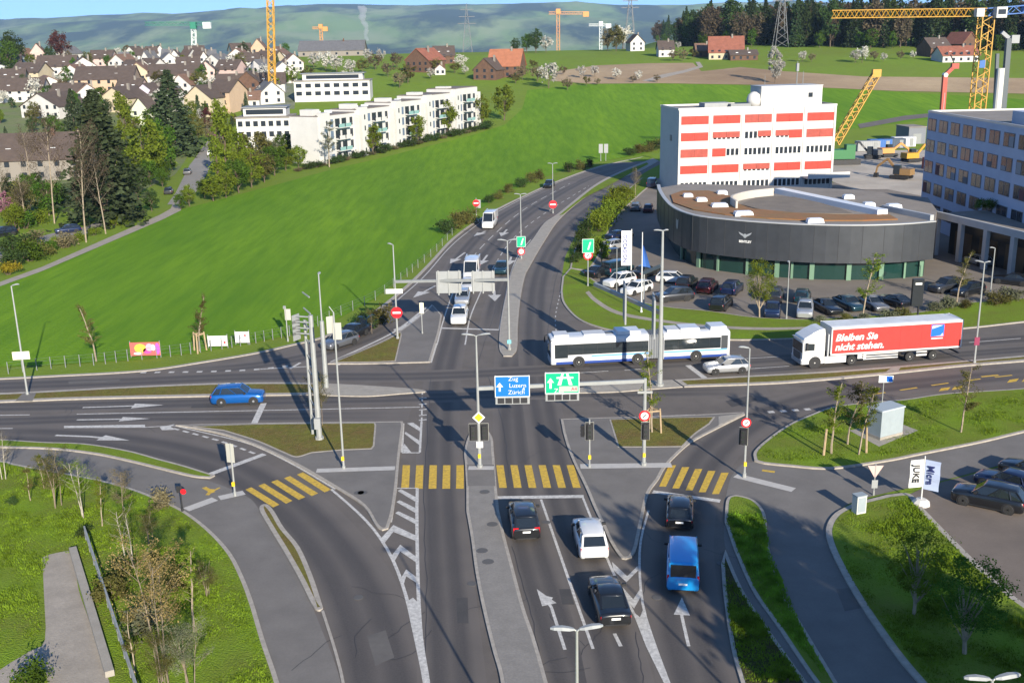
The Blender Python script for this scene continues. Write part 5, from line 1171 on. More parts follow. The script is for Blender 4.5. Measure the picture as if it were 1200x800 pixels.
for f in (.30,.40,.47,.55,.62,.655,.70,.78,.86,.93,.985):
    i = f*(n-1); k = int(i); a, b = Vector(ra_[k]), Vector(ra_[min(n-1,k+1)]); p = a.lerp(b, i-k); d = (b-a).normalized(); nn = Vector((-d.y,d.x)); p = p+nn*1.25
    mb = MB(); mb.box(p.x,p.y,0,.3 if int(f*100) % 2 else .6,.22,2.5,rz=atan2(d.y,d.x)); mb.build('glass_fin', GFIN, t)
# sedum crescent, inner ring wall, skylights
def on_roof(px): return [(G(*p,RZ-.4).x-c0.x, G(*p,RZ-.4).y-c0.y) for p in px]
mb = MB(); mb.prism(on_roof([(786,229),(789,238),(812,246),(850,252),(900,256.5),(955,259),(1010,259),(1052,257.5),(1042,252),(985,252),(930,250),(880,245),(856,236),(858,231),(830,224),(800,224)]), RZ-.43, RZ-.28, bottom=False); mb.build('sedum_planting', SEDUM, t)
ring = S([Vector(p) for p in on_roof([(905,229),(875,232.5),(856,238.5),(862,245)])], 5); mb = MB(); ribbon(mb, ring, RZ-.42, RZ+.75, .3); mb.build('inner_ring_wall', mat('ring_wall_pale',(.42,.39,.35),.9), t, fix=True)
mb = MB(); mb.prism(on_roof([(868,240),(885,232),(905,230),(940,232),(985,245),(1000,251),(940,250),(895,247)]), RZ-.43, RZ-.32, bottom=False); mb.build('gravel_deck', mat('brown_gravel_deck',(.16,.135,.11),1,noise=(.5,.15)), t)
for px, py, w_, l_ in ((806,230.5,1.5,1.5),(822,235.5,1.6,1.6),(843,242,2.4,1.6),(871,251.5,2.6,1.7),(846,227,1.6,1.4),(955,260,2.2,1.2),(1018,241,1.6,1.4),(1047,243,2,1.6),(994,232,1.6,1.3)):
    p = G(px,py,RZ-.3); s_ = MB(); s_.box(p.x-c0.x,p.y-c0.y,RZ-.4,w_,l_,.55,taper=.12); k_ = s_.build('skylight', SKYL, t); s_ = MB(); s_.box(p.x-c0.x,p.y-c0.y,RZ+.15,w_*.7,l_*.7,.06); s_.build('skylight_dome', mat('dome_plastic',(.7,.72,.74),.25), k_)
a, b = on_roof([(913,226),(1034,252)]); mb = MB(); mb.bar((*a,RZ-.1),(*b,RZ-.1),1.7,.9); mb.build('long_skylight', SKYL, t)
a, b = on_roof([(1035,246),(1092,258)]); mb = MB(); mb.bar((*a,RZ-.1),(*b,RZ-.1),.6,.8); mb.build('roof_upstand', PARA, t)
# winged emblem and word on the band
def band_frame(px):
    best = min(range(n-1), key=lambda i: abs((600+F*(Vector((arc[i].x,arc[i].y,5))-EYE).dot(_rt)/(Vector((arc[i].x,arc[i].y,5))-EYE).dot(_fw))-px))
    a, b = Vector(ra_[best]), Vector(ra_[best+1]); d = (b-a).normalized(); return a, d, Vector((d.y,-d.x))
SILV = mat('emblem_silver', (.34,.36,.38), .35, metal=.3)
a, d, nn = band_frame(875)
def band_pts(pts, k=.06): return [(a.x+d.x*u+nn.x*k, a.y+d.y*u+nn.y*k, z) for u, z in pts]
mb = MB()
for q in (-1,1):
    mb.add(band_pts([(q*.22,5.70),(q*.92,6.0),(q*.8,5.78),(q*.62,5.62),(q*.22,5.40)]), [(0,1,2,3,4)] if q < 0 else [(4,3,2,1,0)])
mb.add(band_pts([(.25*cos(2*pi*i/12), 5.5+.29*sin(2*pi*i/12)) for i in range(12)], .08), [tuple(range(12))]); em = mb.build('winged_emblem', SILV, t)
lettering('BENTLEY', .42, SWHITE, t, (a.x-d.x*.8+nn.x*.08, a.y-d.y*.8+nn.y*.08, 4.6), (d.x,d.y,0), (0,0,1), ext=.02, bold=.02)
a, d, nn = band_frame(796); mb = MB(); mb.add(band_pts([(-.5,6.3),(0,6.0),(.5,6.3),(.35,5.0),(0,4.7),(-.35,5.0)]), [(0,5,4,3,2,1)]); mb.build('shield_emblem', SILV, t)
# ---------------------------------------------------------------- low wing with shaded portals
A = G(1101.5,247,6.3); Bq = G(1200,270,6.3); Lw, rz = frame_of(A, Bq); Lw += 16; PORT = mat('portal_concrete', (.36,.37,.38), .85, noise=(.5,.08))
t = empty('low_workshop', (A.x,A.y,0), rz, 'low flat roofed workshop with grey portal columns at the right edge', 'building')
mb = MB(); mb.box(Lw/2, 17, 0, Lw, 30, 5.4); mb.build('wall', mat('workshop_dark_glass',(.02,.022,.026),.2), t)
mb = MB(); mb.box(Lw/2, 16, 5.4, Lw+.4, 33, .55); mb.build('roof_slab', FLAT, t); mb = MB(); mb.box(Lw/2, -.6, 5.35, Lw+.4, .4, .95); mb.build('fascia', PORT, t)
for k in range(7): mb = MB(); mb.box(.4+k*Lw/6.3, -.5, 0, .7, .6, 5.35); mb.build('portal_column', PORT, t)
for k in range(5): mb = MB(); mb.box(.5+(k+.5)*Lw/6.3, 1.95, .1, Lw/6.3-1.6, .06, 3.4); mb.build('workshop_door', mat('bronze_glass',(.07,.05,.03),.2), t)
mb = MB(); mb.box(Lw*.55,5.0,5.95,9,1.4,.7); mb.build('planter', PORT, t)
# ---------------------------------------------------------------- blue grey office at the right edge
Ho = 18.3; A = G(1088,131.5,Ho); Bq = G(1200,150.5,Ho); Lo, rz = frame_of(A, Bq); pitch = Lo/7.3; Lt = Lo+13
BGW = mat('blue_grey_render', (.36,.40,.50), .85, noise=(.4,.05))
t = empty('grey_office', (A.x,A.y,0), rz, 'shaded blue grey office building with rows of square windows at the right edge', 'building')
mb = MB(); mb.box(Lt/2, 9, 0, Lt, 18, Ho); mb.build('wall', BGW, t); mb = MB(); mb.box(Lt/2,9,Ho,Lt-.8,17.2,.05); mb.build('roof', FLAT, t)
mb = MB(); mb.box(Lt/2,.15,Ho-.02,Lt+.2,.35,.32); mb.box(Lt/2,17.8,Ho-.02,Lt+.2,.35,.32); mb.box(-.0,9,Ho-.02,.35,17.2,.32); mb.build('parapet', PARA, t)
mb = MB(); mb.box(Lo*.86, 3.4, Ho, 4.0, 4.0, 1.9); mb.build('roof_cabin', BGW, t); mb = MB(); mb.tube((3.4,1,Ho),(3.4,1,Ho+3.2),.06,.04); mb.build('roof_antenna', GALV, t)
rnd = random.Random(5)
for r in range(5):
    for k in range(int(Lt/pitch)):
        z0 = Ho-2.85-r*3.35; x = pitch*(k+.45); wd = pitch*.74
        fr = MB(); fr.box(x,-.01,z0,wd,.06,1.95); f = fr.build('window', mat('window_frame_grey',(.08,.09,.11),.6), t)
        for q in (-1,1):
            mb = MB(); mb.box(x+q*wd*.24,-.045,z0+.1,wd*.42,.03,1.75); mb.build('pane', WIN, f)
        if rnd.random() < .45: mb = MB(); mb.box(x+rnd.choice((-1,1))*wd*.24,-.065,z0+.1,wd*.40,.02,rnd.uniform(.6,1.6)); mb.build('curtain', mat(*rnd.choice((('curtain_pale',(.22,.23,.25)),('curtain_red',(.09,.03,.035)),('curtain_grey',(.10,.11,.13))))), f)
p = T(1074,170); t = empty('site_hut', (p.x,p.y,p.z), .1, 'plain box building, shade painted into its grey walls, between the crane and the grey office', 'building'); mb = MB(); mb.box(1,6,0,5,8,4.6); mb.build('wall', mat('hut_shade_grey',(.15,.16,.18),.8), t); mb = MB(); mb.box(1,6,4.6,5.3,8.3,.25); mb.build('roof', FLAT, t); panel(t,'door',1,1.5,2.4,2.8,GALD,1.97)  # wall colour darkened to carry the shade on the hut
# ---------------------------------------------------------------- long white apartment row
A = T(377,193); Bq = T(562,147); La, rz = frame_of(A, Bq); Ha = 12.6
t = empty('apartment_row', (A.x,A.y,A.z-.5), rz, 'long white apartment row with stair towers beside the crop field', 'building')
GRNG = mat('balcony_glass', (.20,.34,.33), .2); SHB = mat('recess_shade_blue', (.10,.14,.20), .6)  # shade of the recessed bays and their blue glass put into one colour
un = 5
for u in range(un):
    x0 = La*u/un; lu = La/un; q_ = A.lerp(Bq, (u+.35)/un); zu = max(0, tz(q_.x, q_.y)-A.z); Ht_ = Ha+.25*u
    kid0 = {c_.name for c_ in t.children}
    mb = MB(); mb.box(x0+lu/2, 5.0, -2.5, lu-.004, 9-.02*u, Ht_+2.5); mb.build('wall', WALLW, t); mb = MB(); mb.box(x0+lu/2, 5.0, Ht_, lu-.5, 8.4, .25); mb.build('roof', mat('apartment_roof',(.14,.12,.105),.95,noise=(.4,.2)), t)
    mb = MB(); mb.box(x0+lu*.13, .2, 0, lu*.17, 2.0, Ha+1.0); tw = mb.build('stair_tower', WALLW, t)
    for k in range(4): panel(t, 'stair_window', x0+lu*.13, 1.9+k*3.0, .55, 1.3, WIN, -.81, th=.04, parent=tw)
    mb = MB(); mb.box(x0+lu*.13, 4.5, Ha+.2, 3.2, 4, 1.6); mb.build('roof_penthouse', WALLW, t)
    for q in (1,2):
        mb = MB(); mb.box(x0+lu*(.13+.29*q), 6, Ha+.2, 1.5, 1.5, .8); mb.build('roof_vent', SKYL, t)
    for k in range(4):
        z = .15+k*3.05
        for j, f in enumerate((.33,.50,.67,.86)):
            x = x0+lu*f; wd = lu*.13
            if j in (1,2) and k > 0:
                mb = MB(); mb.box(x, -.3, z-.1, wd*1.12, 1.4, .16); s_ = mb.build('balcony', WALLW, t); mb = MB(); mb.box(x, -.97, z+.06, wd*1.1, .05, .95); mb.build('balcony_rail', GRNG if (u+k) % 2 else WALLW, s_)
            f_ = MB(); f_.box(x, .48, z+.25 if k else z, wd*(.9 if j != 3 else .55), .06, 2.1 if k else 2.4); w_ = f_.build('window', WIN if j else SHB, t)  # first panel per floor: flat recess, its shade painted blue
    mb = MB(); mb.box(x0+lu*.955, -.1, 0, lu*.05, 1.4, Ha*.96); mb.build('fin_wall', WALLW, t)
    for c_ in t.children:
        if c_.name not in kid0: c_.location.z += zu
def slab_block(name, label, c, wpx, h, dep, floors, nb, rzo=0.0, setback=True):
    p = T(*c); w_ = wpx/ppm(p); t = empty(name, (p.x,p.y,p.z-.4), rzo, label, 'building')
    mb = MB(); mb.box(0, dep/2, 0, w_, dep, h); mb.build('wall', WALLW, t); mb = MB(); mb.box(0,dep/2,h,w_+.6,dep+.6,.3); mb.build('roof', FLAT, t)
    if setback: mb = MB(); mb.box(0,dep/2+1,h+.3,w_*.8,dep*.6,2.4); o = mb.build('attic', WALLW, t); mb = MB(); mb.box(0,dep/2+1,h+2.7,w_*.86,dep*.7,.25); mb.build('attic_roof', GALD, t); panel(t,'ribbon_window',0,h+1.5,w_*.7,1.4,WIN,dep/2+1-dep*.3-.03,parent=o)
    for r in range(floors):
        for k in range(nb):
            x = (k+.5-nb/2)*w_/nb; panel(t, 'window', x, h-1.6-r*3.0, w_/nb*.6, 1.5, WIN, -.02, th=.08)
    return t
slab_block('white_block', 'white flat block with set back attic left of the apartment row', (311,176), 62, 9.6, 13, 3, 7, .05)
slab_block('white_block', 'two storey white modern block rising behind the apartment row', (390,119), 88, 8.2, 12, 2, 8, .03)
# ---------------------------------------------------------------- village houses and farms
ROOFS = {'dark': mat('dark_tile_roof',(.075,.055,.045),.9,noise=(.6,.18),noise2=(5,.3,(.06,.045,.037))), 'brown': mat('brown_tile_roof',(.15,.088,.060),.9,noise=(.6,.18)), 'red': mat('red_tile_roof',(.22,.080,.050),.9,noise=(.6,.18)), 'orange': mat('orange_tile_roof',(.30,.115,.060),.9,noise=(.6,.15)), 'grey': mat('grey_tile_roof',(.11,.11,.115),.9,noise=(.6,.15))}
WALLS = {'white': mat('house_white',(.45,.44,.42),.9,noise=(.5,.06)), 'cream': mat('house_cream',(.42,.36,.25),.9,noise=(.5,.06)), 'peach': mat('house_peach',(.40,.29,.20),.9,noise=(.5,.06)), 'pink': mat('house_pink',(.44,.33,.30),.9,noise=(.5,.06)), 'lilac': mat('house_lilac',(.50,.46,.55),.9,noise=(.5,.06)), 'lime': mat('house_lime',(.54,.56,.42),.9,noise=(.5,.06)), 'wood': mat('dark_timber_wall',(.10,.055,.035),.9,noise=(.9,.2)), 'grey': mat('house_grey',(.20,.18,.155),.9)}
def house(c, wpx, wall, roof, label, ridge='y', rot=0.0, he=5.2, rise=None, dep=None, floors=2, name='house', group=None, detail=True, ov=.5, cat='house', m=None):
    p = T(*c); w_ = m or wpx/ppm(p); dep = dep or w_*1.05; t = empty(name, (p.x,p.y,p.z-.3), rot, label, cat, group); W_ = WALLS[wall]; R_ = ROOFS[roof]
    span = w_ if ridge == 'y' else dep; rise = rise or span*.33
    mb = MB(); hw, hd = w_/2, dep
    if ridge == 'y':
        pr = [(-hw,0),(hw,0),(hw,he),(0,he+rise),(-hw,he)]
        mb.loft([[(x,0,z) for x,z in pr],[(x,hd,z) for x,z in pr]])
    else:
        pr = [(0,0),(hd,0),(hd,he),(hd/2,he+rise),(0,he)]
        mb.loft([[(-hw,y,z) for y,z in pr],[(hw,y,z) for y,z in pr]])
    mb.build('wall', W_, t, fix=True)
    mb = MB(); sl = rise/(span/2); th = .28
    for q in (-1,1):
        e = span/2+ov; ze = he-sl*ov
        if ridge == 'y': mb.loft([[(0,y,he+rise+.03),(q*e,y,ze+.03),(q*e,y,ze+.03+th),(0,y,he+rise+.03+th)] for y in (-ov,hd+ov)])
        else: mb.loft([[(x,hd/2,he+rise+.03),(x,hd/2+q*e,ze+.03),(x,hd/2+q*e,ze+.03+th),(x,hd/2,he+rise+.03+th)] for x in (-hw-ov,hw+ov)])
    rf = mb.build('roof', R_, t, fix=True)
    if detail:
        cx = hw*.35; cy = hd*.45; mb = MB(); mb.box(cx, cy, he+rise*.55, .8, .8, rise*.45+1.3); mb.build('chimney', WALLS['grey'] if wall != 'grey' else WALLS['wood'], rf)
        nb = max(2, min(6, int(w_/3.2)))
        for r in range(floors):
            for k in range(nb):
                if ridge == 'y' and r >= 2 and abs(k+.5-nb/2) > .6: continue
                panel(t, 'window', (k+.5-nb/2)*w_/nb, 1.7+r*2.7, 1.15, 1.35, WIN, -.02, th=.09)
        if ridge == 'x' and w_ > 9:
            for k in (-.25,.2): mb = MB(); mb.box(w_*k, hd*.24, he+rise*.35, 1.2, 1.6, .5); mb.build('roof_window', SKYL, rf)
    return t
H = house
H((40,212),112,'grey','dark','large house with wide dark roof and skylights nearest the field, far left','x',.12,5.5,5.5,14,floors=2)
H((98,190),44,'cream','dark','dark gabled wing joining the large far left house behind bare trees','y',.25,5.0,4.5,16)
H((48,139),56,'white','dark','white house with broad gable and dark roof at far left','y',-.35,4.6,4.6,16)
H((60,115),44,'white','brown','white gabled house with red brown roof behind the broad white gable','y',.5,5,4,17)
H((24,120),52,'white','dark','white house with long dark roof left of the red brown roof','x',.1,5,4.5,12)
H((8,118),24,'lime','grey','small pale green gabled house cut by the left edge','y',-.2,4.5,4)
H((124,116),66,'peach','dark','large peach three storey house with wide dark roof in the village centre','x',.12,8.2,4.8,15,floors=3)
H((163,102),22,'cream','brown','narrow cream gable at the right end of the large peach house','y',.1,7.2,3.4,13)
H((135,132),38,'cream','dark','cream house with gable and four windows before the peach house','y',-.28,5.6,3.8,15)
H((171,126),34,'lilac','dark','pale lilac house half behind the tall spruce','y',-.35,5.4,3.8,14)
H((166,147),28,'lime','dark','pale yellow green gable between two tall conifers','y',-.35,5.2,4.4,14)
H((233,137),36,'cream','dark','cream gabled house with a dark roof right of the tall spruce','y',-.3,7.0,4.2,13,floors=3)
H((258,133),28,'peach','dark','peach walled house wing with steep dark roof beside the cream gable','x',-.3,8,4,13,floors=3)
H((205,101),62,'white','dark','white house with long dark roof and red awnings behind the spruce','x',.05,5,4.5,13)
H((243,97),24,'pink','dark','pale pink gable at the end of the long dark roof','y',.2,5.2,4.5,12)
H((291,112),27,'wood','dark','dark red timber chalet with white trimmed windows right of the cream gable','y',.0,5.8,4.0,13)
H((287,126),34,'white','brown','low white house with brown roof below the timber chalet','x',.1,3.2,2.8,10,floors=1)
H((259,62),44,'peach','brown','big peach house with broad brown roof on the village skyline','x',-.12,7.0,7.5,20,floors=2)
H((207,62),42,'cream','brown','long cream house with brown roof on the village skyline','x',.06,5.5,5,16)
H((178,64),17,'cream','brown','cream gable left of the dark skyline conifer','y',.1,6,5,14)
H((108,66),18,'white','dark','white steep gable on the skyline left of the pair','y',.25,6,6,14)
H((128,64),13,'white','grey','small white gable with pale roof on the skyline','y',-.2,5,5,12)
H((88,70),18,'white','dark','white house with dark roof under the copper beech','y',.3,5.5,5,14)
H((45,74),16,'pink','brown','pinkish gable left of the copper beech','y',.3,6,5,14)
H((66,88),44,'white','dark','long dark roofed house below the copper beech','x',.1,4.5,5,12)
H((30,96),34,'cream','dark','cream house with dark hipped looking roof near the left edge','x',-.15,4.6,4.2,13)
H((100,92),36,'white','dark','white gabled house with two dark dormer roofs left of centre village','y',.4,5,5,18)
H((303,68),16,'peach','brown','peach gable beside the yellow crane mast','y',.1,6,5,14)
H((318,110),32,'white','dark','white house with dark roof behind the white block','x',.15,4.5,4,11)
H((333,98),30,'white','grey','white house with grey roof right of the crane mast','y',.3,5,4.5,14)
H((388,66),76,'grey','grey','long low dark roofed hall on the ridge','x',.03,3.5,5.5,22,floors=1,name='hall',cat='hall')
H((352,63),24,'peach','red','low house with red brown roof left of the dark hall','x',.1,4,4,13)
H((489,85),32,'wood','red','brown timber farmhouse with reddish roof in the orchard','y',-.5,6.0,5.2,15,name='farmhouse')
H((521,75),24,'wood','dark','dark roofed barn right behind the timber farmhouse','x',.1,4.5,4.5,12,name='barn',cat='barn')
H((516,88),12,'white','brown','small white shed below the timber farmhouse','y',.1,3,2,6,floors=1,name='shed',cat='shed')
H((568,94),28,'wood','dark','dark timber barn gable with pale base on the meadow','y',-.35,4.8,4.8,17,name='barn',cat='barn')
H((590,91),38,'wood','orange','big barn with orange tiled roof beside the dark gable','x',-.2,5.4,7,16,name='barn',cat='barn')
H((747,60),17,'white','dark','small white house at the wood edge beside the pylon','y',.15,5.2,4.2,10)
H((781,67),18,'white','dark','white house with black roof right of the pylon house','x',.0,4.4,4,10)
H((851,70),40,'cream','red','farm with broad red brown roof before the wood','x',-.15,4,7.5,18,name='farmhouse')
H((826,67),20,'wood','brown','brown shed left of the red roofed farm','x',0,3.5,3.5,10,floors=1,name='shed',cat='shed')
H((872,71),32,'wood','dark','long dark shed right of the red roofed farm','x',0,3,2.2,9,floors=1,name='shed',cat='shed')
H((1126,73),44,'white','red','farm with long red roof and white base near the yellow crane','x',.05,3.5,4.0,13,name='farmhouse')
H((1136,62),22,'wood','red','red gabled farm barn behind the long red roof','y',.3,5,5.5,15,name='barn',cat='barn')
H((1102,67),26,'wood','dark','dark weathered barn left of the red farm roofs','x',.2,5,4.5,13,name='barn',cat='barn')
# rows of small white houses and filler in the far village
rnd = random.Random(8); used = []
for i in range(13):
    x = 146+i*8.6+rnd.uniform(-1.5,1.5); y = 72+rnd.uniform(-3,9)
    H((x,y),rnd.uniform(10,15),'white','dark' if i % 3 else 'grey','small white house in the dense row behind the long dark roofs','y' if i % 2 else 'x',rnd.uniform(-.4,.4),4.8,3.6,10,group='small white row houses',detail=True)
fill = [(12,84),(20,75),(60,66),(72,72),(118,78),(138,84),(150,92),(96,108),(75,124),(105,124),(150,118),(190,116),(188,132),(212,112),(222,88),(250,84),(265,92),(278,76),(292,82),(300,92),(310,80),(322,74),(270,112),(200,82),(170,90),(85,98),(15,104),(320,122),(230,72),(345,84),(285,68),(5,70)]
for i, (x, y) in enumerate(fill):
    H((x,y),0,('white','white','cream','white','pink','white')[i % 6],('dark','brown','dark','grey')[i % 4],'%s house with %s roof packed in the village on the left' % (('white','white','cream','white','pink','white')[i % 6], ('dark','brown','dark','grey')[i % 4]),'xy'[i % 2],rnd.uniform(-.5,.5),4.6,4.0,11,group='houses packed in the village, %s walls, %s roofs' % (('white','white','cream','white','pink','white')[i % 6], ('dark','brown','dark','grey')[i % 4]),m=rnd.uniform(9.5,13))
# ---------------------------------------------------------------- cranes, pylons, site machines
CY = mat('crane_yellow', (.42,.225,.02), .5); CGR = mat('crane_green', (.02,.16,.10), .5); CO = mat('crane_orange', (.5,.22,.06), .6); CB = mat('machine_blue', (.02,.10,.32), .5)
def lattice(mb, p0, p1, w_, nseg, r=.06, tri=False):
    p0, p1 = Vector(p0), Vector(p1); d = (p1-p0); L = d.length; d.normalize()
    a = Vector((0,0,1)) if abs(d.z) < .9 else Vector((1,0,0)); u = d.cross(a).normalized()*w_/2; v = u.cross(d).normalized()*w_/2
    cs = [u-v,-u-v,v*1.0] if tri else [u+v,u-v,-u-v,-u+v]; k = len(cs)
    for c in cs: mb.bar(p0+c, p1+c, r*2, r*2)
    for i in range(nseg):
        a0, a1 = p0+d*L*i/nseg, p0+d*L*(i+1)/nseg
        for j in range(k): 
            x, y = (cs[j], cs[(j+1)%k]) if i % 2 else (cs[(j+1)%k], cs[j]); mb.bar(a0+x, a1+y, r*1.3, r*1.3)
def wp(px, py, Y, o): q = at_depth(px,py,Y); return (q.x-o.x, q.y-o.y, q.z-o.z)
Yc = 235; o = at_depth(1143,170,Yc); o.z = 0; t = empty('tower_crane', tuple(o), 0, 'yellow tower crane with long jib rising behind the grey office', 'crane')
top = wp(1156,18,Yc,o); mb = MB(); lattice(mb, (top[0],0,0), top, 2.5, 24, .10); mb.build('mast', CY, t)
e = wp(975,17,Yc+6,o); mb = MB(); lattice(mb, (top[0],0,top[2]+.6), e, 1.6, 34, .085, True); mb.build('jib', CY, t)
e2 = wp(1225,9,Yc,o); mb = MB(); lattice(mb, (top[0],0,top[2]+.6), e2, 1.5, 7, .1); mb.build('counter_jib', CB, t); mb = MB(); mb.box(top[0]+10,0,top[2]+.2,5,1.6,1.8); mb.build('counterweight', CB, t)
mb = MB(); mb.box(top[0]+2.2,-1.4,top[2]-.6,2.2,2,2.2); mb.build('cab', WALLW, t); mb = MB(); mb.box(top[0]-2.0,-1,top[2]-.3,1.6,1.6,1.7); mb.build('winch_box', WALLW, t); panel(t,'cab_window',top[0]+2.2,top[2]+.6,1.6,1.0,WIN,-2.42); panel(t,'blue_board',wp(1148,75,Yc,o)[0],wp(1148,75,Yc,o)[2],1.2,1.6,CB,-1.4)
Ym = 262; o = at_depth(980,180,Ym); o.z = tz(o.x,o.y); t = empty('mobile_crane', tuple(o), 0, 'mobile crane with raised yellow lattice boom behind the office block', 'crane')
mb = MB(); lattice(mb, wp(979,168,Ym,o), wp(1026,88,Ym,o), 1.6, 16, .11); mb.build('boom', CY, t); q = wp(1027,86,Ym,o); mb = MB(); mb.box(q[0],0,q[2]-.8,2.0,1.2,1.7); mb.build('boom_head', CY, t)
mb = MB(); mb.box(wp(985,168,Ym,o)[0],0,1.4,5,3,2.2); mb.box(wp(996,165,Ym,o)[0],-.3,1.4,2.2,2.2,3.4); mb.build('upper_carriage', mat('machine_green',(.02,.13,.04),.5), t); mb = MB(); mb.box(2,-1.6,0,7,.9,1.3); mb.box(2,1.6,0,7,.9,1.3); mb.build('crawler_track', BLK, t)
Yp = 250; o = at_depth(1104,150,Yp); o.z = tz(o.x,o.y); t = empty('concrete_pump', tuple(o), 0, 'red folding concrete pump boom rising behind the grey office roof', 'crane')
mb = MB(); REDP = mat('pump_red',(.33,.05,.03),.5); a, b_, c_2 = wp(1104.5,135,Yp,o), wp(1107.5,88,Yp,o), wp(1119,77,Yp,o); mb.bar((a[0],0,0),b_,1.0,1.0); mb.bar(b_,c_2,.8,.8); mb.box(c_2[0],0,c_2[2]-.7,1.6,1,1.2); mb.build('boom', REDP, t); mb = MB(); mb.lathe([(.5,-.6),(.5,.6)],12,(b_[0],0,b_[2]),'y'); mb.build('joint', SWHITE, t); mb = MB(); mb.tube(c_2, (c_2[0]-1.2,0,c_2[2]+2.4), .12); mb.build('hose', BLK, t); mb = MB(); mb.box(0,0,0,7,2.5,2.6); mb.build('pump_truck_body', REDP, t)
Yd = 225; o = at_depth(1172,160,Yd); o.z = 0; t = empty('drilling_rig', tuple(o), 0, 'dark drilling rig mast with white tube right of the yellow crane mast', 'rig')
mb = MB(); a, b_ = wp(1176,140,Yd,o), wp(1182,45,Yd,o); mb.bar((a[0],0,0),b_,1.0,1.0); mb.bar((a[0]-1,.4,0),(b_[0]-1.8,.4,b_[2]-3),.6,.6); mb.build('mast', mat('rig_dark',(.06,.075,.085),.5), t); mb = MB(); mb.tube((wp(1166,140,Yd,o)[0],-.8,0),(wp(1171,80,Yd,o)[0],-.8,wp(1171,80,Yd,o)[2]),.85,.75,12); mb.build('casing_tube', mat('casing_pale',(.5,.49,.45),.6), t)
mb = MB(); mb.bar(b_, wp(1174,38,Yd,o), .7,.7); mb.box(b_[0]+1.2,0,b_[2]-1,1.6,1.2,1.6); mb.build('mast_head', SIGB, t); mb = MB(); mb.box(2,0,0,8,3.5,3.4); mb.build('rig_body', CY, t)
def excavator(px, py, rot, col, label, up=1.0):
    p = T(px,py); t = empty('excavator', tuple(p), rot, label, 'excavator')
    for q in (-1,1): mb = MB(); mb.loft([[(x,q*1.3-.3,z) for x,z in ((-1.9,.2),(-2.1,.55),(-1.9,.95),(1.9,.95),(2.1,.55),(1.9,.2))],[(x,q*1.3+.3,z) for x,z in ((-1.9,.2),(-2.1,.55),(-1.9,.95),(1.9,.95),(2.1,.55),(1.9,.2))]]); mb.build('crawler_track', BLK, t, fix=True)
    mb = MB(); mb.box(-.6,0,1.05,3.6,2.6,1.3,taper=.04); mb.build('upper_body', col, t); mb = MB(); mb.box(.7,.75,1.1,1.5,1.1,2.0,taper=.08); mb.build('cab', WIN, t); mb = MB(); mb.bar((1,-.2,1.6),(3.4,-.2,4.2*up),.45,.5); mb.bar((3.4,-.2,4.2*up),(5.6,-.2,2.4*up),.4,.45); mb.bar((5.6,-.2,2.4*up),(5.9,-.2,.8),.3,.35); mb.build('arm', col, t); mb = MB(); mb.box(5.8,-.2,.1,.9,1.1,.9,taper=.2); mb.build('bucket', BLK, t)
excavator(1068,190,.3,CY,'yellow excavator nearest the grey office on the building site'); excavator(1056,210,2.4,mat('machine_brown',(.20,.12,.05),.6),'muddy brown excavator in the shade before the yellow one'); excavator(1022,186,2.9,mat('machine_grey',(.10,.10,.10),.6),'dark excavator in the middle of the building site'); excavator(1040,184,.2,CO,'orange digger beside the dark excavator',.8)
def container(px, py, rot, col, label, L=6.1):
    p = T(px,py); t = empty('site_container', tuple(p), rot, label, 'container', 'containers along the building site'); mb = MB(); mb.box(0,0,.1,L,2.5,2.6); mb.build('shell', col, t); mb = MB()
    for i in range(10): mb.box(-L/2+L*(i+.5)/10,-1.27,.15,.12,.05,2.5)
    mb.build('rib', col, t); panel(t,'door',L*.3,1.3,1,2.1,GALD,-1.3)
container(1016,177,.05,SIGB,'white site container nearest the mobile crane'); container(1030,175,.05,CB,'blue site container in the middle of the row'); container(1046,174,.05,mat('container_navy',(.04,.06,.09),.6),'navy site container right of the blue one'); container(1058,172,.05,mat('container_white',(.5,.5,.5),.6),'pale site container beside the grey hut')
def tower_crane(bx, by, ty, Y, jl, jr, jy, col, label, w_=2.0, jcol=None):
    o = at_depth(bx, by, Y); o.z = tz(o.x,o.y); t = empty('tower_crane', tuple(o), 0, label, 'crane'); tp = wp(bx,ty,Y,o); mb = MB(); lattice(mb,(0,0,0),(tp[0],0,tp[2]),w_,int(tp[2]/w_/1.1)+2,w_*.07); mb.build('mast', col, t)
    if jl: mb = MB(); a, c = wp(jl,jy,Y,o), wp(jr,jy,Y,o); lattice(mb,a,c,w_*.8,18,w_*.06); mb.build('jib', jcol or col, t); mb = MB(); mb.box(tp[0],0,tp[2]-.5,w_*1.5,w_*1.5,w_*1.6); mb.build('cab', jcol or col, t); mb = MB(); mb.box(c[0]-w_,0,c[2]-w_*1.2,w_*2,w_*1.2,w_*1.6); mb.build('counterweight', col, t)
tower_crane(316,76,-30,430,None,None,0,CY,'yellow lattice crane mast rising out of the top edge above the village',2.3)
tower_crane(227,62,33,640,170,247,28,mat('crane_pale',(.55,.58,.56),.5),'white and green tower crane over the village skyline',2.2,CGR)
tower_crane(654,48,16,1500,643,690,15.5,CO,'orange tower crane far away in the valley, left of two',4); tower_crane(704,46,30,1500,690,716,29.5,mat('crane_pale',(.55,.58,.56),.5),'small white tower crane far away in the valley',3.5)
tower_crane(376,52,33,1300,366,384,33,CO,'tiny orange tower crane on the ridge left of the steam plume',3)
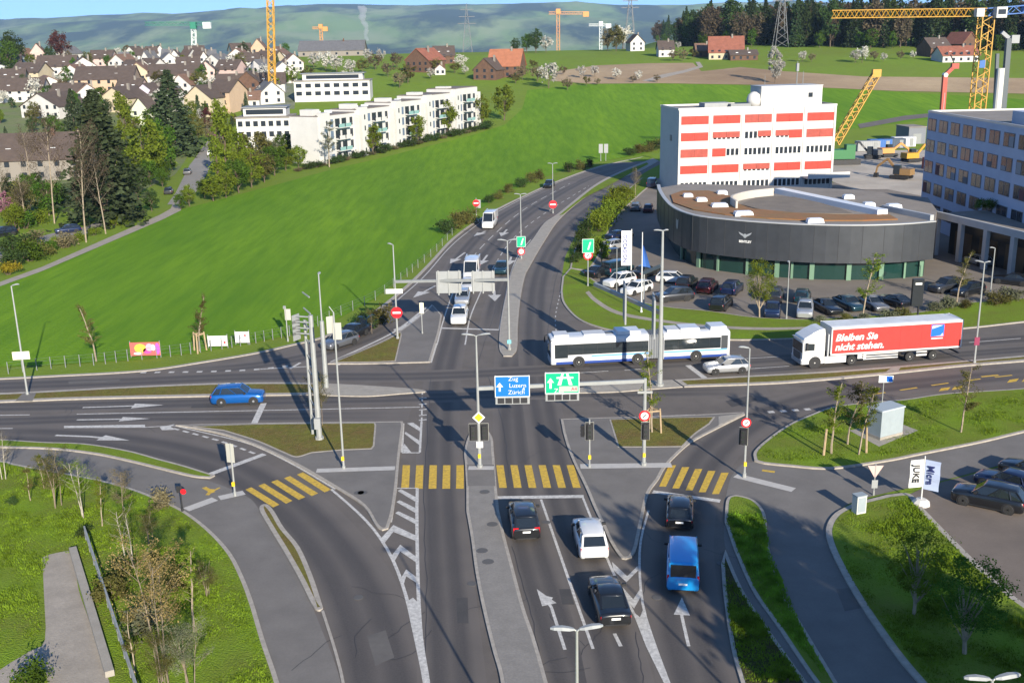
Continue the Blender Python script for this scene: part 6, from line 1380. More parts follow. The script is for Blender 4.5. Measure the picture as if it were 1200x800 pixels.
def pylon(bx, by, ty, Y, label, arms=3):
    o = at_depth(bx, by, Y); o.z = tz(o.x,o.y); t = empty('power_pylon', tuple(o), 0, label, 'pylon', None); h = at_depth(bx,ty,Y).z-o.z; w_ = h*.10; mb = MB(); PY = mat('pylon_steel',(.12,.125,.13),.7)
    for q in ((-1,-1),(1,-1),(1,1),(-1,1)): mb.bar((q[0]*w_,q[1]*w_,0),(0,0,h),.3,.3)
    for i in range(9):
        z0, z1 = h*i/9, h*(i+1)/9; a, b_ = w_*(1-i/9), w_*(1-(i+1)/9); mb.bar((-a,-a,z0),(b_,-b_,z1),.17,.17); mb.bar((a,-a,z0),(-b_,-b_,z1),.17,.17)
    mb.build('tower', PY, t); mb = MB()
    for k in range(arms): z = h*(.68+.11*k); l = h*(.15-.02*k); mb.bar((-l,0,z),(l,0,z),.4,.5)
    mb.build('crossarm', PY, t)
pylon(914,62,-25,640,'power pylon before the wood, its top beyond the picture edge'); pylon(738,56,-14,690,'power pylon at the left corner of the wood'); pylon(548,58,4,900,'distant power pylon against the hills right of the steam plume')
# steam plume over the valley
o = at_depth(431,48,2200); t = MB(); secs = []
for i in range(15):
    f = i/14; r = (3.0+5.5*f)*(1+.22*sin(i*2.1)); cx, cz = -10*f-2.5*sin(i*.9), 66*f
    secs.append([(cx+r*cos(2*pi*j/14)*(1+.18*sin(j*2.3+i)), r*sin(2*pi*j/14), cz+.8*sin(j+i)) for j in range(14)])
t.loft(secs); sm = bpy.data.materials.new('steam'); sm.use_nodes = True; sn = sm.node_tree; sn.nodes.remove(sn.nodes['Principled BSDF']); sv = sn.nodes.new('ShaderNodeVolumePrincipled'); sv.inputs['Color'].default_value = (.95,.96,1,1); sv.inputs['Density'].default_value = .05; sn.links.new(sv.outputs[0], sn.nodes['Material Output'].inputs['Volume'])
o2 = t.build('steam_plume', sm, smooth=True, fix=True); o2.location = o; tag(o2, 'thin white steam plume rising from the valley before the hills', 'steam')
# a few pale halls on the valley floor
for i, (px, py, wpx) in enumerate(((352,41,40),(395,42,14),(640,33,22),(280,36,14))):
    p = T(px,py); w_ = wpx/ppm(p); t = empty('valley_hall', tuple(p), 0, ('long white factory hall far out on the valley floor','short white hall right of the long factory hall','pale hall on the valley floor left of the far cranes','pale hall on the far valley slope above the village')[i], 'hall'); mb = MB(); mb.box(0,20,-2,w_,40,16); mb.build('wall', WALLW, t); mb = MB(); mb.box(0,20,14,w_*1.02,42,3); mb.build('roof', FLAT, t)
# ================================================================ VEGETATION
BARK = mat('bark_brown', (.10,.075,.05), .95, noise=(3,.25)); BARKP = mat('bark_pale', (.26,.21,.15), .95, noise=(3,.25)); BARKM = mat('bark_mid', (.17,.135,.095), .95, noise=(3,.25)); BIRCH = mat('bark_birch', (.30,.27,.22), .9, noise=(4,.35)); STAKE = mat('stake_wood', (.34,.25,.15), .9, noise=(3,.2))
LF = {'green': leafmat('leaf_green',(.070,.125,.018)), 'spring': leafmat('leaf_spring',(.135,.175,.02)), 'olive': leafmat('leaf_olive',(.12,.115,.035)), 'dark': leafmat('leaf_dark',(.050,.080,.024)), 'conifer': leafmat('leaf_conifer',(.062,.088,.042),.5,.25), 'spruce': leafmat('leaf_spruce',(.040,.062,.026),.5,.25), 'orange': leafmat('leaf_orange',(.30,.23,.09)), 'twig': leafmat('leaf_twig_brown',(.17,.14,.08)), 'blossom': leafmat('leaf_blossom',(.52,.50,.44)), 'pink': leafmat('leaf_pink',(.36,.17,.22)), 'copper': leafmat('leaf_copper',(.085,.028,.026)), 'grey': leafmat('leaf_grey_green',(.16,.17,.10)), 'yellow': leafmat('leaf_yellow',(.25,.20,.02)), 'bare': leafmat('leaf_bare_brown',(.12,.095,.06))}
def leaf_quads(mb, p, s, rnd, flat=0.0):
    a = Vector((rnd.gauss(0,1), rnd.gauss(0,1), rnd.gauss(0,1)*(1-flat))); a.normalize(); b = a.cross(Vector((rnd.gauss(0,1), rnd.gauss(0,1), rnd.gauss(0,1)))).normalized()
    a *= s*rnd.uniform(.6,1.15); b *= s*rnd.uniform(.45,.9)
    mb.add([p-a-b*.3, p-b, p+a+b*.2, p+b], [(0,1,2,3)])
def limb(mb, p, d, L, r, rnd, n=3, curve=.15):
    q = Vector(p); pts = [q.copy()]; d = Vector(d).normalized()
    for i in range(n):
        d = (d+Vector((rnd.uniform(-1,1), rnd.uniform(-1,1), rnd.uniform(-.2,.7)))*curve).normalized(); q2 = q+d*L/n
        mb.tube(q, q2, r*(1-i/n*.7), r*(1-(i+1)/n*.7), 5, False); q = q2; pts.append(q.copy())
    return pts, d
def m_leafy(seed, leaf, h=10.0, rad=3.2, base=.28, n=1500, ls=.34, bark=None, shape='round', clumps=34, spread=.30):
    """a broad-leaved tree: tapered trunk with limbs, leaves in uneven clumps with gaps between"""
    rnd = random.Random(seed); tm_, cm = MB(), MB(); ctr = h*(base+(1-base)*.5); rz = h*(1-base)*.5
    pts, d = limb(tm_, (0,0,-.2), (0,0,1), h*.72, .017*h+.03, rnd, 5, .06)
    cl = []
    for i in range(clumps):
        while True:
            v = Vector((rnd.uniform(-1,1), rnd.uniform(-1,1), rnd.uniform(-1,1)))
            if .22 < v.length < 1: break
        v = v*(1 if v.length > .6 else 1.25)
        if shape == 'column': k = 1.0
        elif shape == 'cone': k = 1.25*(1-.55*(v.z+1)/2)
        elif shape == 'egg': k = 1.1-.35*max(0,v.z)
        else: k = 1.0
        cl.append((Vector((v.x*rad*k, v.y*rad*k, ctr+v.z*rz)), rad*spread*rnd.uniform(.6,1.35)))
    for c, r in cl[::3]:
        s = pts[min(4, max(1,int((c.z/h)*5)-1))]; dv = c-s
        if dv.length > .4: limb(tm_, s, dv, dv.length*.9, .007*h, rnd, 3, .08)
    for i in range(n):
        c, r = cl[rnd.randrange(len(cl))]; v = Vector((rnd.gauss(0,.5), rnd.gauss(0,.5), rnd.gauss(0,.42)))*r; leaf_quads(cm, c+v, ls*rnd.uniform(.7,1.25), rnd)
    return tm_.mesh('tree_trunk', bark or BARK), cm.mesh('tree_crown', leaf)
def m_conifer(seed, leaf, h=14.0, rad=3.0, n=1700, ls=.42, low=.08, droop=.35):
    rnd = random.Random(seed); tm_, cm = MB(), MB(); tm_.tube((0,0,-.2),(0,0,h*.97),.018*h+.05,.02,6,False); lay = int(h*1.5)
    for i in range(lay):
        f = i/lay; z = h*(low+(1-low)*f); r = rad*(1-f)**.85*rnd.uniform(.78,1.12)+.12; nb = max(4,int(9*(1-f)+4)); a0 = rnd.uniform(0,6)
        for b in range(nb):
            a = a0+2*pi*b/nb+rnd.uniform(-.25,.25); rr = r*rnd.uniform(.7,1.12); k = max(2,int(n/(lay*nb)))
            for j in range(k):
                t = rnd.uniform(.15,1)**.7; p = Vector((cos(a)*rr*t, sin(a)*rr*t, z-droop*rr*t*t+rnd.uniform(-.25,.25)))+Vector((rnd.gauss(0,.16),rnd.gauss(0,.16),0))*rr*.6
                leaf_quads(cm, p, ls*rnd.uniform(.6,1.2)*(1-.35*f), rnd, .4)
    return tm_.mesh('tree_trunk', BARK), cm.mesh('tree_crown', leaf)
def m_twiggy(seed, leaf, h=7.0, rad=1.6, n=420, ls=.13, stems=1, bark=None, base=.3, thick=.008):
    """a thin spring tree: fine upright branches and twigs with sparse young leaves"""
    rnd = random.Random(seed); tm_, cm = MB(), MB(); tips = []
    for s in range(stems):
        x, y = (rnd.uniform(-.5,.5), rnd.uniform(-.5,.5)) if stems > 1 else (0,0); hh = h*rnd.uniform(.8,1) if stems > 1 else h
        pts, d = limb(tm_, (x,y,-.1), (x*.12,y*.12,1), hh*.95, thick*h+.02, rnd, 7, .07)
        for i in range(int(16/stems)+6):
            f = rnd.uniform(base,.95); k = min(6,int(f*7)); p = pts[k].lerp(pts[k+1], f*7-k); a = rnd.uniform(0,2*pi); L = rad*(1.15-f*.6)*rnd.uniform(.6,1.1)
            q, d2 = limb(tm_, p, (cos(a),sin(a),.95), L*1.2, .0015*h+.003, rnd, 3, .16)
            for w in range(4):
                b = q[1+rnd.randrange(3)]; a2 = a+rnd.uniform(-1.1,1.1); e, _ = limb(tm_, b, (cos(a2),sin(a2),rnd.uniform(.3,1.2)), L*.55, .0045, rnd, 2, .2); tips += e[1:]
            tips += q[1:]
    for i in range(n):
        p = tips[rnd.randrange(len(tips))]+Vector((rnd.gauss(0,.16),rnd.gauss(0,.16),rnd.gauss(0,.14)))*max(.6,rad*.6); leaf_quads(cm, p, ls*rnd.uniform(.6,1.3), rnd)
    return tm_.mesh('tree_trunk', bark or BARKP), cm.mesh('tree_crown', leaf)
def m_bush(seed, leaf, h=1.6, rad=1.2, n=1300, ls=.085):
    rnd = random.Random(seed); tm_, cm = MB(), MB(); cl = []
    for i in range(14): a = rnd.uniform(0,2*pi); r = rad*rnd.uniform(0,.75); cl.append((Vector((cos(a)*r, sin(a)*r, h*rnd.uniform(.2,.75))), rnd.uniform(.3,.5)*rad))
    for c, r in cl[:7]: tm_.tube((c.x*.2,c.y*.2,-.1), c, .035, .015, 4, False)
    for i in range(n): c, r = cl[rnd.randrange(14)]; p = c+Vector((rnd.gauss(0,.5),rnd.gauss(0,.5),rnd.gauss(0,.42)))*r; p.z = max(.05,p.z); leaf_quads(cm, p, ls*rnd.uniform(.6,1.3), rnd)
    return tm_.mesh('bush_stems', BARK), cm.mesh('bush_leaves', leaf)
VAR = {}
def variant(kind, leaf, k=0):
    key = (kind, leaf, k)
    if key not in VAR:
        sd = hash((len(VAR)*7+3)) ; L = LF[leaf]
        VAR[key] = {'leafy': lambda: (m_leafy(sd,L,10,3.3,.2,2600,.27,clumps=46), 10), 'big': lambda: (m_leafy(sd,L,16,5.0,.20,3000,.42,clumps=60,spread=.24), 16), 'column': lambda: (m_leafy(sd,L,10,1.35,.06,1700,.23,shape='column',spread=.5), 10), 'egg': lambda: (m_leafy(sd,L,9,2.3,.18,2200,.22,shape='egg',clumps=40), 9),
          'conifer': lambda: (m_conifer(sd,L,15,3.9,4200,.36), 15), 'spruce': lambda: (m_conifer(sd,L,22,3.9,1800,.60,.06), 22), 'wood': lambda: (m_leafy(sd,L,18,4.4,.14,1700,.52,spread=.36,clumps=44), 18),
          'orchard': lambda: (m_leafy(sd,L,6,2.6,.25,560,.30,clumps=26), 6), 'twiggy': lambda: (m_twiggy(sd,L,7,1.5,2600,.05,1,BARKM,thick=.006), 7), 'slender': lambda: (m_twiggy(sd,L,8,.95,1900,.065), 8), 'multi': lambda: (m_twiggy(sd,L,8,1.7,6500,.05,4,BARKM,thick=.0045), 8), 'high': lambda: (m_twiggy(sd,L,8,1.75,4300,.048,3,BARKM,.46,.0045), 8), 'birch': lambda: (m_twiggy(sd,L,8,1.4,2600,.04,2,BIRCH,thick=.0055), 8),
          'bare': lambda: (m_twiggy(sd,L,15,4.2,2600,.12,1,BARKP,.3,.011), 15), 'bush': lambda: (m_bush(sd,L), 1.6), 'fine': lambda: (m_leafy(sd,L,8,2.5,.3,5200,.095,BARKP,clumps=60,spread=.26), 8)}[kind]()
    return VAR[key]
NM = {'leafy':'broadleaf_tree','big':'broadleaf_tree','column':'columnar_tree','egg':'young_tree','conifer':'conifer_tree','spruce':'spruce_tree','wood':'woodland_tree','orchard':'orchard_tree','twiggy':'young_tree','slender':'young_tree','multi':'young_tree','high':'young_tree','birch':'birch_tree','bare':'bare_tree','bush':'bush','fine':'young_tree'}
_trng = random.Random(21)
def plant(kind, leaf, p, h, label, group=None, k=0, wide=1.0, name=None, stakes=0):
    (tm_, cm), h0 = variant(kind, leaf, k); s = h/h0
    t = empty(name or NM[kind], tuple(p), _trng.uniform(0,6.28), label, 'bush' if kind == 'bush' else 'tree', group); t.scale = (s*wide, s*wide, s)
    link('stems' if kind == 'bush' else 'trunk', tm_, t); link('foliage' if kind == 'bush' else 'crown', cm, t)
    if stakes:
        for i in range(stakes):
            a = 2*pi*i/stakes+.4; mb = MB(); mb.tube((cos(a)*.75/s/wide,sin(a)*.75/s/wide,0),(cos(a)*.62/s/wide,sin(a)*.62/s/wide,2.1/s),.07/s,.06/s,6); mb.build('stake', STAKE, t)
        mb = MB()
        for i in range(stakes):
            a, b = 2*pi*i/stakes+.4, 2*pi*(i+1)/stakes+.4
            mb.bar((cos(a)*.66/s/wide,sin(a)*.66/s/wide,1.9/s),(cos(b)*.66/s/wide,sin(b)*.66/s/wide,1.9/s),.05/s,.12/s)
        mb.build('stake_brace', STAKE, t)
    return t
def tree(kind, leaf, base, hpx, label, group=None, k=0, wide=1.0, z=0.0, **kw):
    p = T(*base); p.z += z; return plant(kind, leaf, p, hpx/ppm(p)/.97, label, group, k, wide, **kw)
# --- young trees round the junction
tree('slender','olive',(113,424),72,'thin leafless sapling at the field fence left of the colourful banner',stakes=0,wide=1.3)
tree('slender','olive',(234,412),68,'thin staked sapling at the field fence between two white banners',stakes=3,wide=1.3)
tree('multi','olive',(373,500),62,'bushy olive sapling growing against the lattice mast',z=.14,wide=1.0)
tree('twiggy','olive',(436,392),30,'short sapling on the triangular left island behind the no entry mast',z=.14,wide=1.2)
tree('slender','spring',(764,508),98,'narrow yellow green tree with wooden stakes on the right island',z=.14,stakes=3,wide=1.15)
tree('fine','spring',(890,372),66,'yellow green young tree in the verge before the showroom emblem',z=.13,wide=.8)
tree('slender','spring',(1010,375),82,'slender yellowish tree in front of the green showroom glass',z=.13,wide=1.5)
tree('slender','olive',(1121,356),62,'thin bare tree in the verge above the end of the lorry',z=.13,wide=1.4)
tree('slender','spring',(974,533),90,'left of three staked young trees beside the switch cabinet',z=.13,k=1,stakes=1,wide=1.4); tree('slender','olive',(993,522),82,'middle of three young trees beside the switch cabinet, darkest trunk',z=.13,k=2,wide=1.4); tree('slender','spring',(1006,534),92,'right of three staked young trees, nearest the switch cabinet',z=.13,k=3,stakes=1,wide=1.3)
tree('slender','olive',(1126,508),88,'thin young tree alone in the verge below the yellow road marks',z=.13,wide=1.3)
tree('fine','spring',(1071,722),112,'airy light green tree in the middle of the lower right verge',z=.1,wide=1.0); tree('fine','green',(1130,768),118,'wide leafy tree nearest the lower right corner of the picture',z=.1,k=1,wide=1.15)
# --- lower left trees
for x, y, h, lf, kd, lab in ((66,596,72,'olive','multi','olive budding multi stemmed tree left of the path bend'),(100,606,84,'spring','birch','slim white stemmed birch above the guard rail'),(4,562,60,'twig','birch','bare birch cut by the left picture edge'),(146,610,62,'twig','twiggy','small bare tree on the grass beside the red beacon'),(157,668,92,'spring','birch','forked white birch in the middle of the lower left grass'),(175,640,44,'olive','multi','low olive sapling behind the forked birch')):
    tree(kd,lf,(x,y),h,lab,z=.1,wide=1.3)
tree('high','orange',(202,800),190,'tall young tree with tan orange leaves at lower left',z=.1,wide=.95)
tree('multi','grey',(225,812),100,'grey green sapling at the bottom edge right of the orange tree',z=.1,wide=1.2); tree('multi','olive',(190,818),88,'olive sapling at the bottom edge under the orange tree',z=.1,k=1)
for x, y, h, lf, kd, lab in ((36,588,46,'olive','slender','faint olive sapling on the grass at far left'),(52,574,44,'spring','slender','thin yellow green sapling beside the path bend'),(120,618,60,'spring','slender','thin yellow green sapling just above the guard rail top'),(228,742,110,'spring','slender','slim yellow green sapling right of the orange tree'),(180,716,86,'olive','slender','slim olive sapling left behind the orange tree'),(246,700,52,'olive','multi','low olive sapling on the grass near the pavement edge'),(158,790,80,'olive','slender','slim olive sapling at the guard rail foot')):
    tree(kd,lf,(x,y),h,lab,z=.1,wide=1.25,k=4)
tree('bush','grey',(166,742),38,'grey green bush left of the orange leafed tree',z=.1,wide=1.1); tree('bush','olive',(132,700),34,'olive bush growing beside the guard rail',z=.1,wide=1.0); tree('bush','dark',(143,678),26,'dark bush beside the upper guard rail',z=.1); tree('bush','dark',(100,630),14,'dark little bush at the top of the guard rail',z=.1); tree('bush','green',(40,806),32,'green bush at the bottom edge beside the gravel path',z=.1,wide=1.1); tree('bush','twig',(190,596),22,'brown twiggy bush beside the red beacon',z=.1); tree('bush','olive',(208,690),30,'olive bush behind the orange leafed tree',z=.1); tree('bush','dark',(14,592),10,'tiny dark bush on the left grass',z=.1)
# --- verge shrubs by the far road, the hedge
VG = 'shrubs on the verge beside the far road'
for i, (x, y, h, w_) in enumerate(((523,273,18,1.0),(535,268,20,1.0),(547,262,20,1.0),(572,238,10,1.1),(583,233,10,1.1),(595,226,11,1.1),(612,219,12,1.1),(622,214,12,1.1),(632,210,12,1.0),(668,202,12,1.0),(680,199,12,1.0),(692,196,10,1.0),(738,182,10,1.2),(748,180,11,1.2),(758,178,11,1.2),(768,176,12,1.2),(776,174,12,1.2))):
    tree('bush','olive' if i % 3 else 'dark',(x,y),h,'olive shrub on the grass between crop field and far road' if i % 3 else 'dark shrub on the grass between crop field and far road',VG+(', olive ones' if i % 3 else ', dark ones'),wide=w_,k=i % 2)
HG = 'spring green bushes of the forecourt hedge'
for i, (x, y, h) in enumerate(((732,236,18),(726,243,20),(720,250,21),(714,258,22),(709,265,23),(704,272,22),(700,264,19),(716,246,20),(724,236,18))):
    tree('bush','spring',(x,y),h,'bright yellow green bush of the hedge beside the forecourt',HG,wide=1.0,k=i % 3,z=.1)
tree('egg','spring',(705,310),34,'round yellow green bush tree at the lower end of the hedge',z=.1,wide=1.1); tree('bare','bare',(744,235),38,'bare brown tree at the upper end of the hedge',z=.1,wide=.7)
for x, y, h in ((689,272,16),(684,284,16),(679,297,15),(676,308,13)): tree('bush','dark',(x,y),h,'dark low bush on the road side of the hedge bank','dark bushes on the hedge bank',z=.1)
for i, (x, y, h) in enumerate(((1058,372,12),(1042,374,11),(1010,377,10),(990,378,10),(1095,366,12),(1110,362,15),(1170,357,15),(1185,352,16),(960,379,9),(1130,362,10))): tree('bush','grey' if i % 3 else 'olive',(x,y),h,('grey green' if i % 3 else 'olive')+' low shrub in the verge behind the lorry','verge shrubs behind the lorry, '+('grey green' if i % 3 else 'olive'),wide=1.5,z=.13,k=i % 2)
tree('bush','dark',(427,384),22,'dark bush at the kerb half covering the teal car',wide=1.0); tree('bush','olive',(445,380),24,'olive bush on the triangular island tip',wide=.9,z=.14)
for x in (1148,1160,1172,1184):
    p = G(x,241,7.0); plant('bush','green',(p.x,p.y,6.6),1.5,'green plant in the planter on the workshop roof','plants in the roof planter')
# --- village foreground trees
tree('conifer','conifer',(126,262),152,'tall dark conifer beside the field path, tallest of the two big conifers',wide=1.45); tree('conifer','conifer',(205,182),96,'broad dark spruce in the middle of the village',wide=1.6,k=1); tree('conifer','conifer',(90,168),62,'dark conifer beside the white gabled house',wide=1.1)
tree('column','spring',(149,180),70,'slim yellowish poplar between the two big conifers',wide=.8); tree('column','spring',(266,215),94,'slim yellow green poplar at the village street',wide=.75); tree('column','spring',(258,222),70,'shorter slim poplar beside the village street',wide=.8,k=1)
for x, y, h, lab in ((64,262,120,'tall bare tree with pale trunk over the dark blue car'),(101,284,135,'tall bare tree with forked pale trunks nearest the field'),(124,274,100,'bare tree under the tall dark conifer'),(40,235,80,'bare tree before the far left house'),(6,255,70,'bare tree at the left edge over the lane')): tree('bare','bare',(x,y),h,lab,k=x % 3,wide=.62)
for x, y, h, lf, kd, lab in ((172,215,72,'spring','leafy','yellow green tree right of the tall dark conifer'),(190,205,60,'green','leafy','green tree below the broad dark spruce'),(150,235,40,'dark','leafy','dark evergreen clump at the foot of the tall conifer'),(178,248,26,'dark','leafy','dark clipped bush at the end of the field path'),(8,262,36,'pink','egg','pink blossoming tree at the far left lane'),(253,172,14,'pink','egg','pink shrub on the village street'),(243,152,24,'copper','egg','dark red shrub beneath the cream gable'),(72,72,32,'copper','leafy','copper beech on the village skyline'),(12,85,34,'green','leafy','green tree at the left end of the village skyline'),(17,78,38,'dark','leafy','dark tree behind the green one on the skyline'),(192,61,26,'conifer','conifer','dark conifer between skyline houses'),(161,62,16,'conifer','conifer','small dark conifer left of the skyline houses'),(103,80,18,'olive','leafy','olive tree before the white skyline houses')): tree(kd,lf,(x,y),h,lab,wide=1.0)
G2 = 'green shrubs between the village street and the field'
for i, (x, y, h, lf) in enumerate(((250,236,30,'spring'),(265,232,34,'spring'),(280,226,40,'green'),(295,220,42,'spring'),(310,214,34,'olive'),(322,206,36,'green'),(335,200,28,'spring'),(350,196,26,'spring'),(240,232,22,'green'),(276,208,52,'spring'),(300,205,50,'olive'),(222,242,24,'spring'),(212,246,18,'green'),(318,196,30,'grey'),(335,186,30,'green'))): tree('leafy',lf,(x,y),h,{'spring':'yellow green','green':'mid green','olive':'olive','grey':'grey green'}[lf]+' bushy tree between village street and crop field',G2+', '+lf,k=i % 3,wide=1.1)
G3 = 'garden bushes along the field path'
for i, (x, y, h, lf) in enumerate(((20,312,22,'dark'),(36,306,24,'green'),(46,300,20,'olive'),(58,296,14,'green'),(10,322,16,'yellow'),(66,288,12,'spring'),(78,290,18,'twig'),(92,283,12,'spring'),(110,276,10,'spring'),(135,264,14,'spring'),(148,258,18,'green'),(162,254,12,'grey'),(26,296,26,'dark'),(44,262,18,'spring'),(54,252,22,'green'),(30,268,20,'green'),(66,240,24,'dark'),(16,300,20,'dark'),(40,285,16,'twig'))): tree('bush',lf,(x,y),h,{'spring':'yellow green','green':'mid green','olive':'olive','dark':'dark green','grey':'grey green','yellow':'yellow flowering','twig':'brown twiggy'}[lf]+' garden bush along the village lane at left',G3+', '+lf,k=i % 2,wide=1.2)
# --- trees before the apartment row
for x, y, h, k, lab in ((437,181,36,0,'yellow green tree before the near half of the apartment row, left of three'),(490,169,34,1,'yellow green tree before the middle of the apartment row'),(524,158,39,2,'largest yellow green tree before the far half of the apartment row'),(565,147,36,0,'yellow green tree just past the end of the apartment row'),(591,141,42,1,'broad yellow green tree standing free in the crop field beyond the row')): tree('egg','spring',(x,y),h,lab,k=k,wide=1.05)
tree('slender','grey',(386,196),56,'narrow grey green birch against the near corner of the apartment row',wide=1.4); tree('bush','dark',(572,150),10,'dark bush at the end of the apartment row')
for i in range(24):
    f = i/23; tree('bush','dark' if i % 3 else 'twig',(350+f*215,201-f*49),5+2*(i % 3),('dark green' if i % 3 else 'brown')+' hedge plant at the foot of the apartment row','hedge plants along the apartment row, '+('green' if i % 3 else 'brown'),wide=1.8,k=i % 2)
# --- filler trees among village houses
rnd = random.Random(4)
kinds = [('leafy','green','round green tree'),('leafy','olive','olive budding tree'),('leafy','spring','yellow green tree'),('leafy','dark','dark green tree'),('conifer','conifer','small conifer'),('orchard','blossom','white blossoming tree'),('leafy','twig','bare brown tree'),('egg','green','small green tree')]
cnt = 0; zone = [(0,62),(60,60),(140,66),(250,66),(340,72),(345,100),(330,120),(280,140),(272,168),(215,175),(150,190),(100,185),(60,160),(0,150)]
while cnt < 120:
    x, y = rnd.uniform(0,345), rnd.uniform(60,190)
    if not inside([Vector(q) for q in zone], x, y): continue
    kd, lf, lab = kinds[rnd.randrange(len(kinds))]; p = T(x,y)
    if any((p.x-o_.location.x)**2+(p.y-o_.location.y)**2 < 49 for o_ in bpy.data.objects if o_.parent is None and o_.get('category') in ('house','hall')): 
        if rnd.random() < .7: continue
    plant(kd,lf,p,rnd.uniform(4,9.5),lab+' in the gardens between the village houses','garden trees of the village, '+lab,k=rnd.randrange(2),wide=rnd.uniform(.8,1.15)); cnt += 1
cnt = 0; zone2 = [Vector(q) for q in ((0,150),(62,142),(150,140),(215,150),(228,168),(206,206),(188,240),(120,268),(40,280),(0,290))]
fk = [('leafy','green','round green tree'),('leafy','spring','yellow green tree'),('leafy','olive','olive budding tree'),('leafy','dark','dark green tree'),('egg','spring','small yellow green tree'),('leafy','green','round green tree'),('conifer','conifer','small conifer'),('bare','bare','bare brown tree')]
while cnt < 62:
    x, y = rnd.uniform(0,228), rnd.uniform(140,290)
    if not inside(zone2, x, y) or (y < 232 and y > 168 and x < 112 and rnd.random() < .8): continue
    kd, lf, lab = fk[rnd.randrange(len(fk))]; p = T(x,y); hh = rnd.uniform(3,7.5)
    if abs(y-(300-.33*x)) < 9: continue
    plant(kd,lf,p,hh*(1.3 if kd == 'bare' else 1),lab+' between the village houses and the field path','trees between village and field path, '+lab,k=rnd.randrange(2),wide=rnd.uniform(.9,1.25)); cnt += 1
# --- orchards and field trees
OG = 'white blossoming orchard trees'
for i, (x, y, h, lf) in enumerate(((382,84,22,'blossom'),(395,86,20,'blossom'),(410,88,18,'blossom'),(425,86,16,'olive'),(440,82,18,'twig'),(455,90,16,'twig'),(368,80,16,'blossom'),(432,74,15,'blossom'),(447,72,14,'blossom'),(465,80,17,'twig'),(478,98,22,'olive'),(468,103,18,'twig'),(505,93,12,'blossom'),(512,85,16,'olive'),(540,80,16,'blossom'),(533,86,12,'olive'),(405,97,13,'blossom'),(340,82,16,'blossom'),(360,95,16,'olive'),(643,104,28,'blossom'),(630,96,18,'twig'),(612,94,16,'twig'),(604,98,12,'olive'),(665,106,14,'twig'),(681,92,14,'blossom'),(697,91,13,'blossom'),(687,101,11,'olive'),(722,94,13,'blossom'),(742,97,8,'twig'),(749,95,12,'blossom'),(770,97,9,'twig'),(660,88,10,'twig'),(625,83,12,'olive'),(545,88,10,'blossom'),(940,73,12,'blossom'),(951,73,10,'twig'),(1002,74,14,'blossom'),(1010,74,18,'blossom'),(1024,72,12,'twig'),(1035,73,10,'blossom'),(1055,70,10,'twig'),(1070,69,9,'blossom'),(788,72,12,'twig'),(800,72,14,'twig'),(812,70,12,'olive'),(795,58,8,'blossom'),(830,58,8,'blossom'),(700,100,8,'twig'))):
    tree('orchard',lf,(x,y),h,{'blossom':'white blossoming','olive':'olive budding','twig':'bare brown'}[lf]+' fruit tree on the meadows behind the crop field','fruit trees on the meadows, '+lf,k=i % 3)
tree('egg','blossom',(908,98),42,'tall white blossoming tree rising behind the office penthouse',wide=.8)
for i, (x, y, h, kd, lf, lab) in enumerate(((628,62,26,'leafy','dark','dark tree on the skyline above the orange barn'),(617,62,20,'leafy','green','green bushy tree on the skyline left of the dark one'),(640,62,18,'orchard','blossom','pale tree right of the dark skyline tree'),(656,55,16,'leafy','dark','dark small tree beneath the orange far crane'),(604,62,16,'leafy','dark','dark hedge tree behind the orange barn'),(712,60,24,'leafy','twig','brown tree cluster left of the pylon house, front one'),(722,60,28,'leafy','olive','taller olive tree left of the pylon house'),(730,58,26,'orchard','blossom','pale blossoming tree touching the pylon house'),(700,58,14,'orchard','blossom','small pale tree at the left of the brown cluster'),(463,55,12,'leafy','green','round green tree on the ridge above the orchard'),(445,56,12,'orchard','blossom','pale ridge tree left of the round green one'),(435,56,10,'leafy','olive','olive ridge tree near the steam plume'),(475,57,10,'orchard','blossom','pale ridge tree right of the round green one'),(493,56,8,'conifer','conifer','tiny conifer on the ridge'),(376,64,10,'leafy','olive','olive tree right of the dark hall'),(335,66,14,'leafy','green','green tree at the left end of the dark hall'))): tree(kd,lf,(x,y),h,lab)
RG = 'trees of the ridge line before the valley'
for i in range(34):
    x = 500+i*7.6 if i < 26 else (i-26)*9+rnd.uniform(0,4); tree('spruce' if i % 3 == 0 else 'leafy','spruce' if i % 3 == 0 else ('dark' if i % 2 else 'olive'),(x, (58-.012*(x-500)) if i < 26 else 70),rnd.uniform(6,11),('dark spruce' if i % 3 == 0 else ('dark' if i % 2 else 'olive')+' tree')+' of the low tree line along the ridge',RG+', '+('spruce' if i % 3 == 0 else 'dark' if i % 2 else 'olive'),wide=1.3)
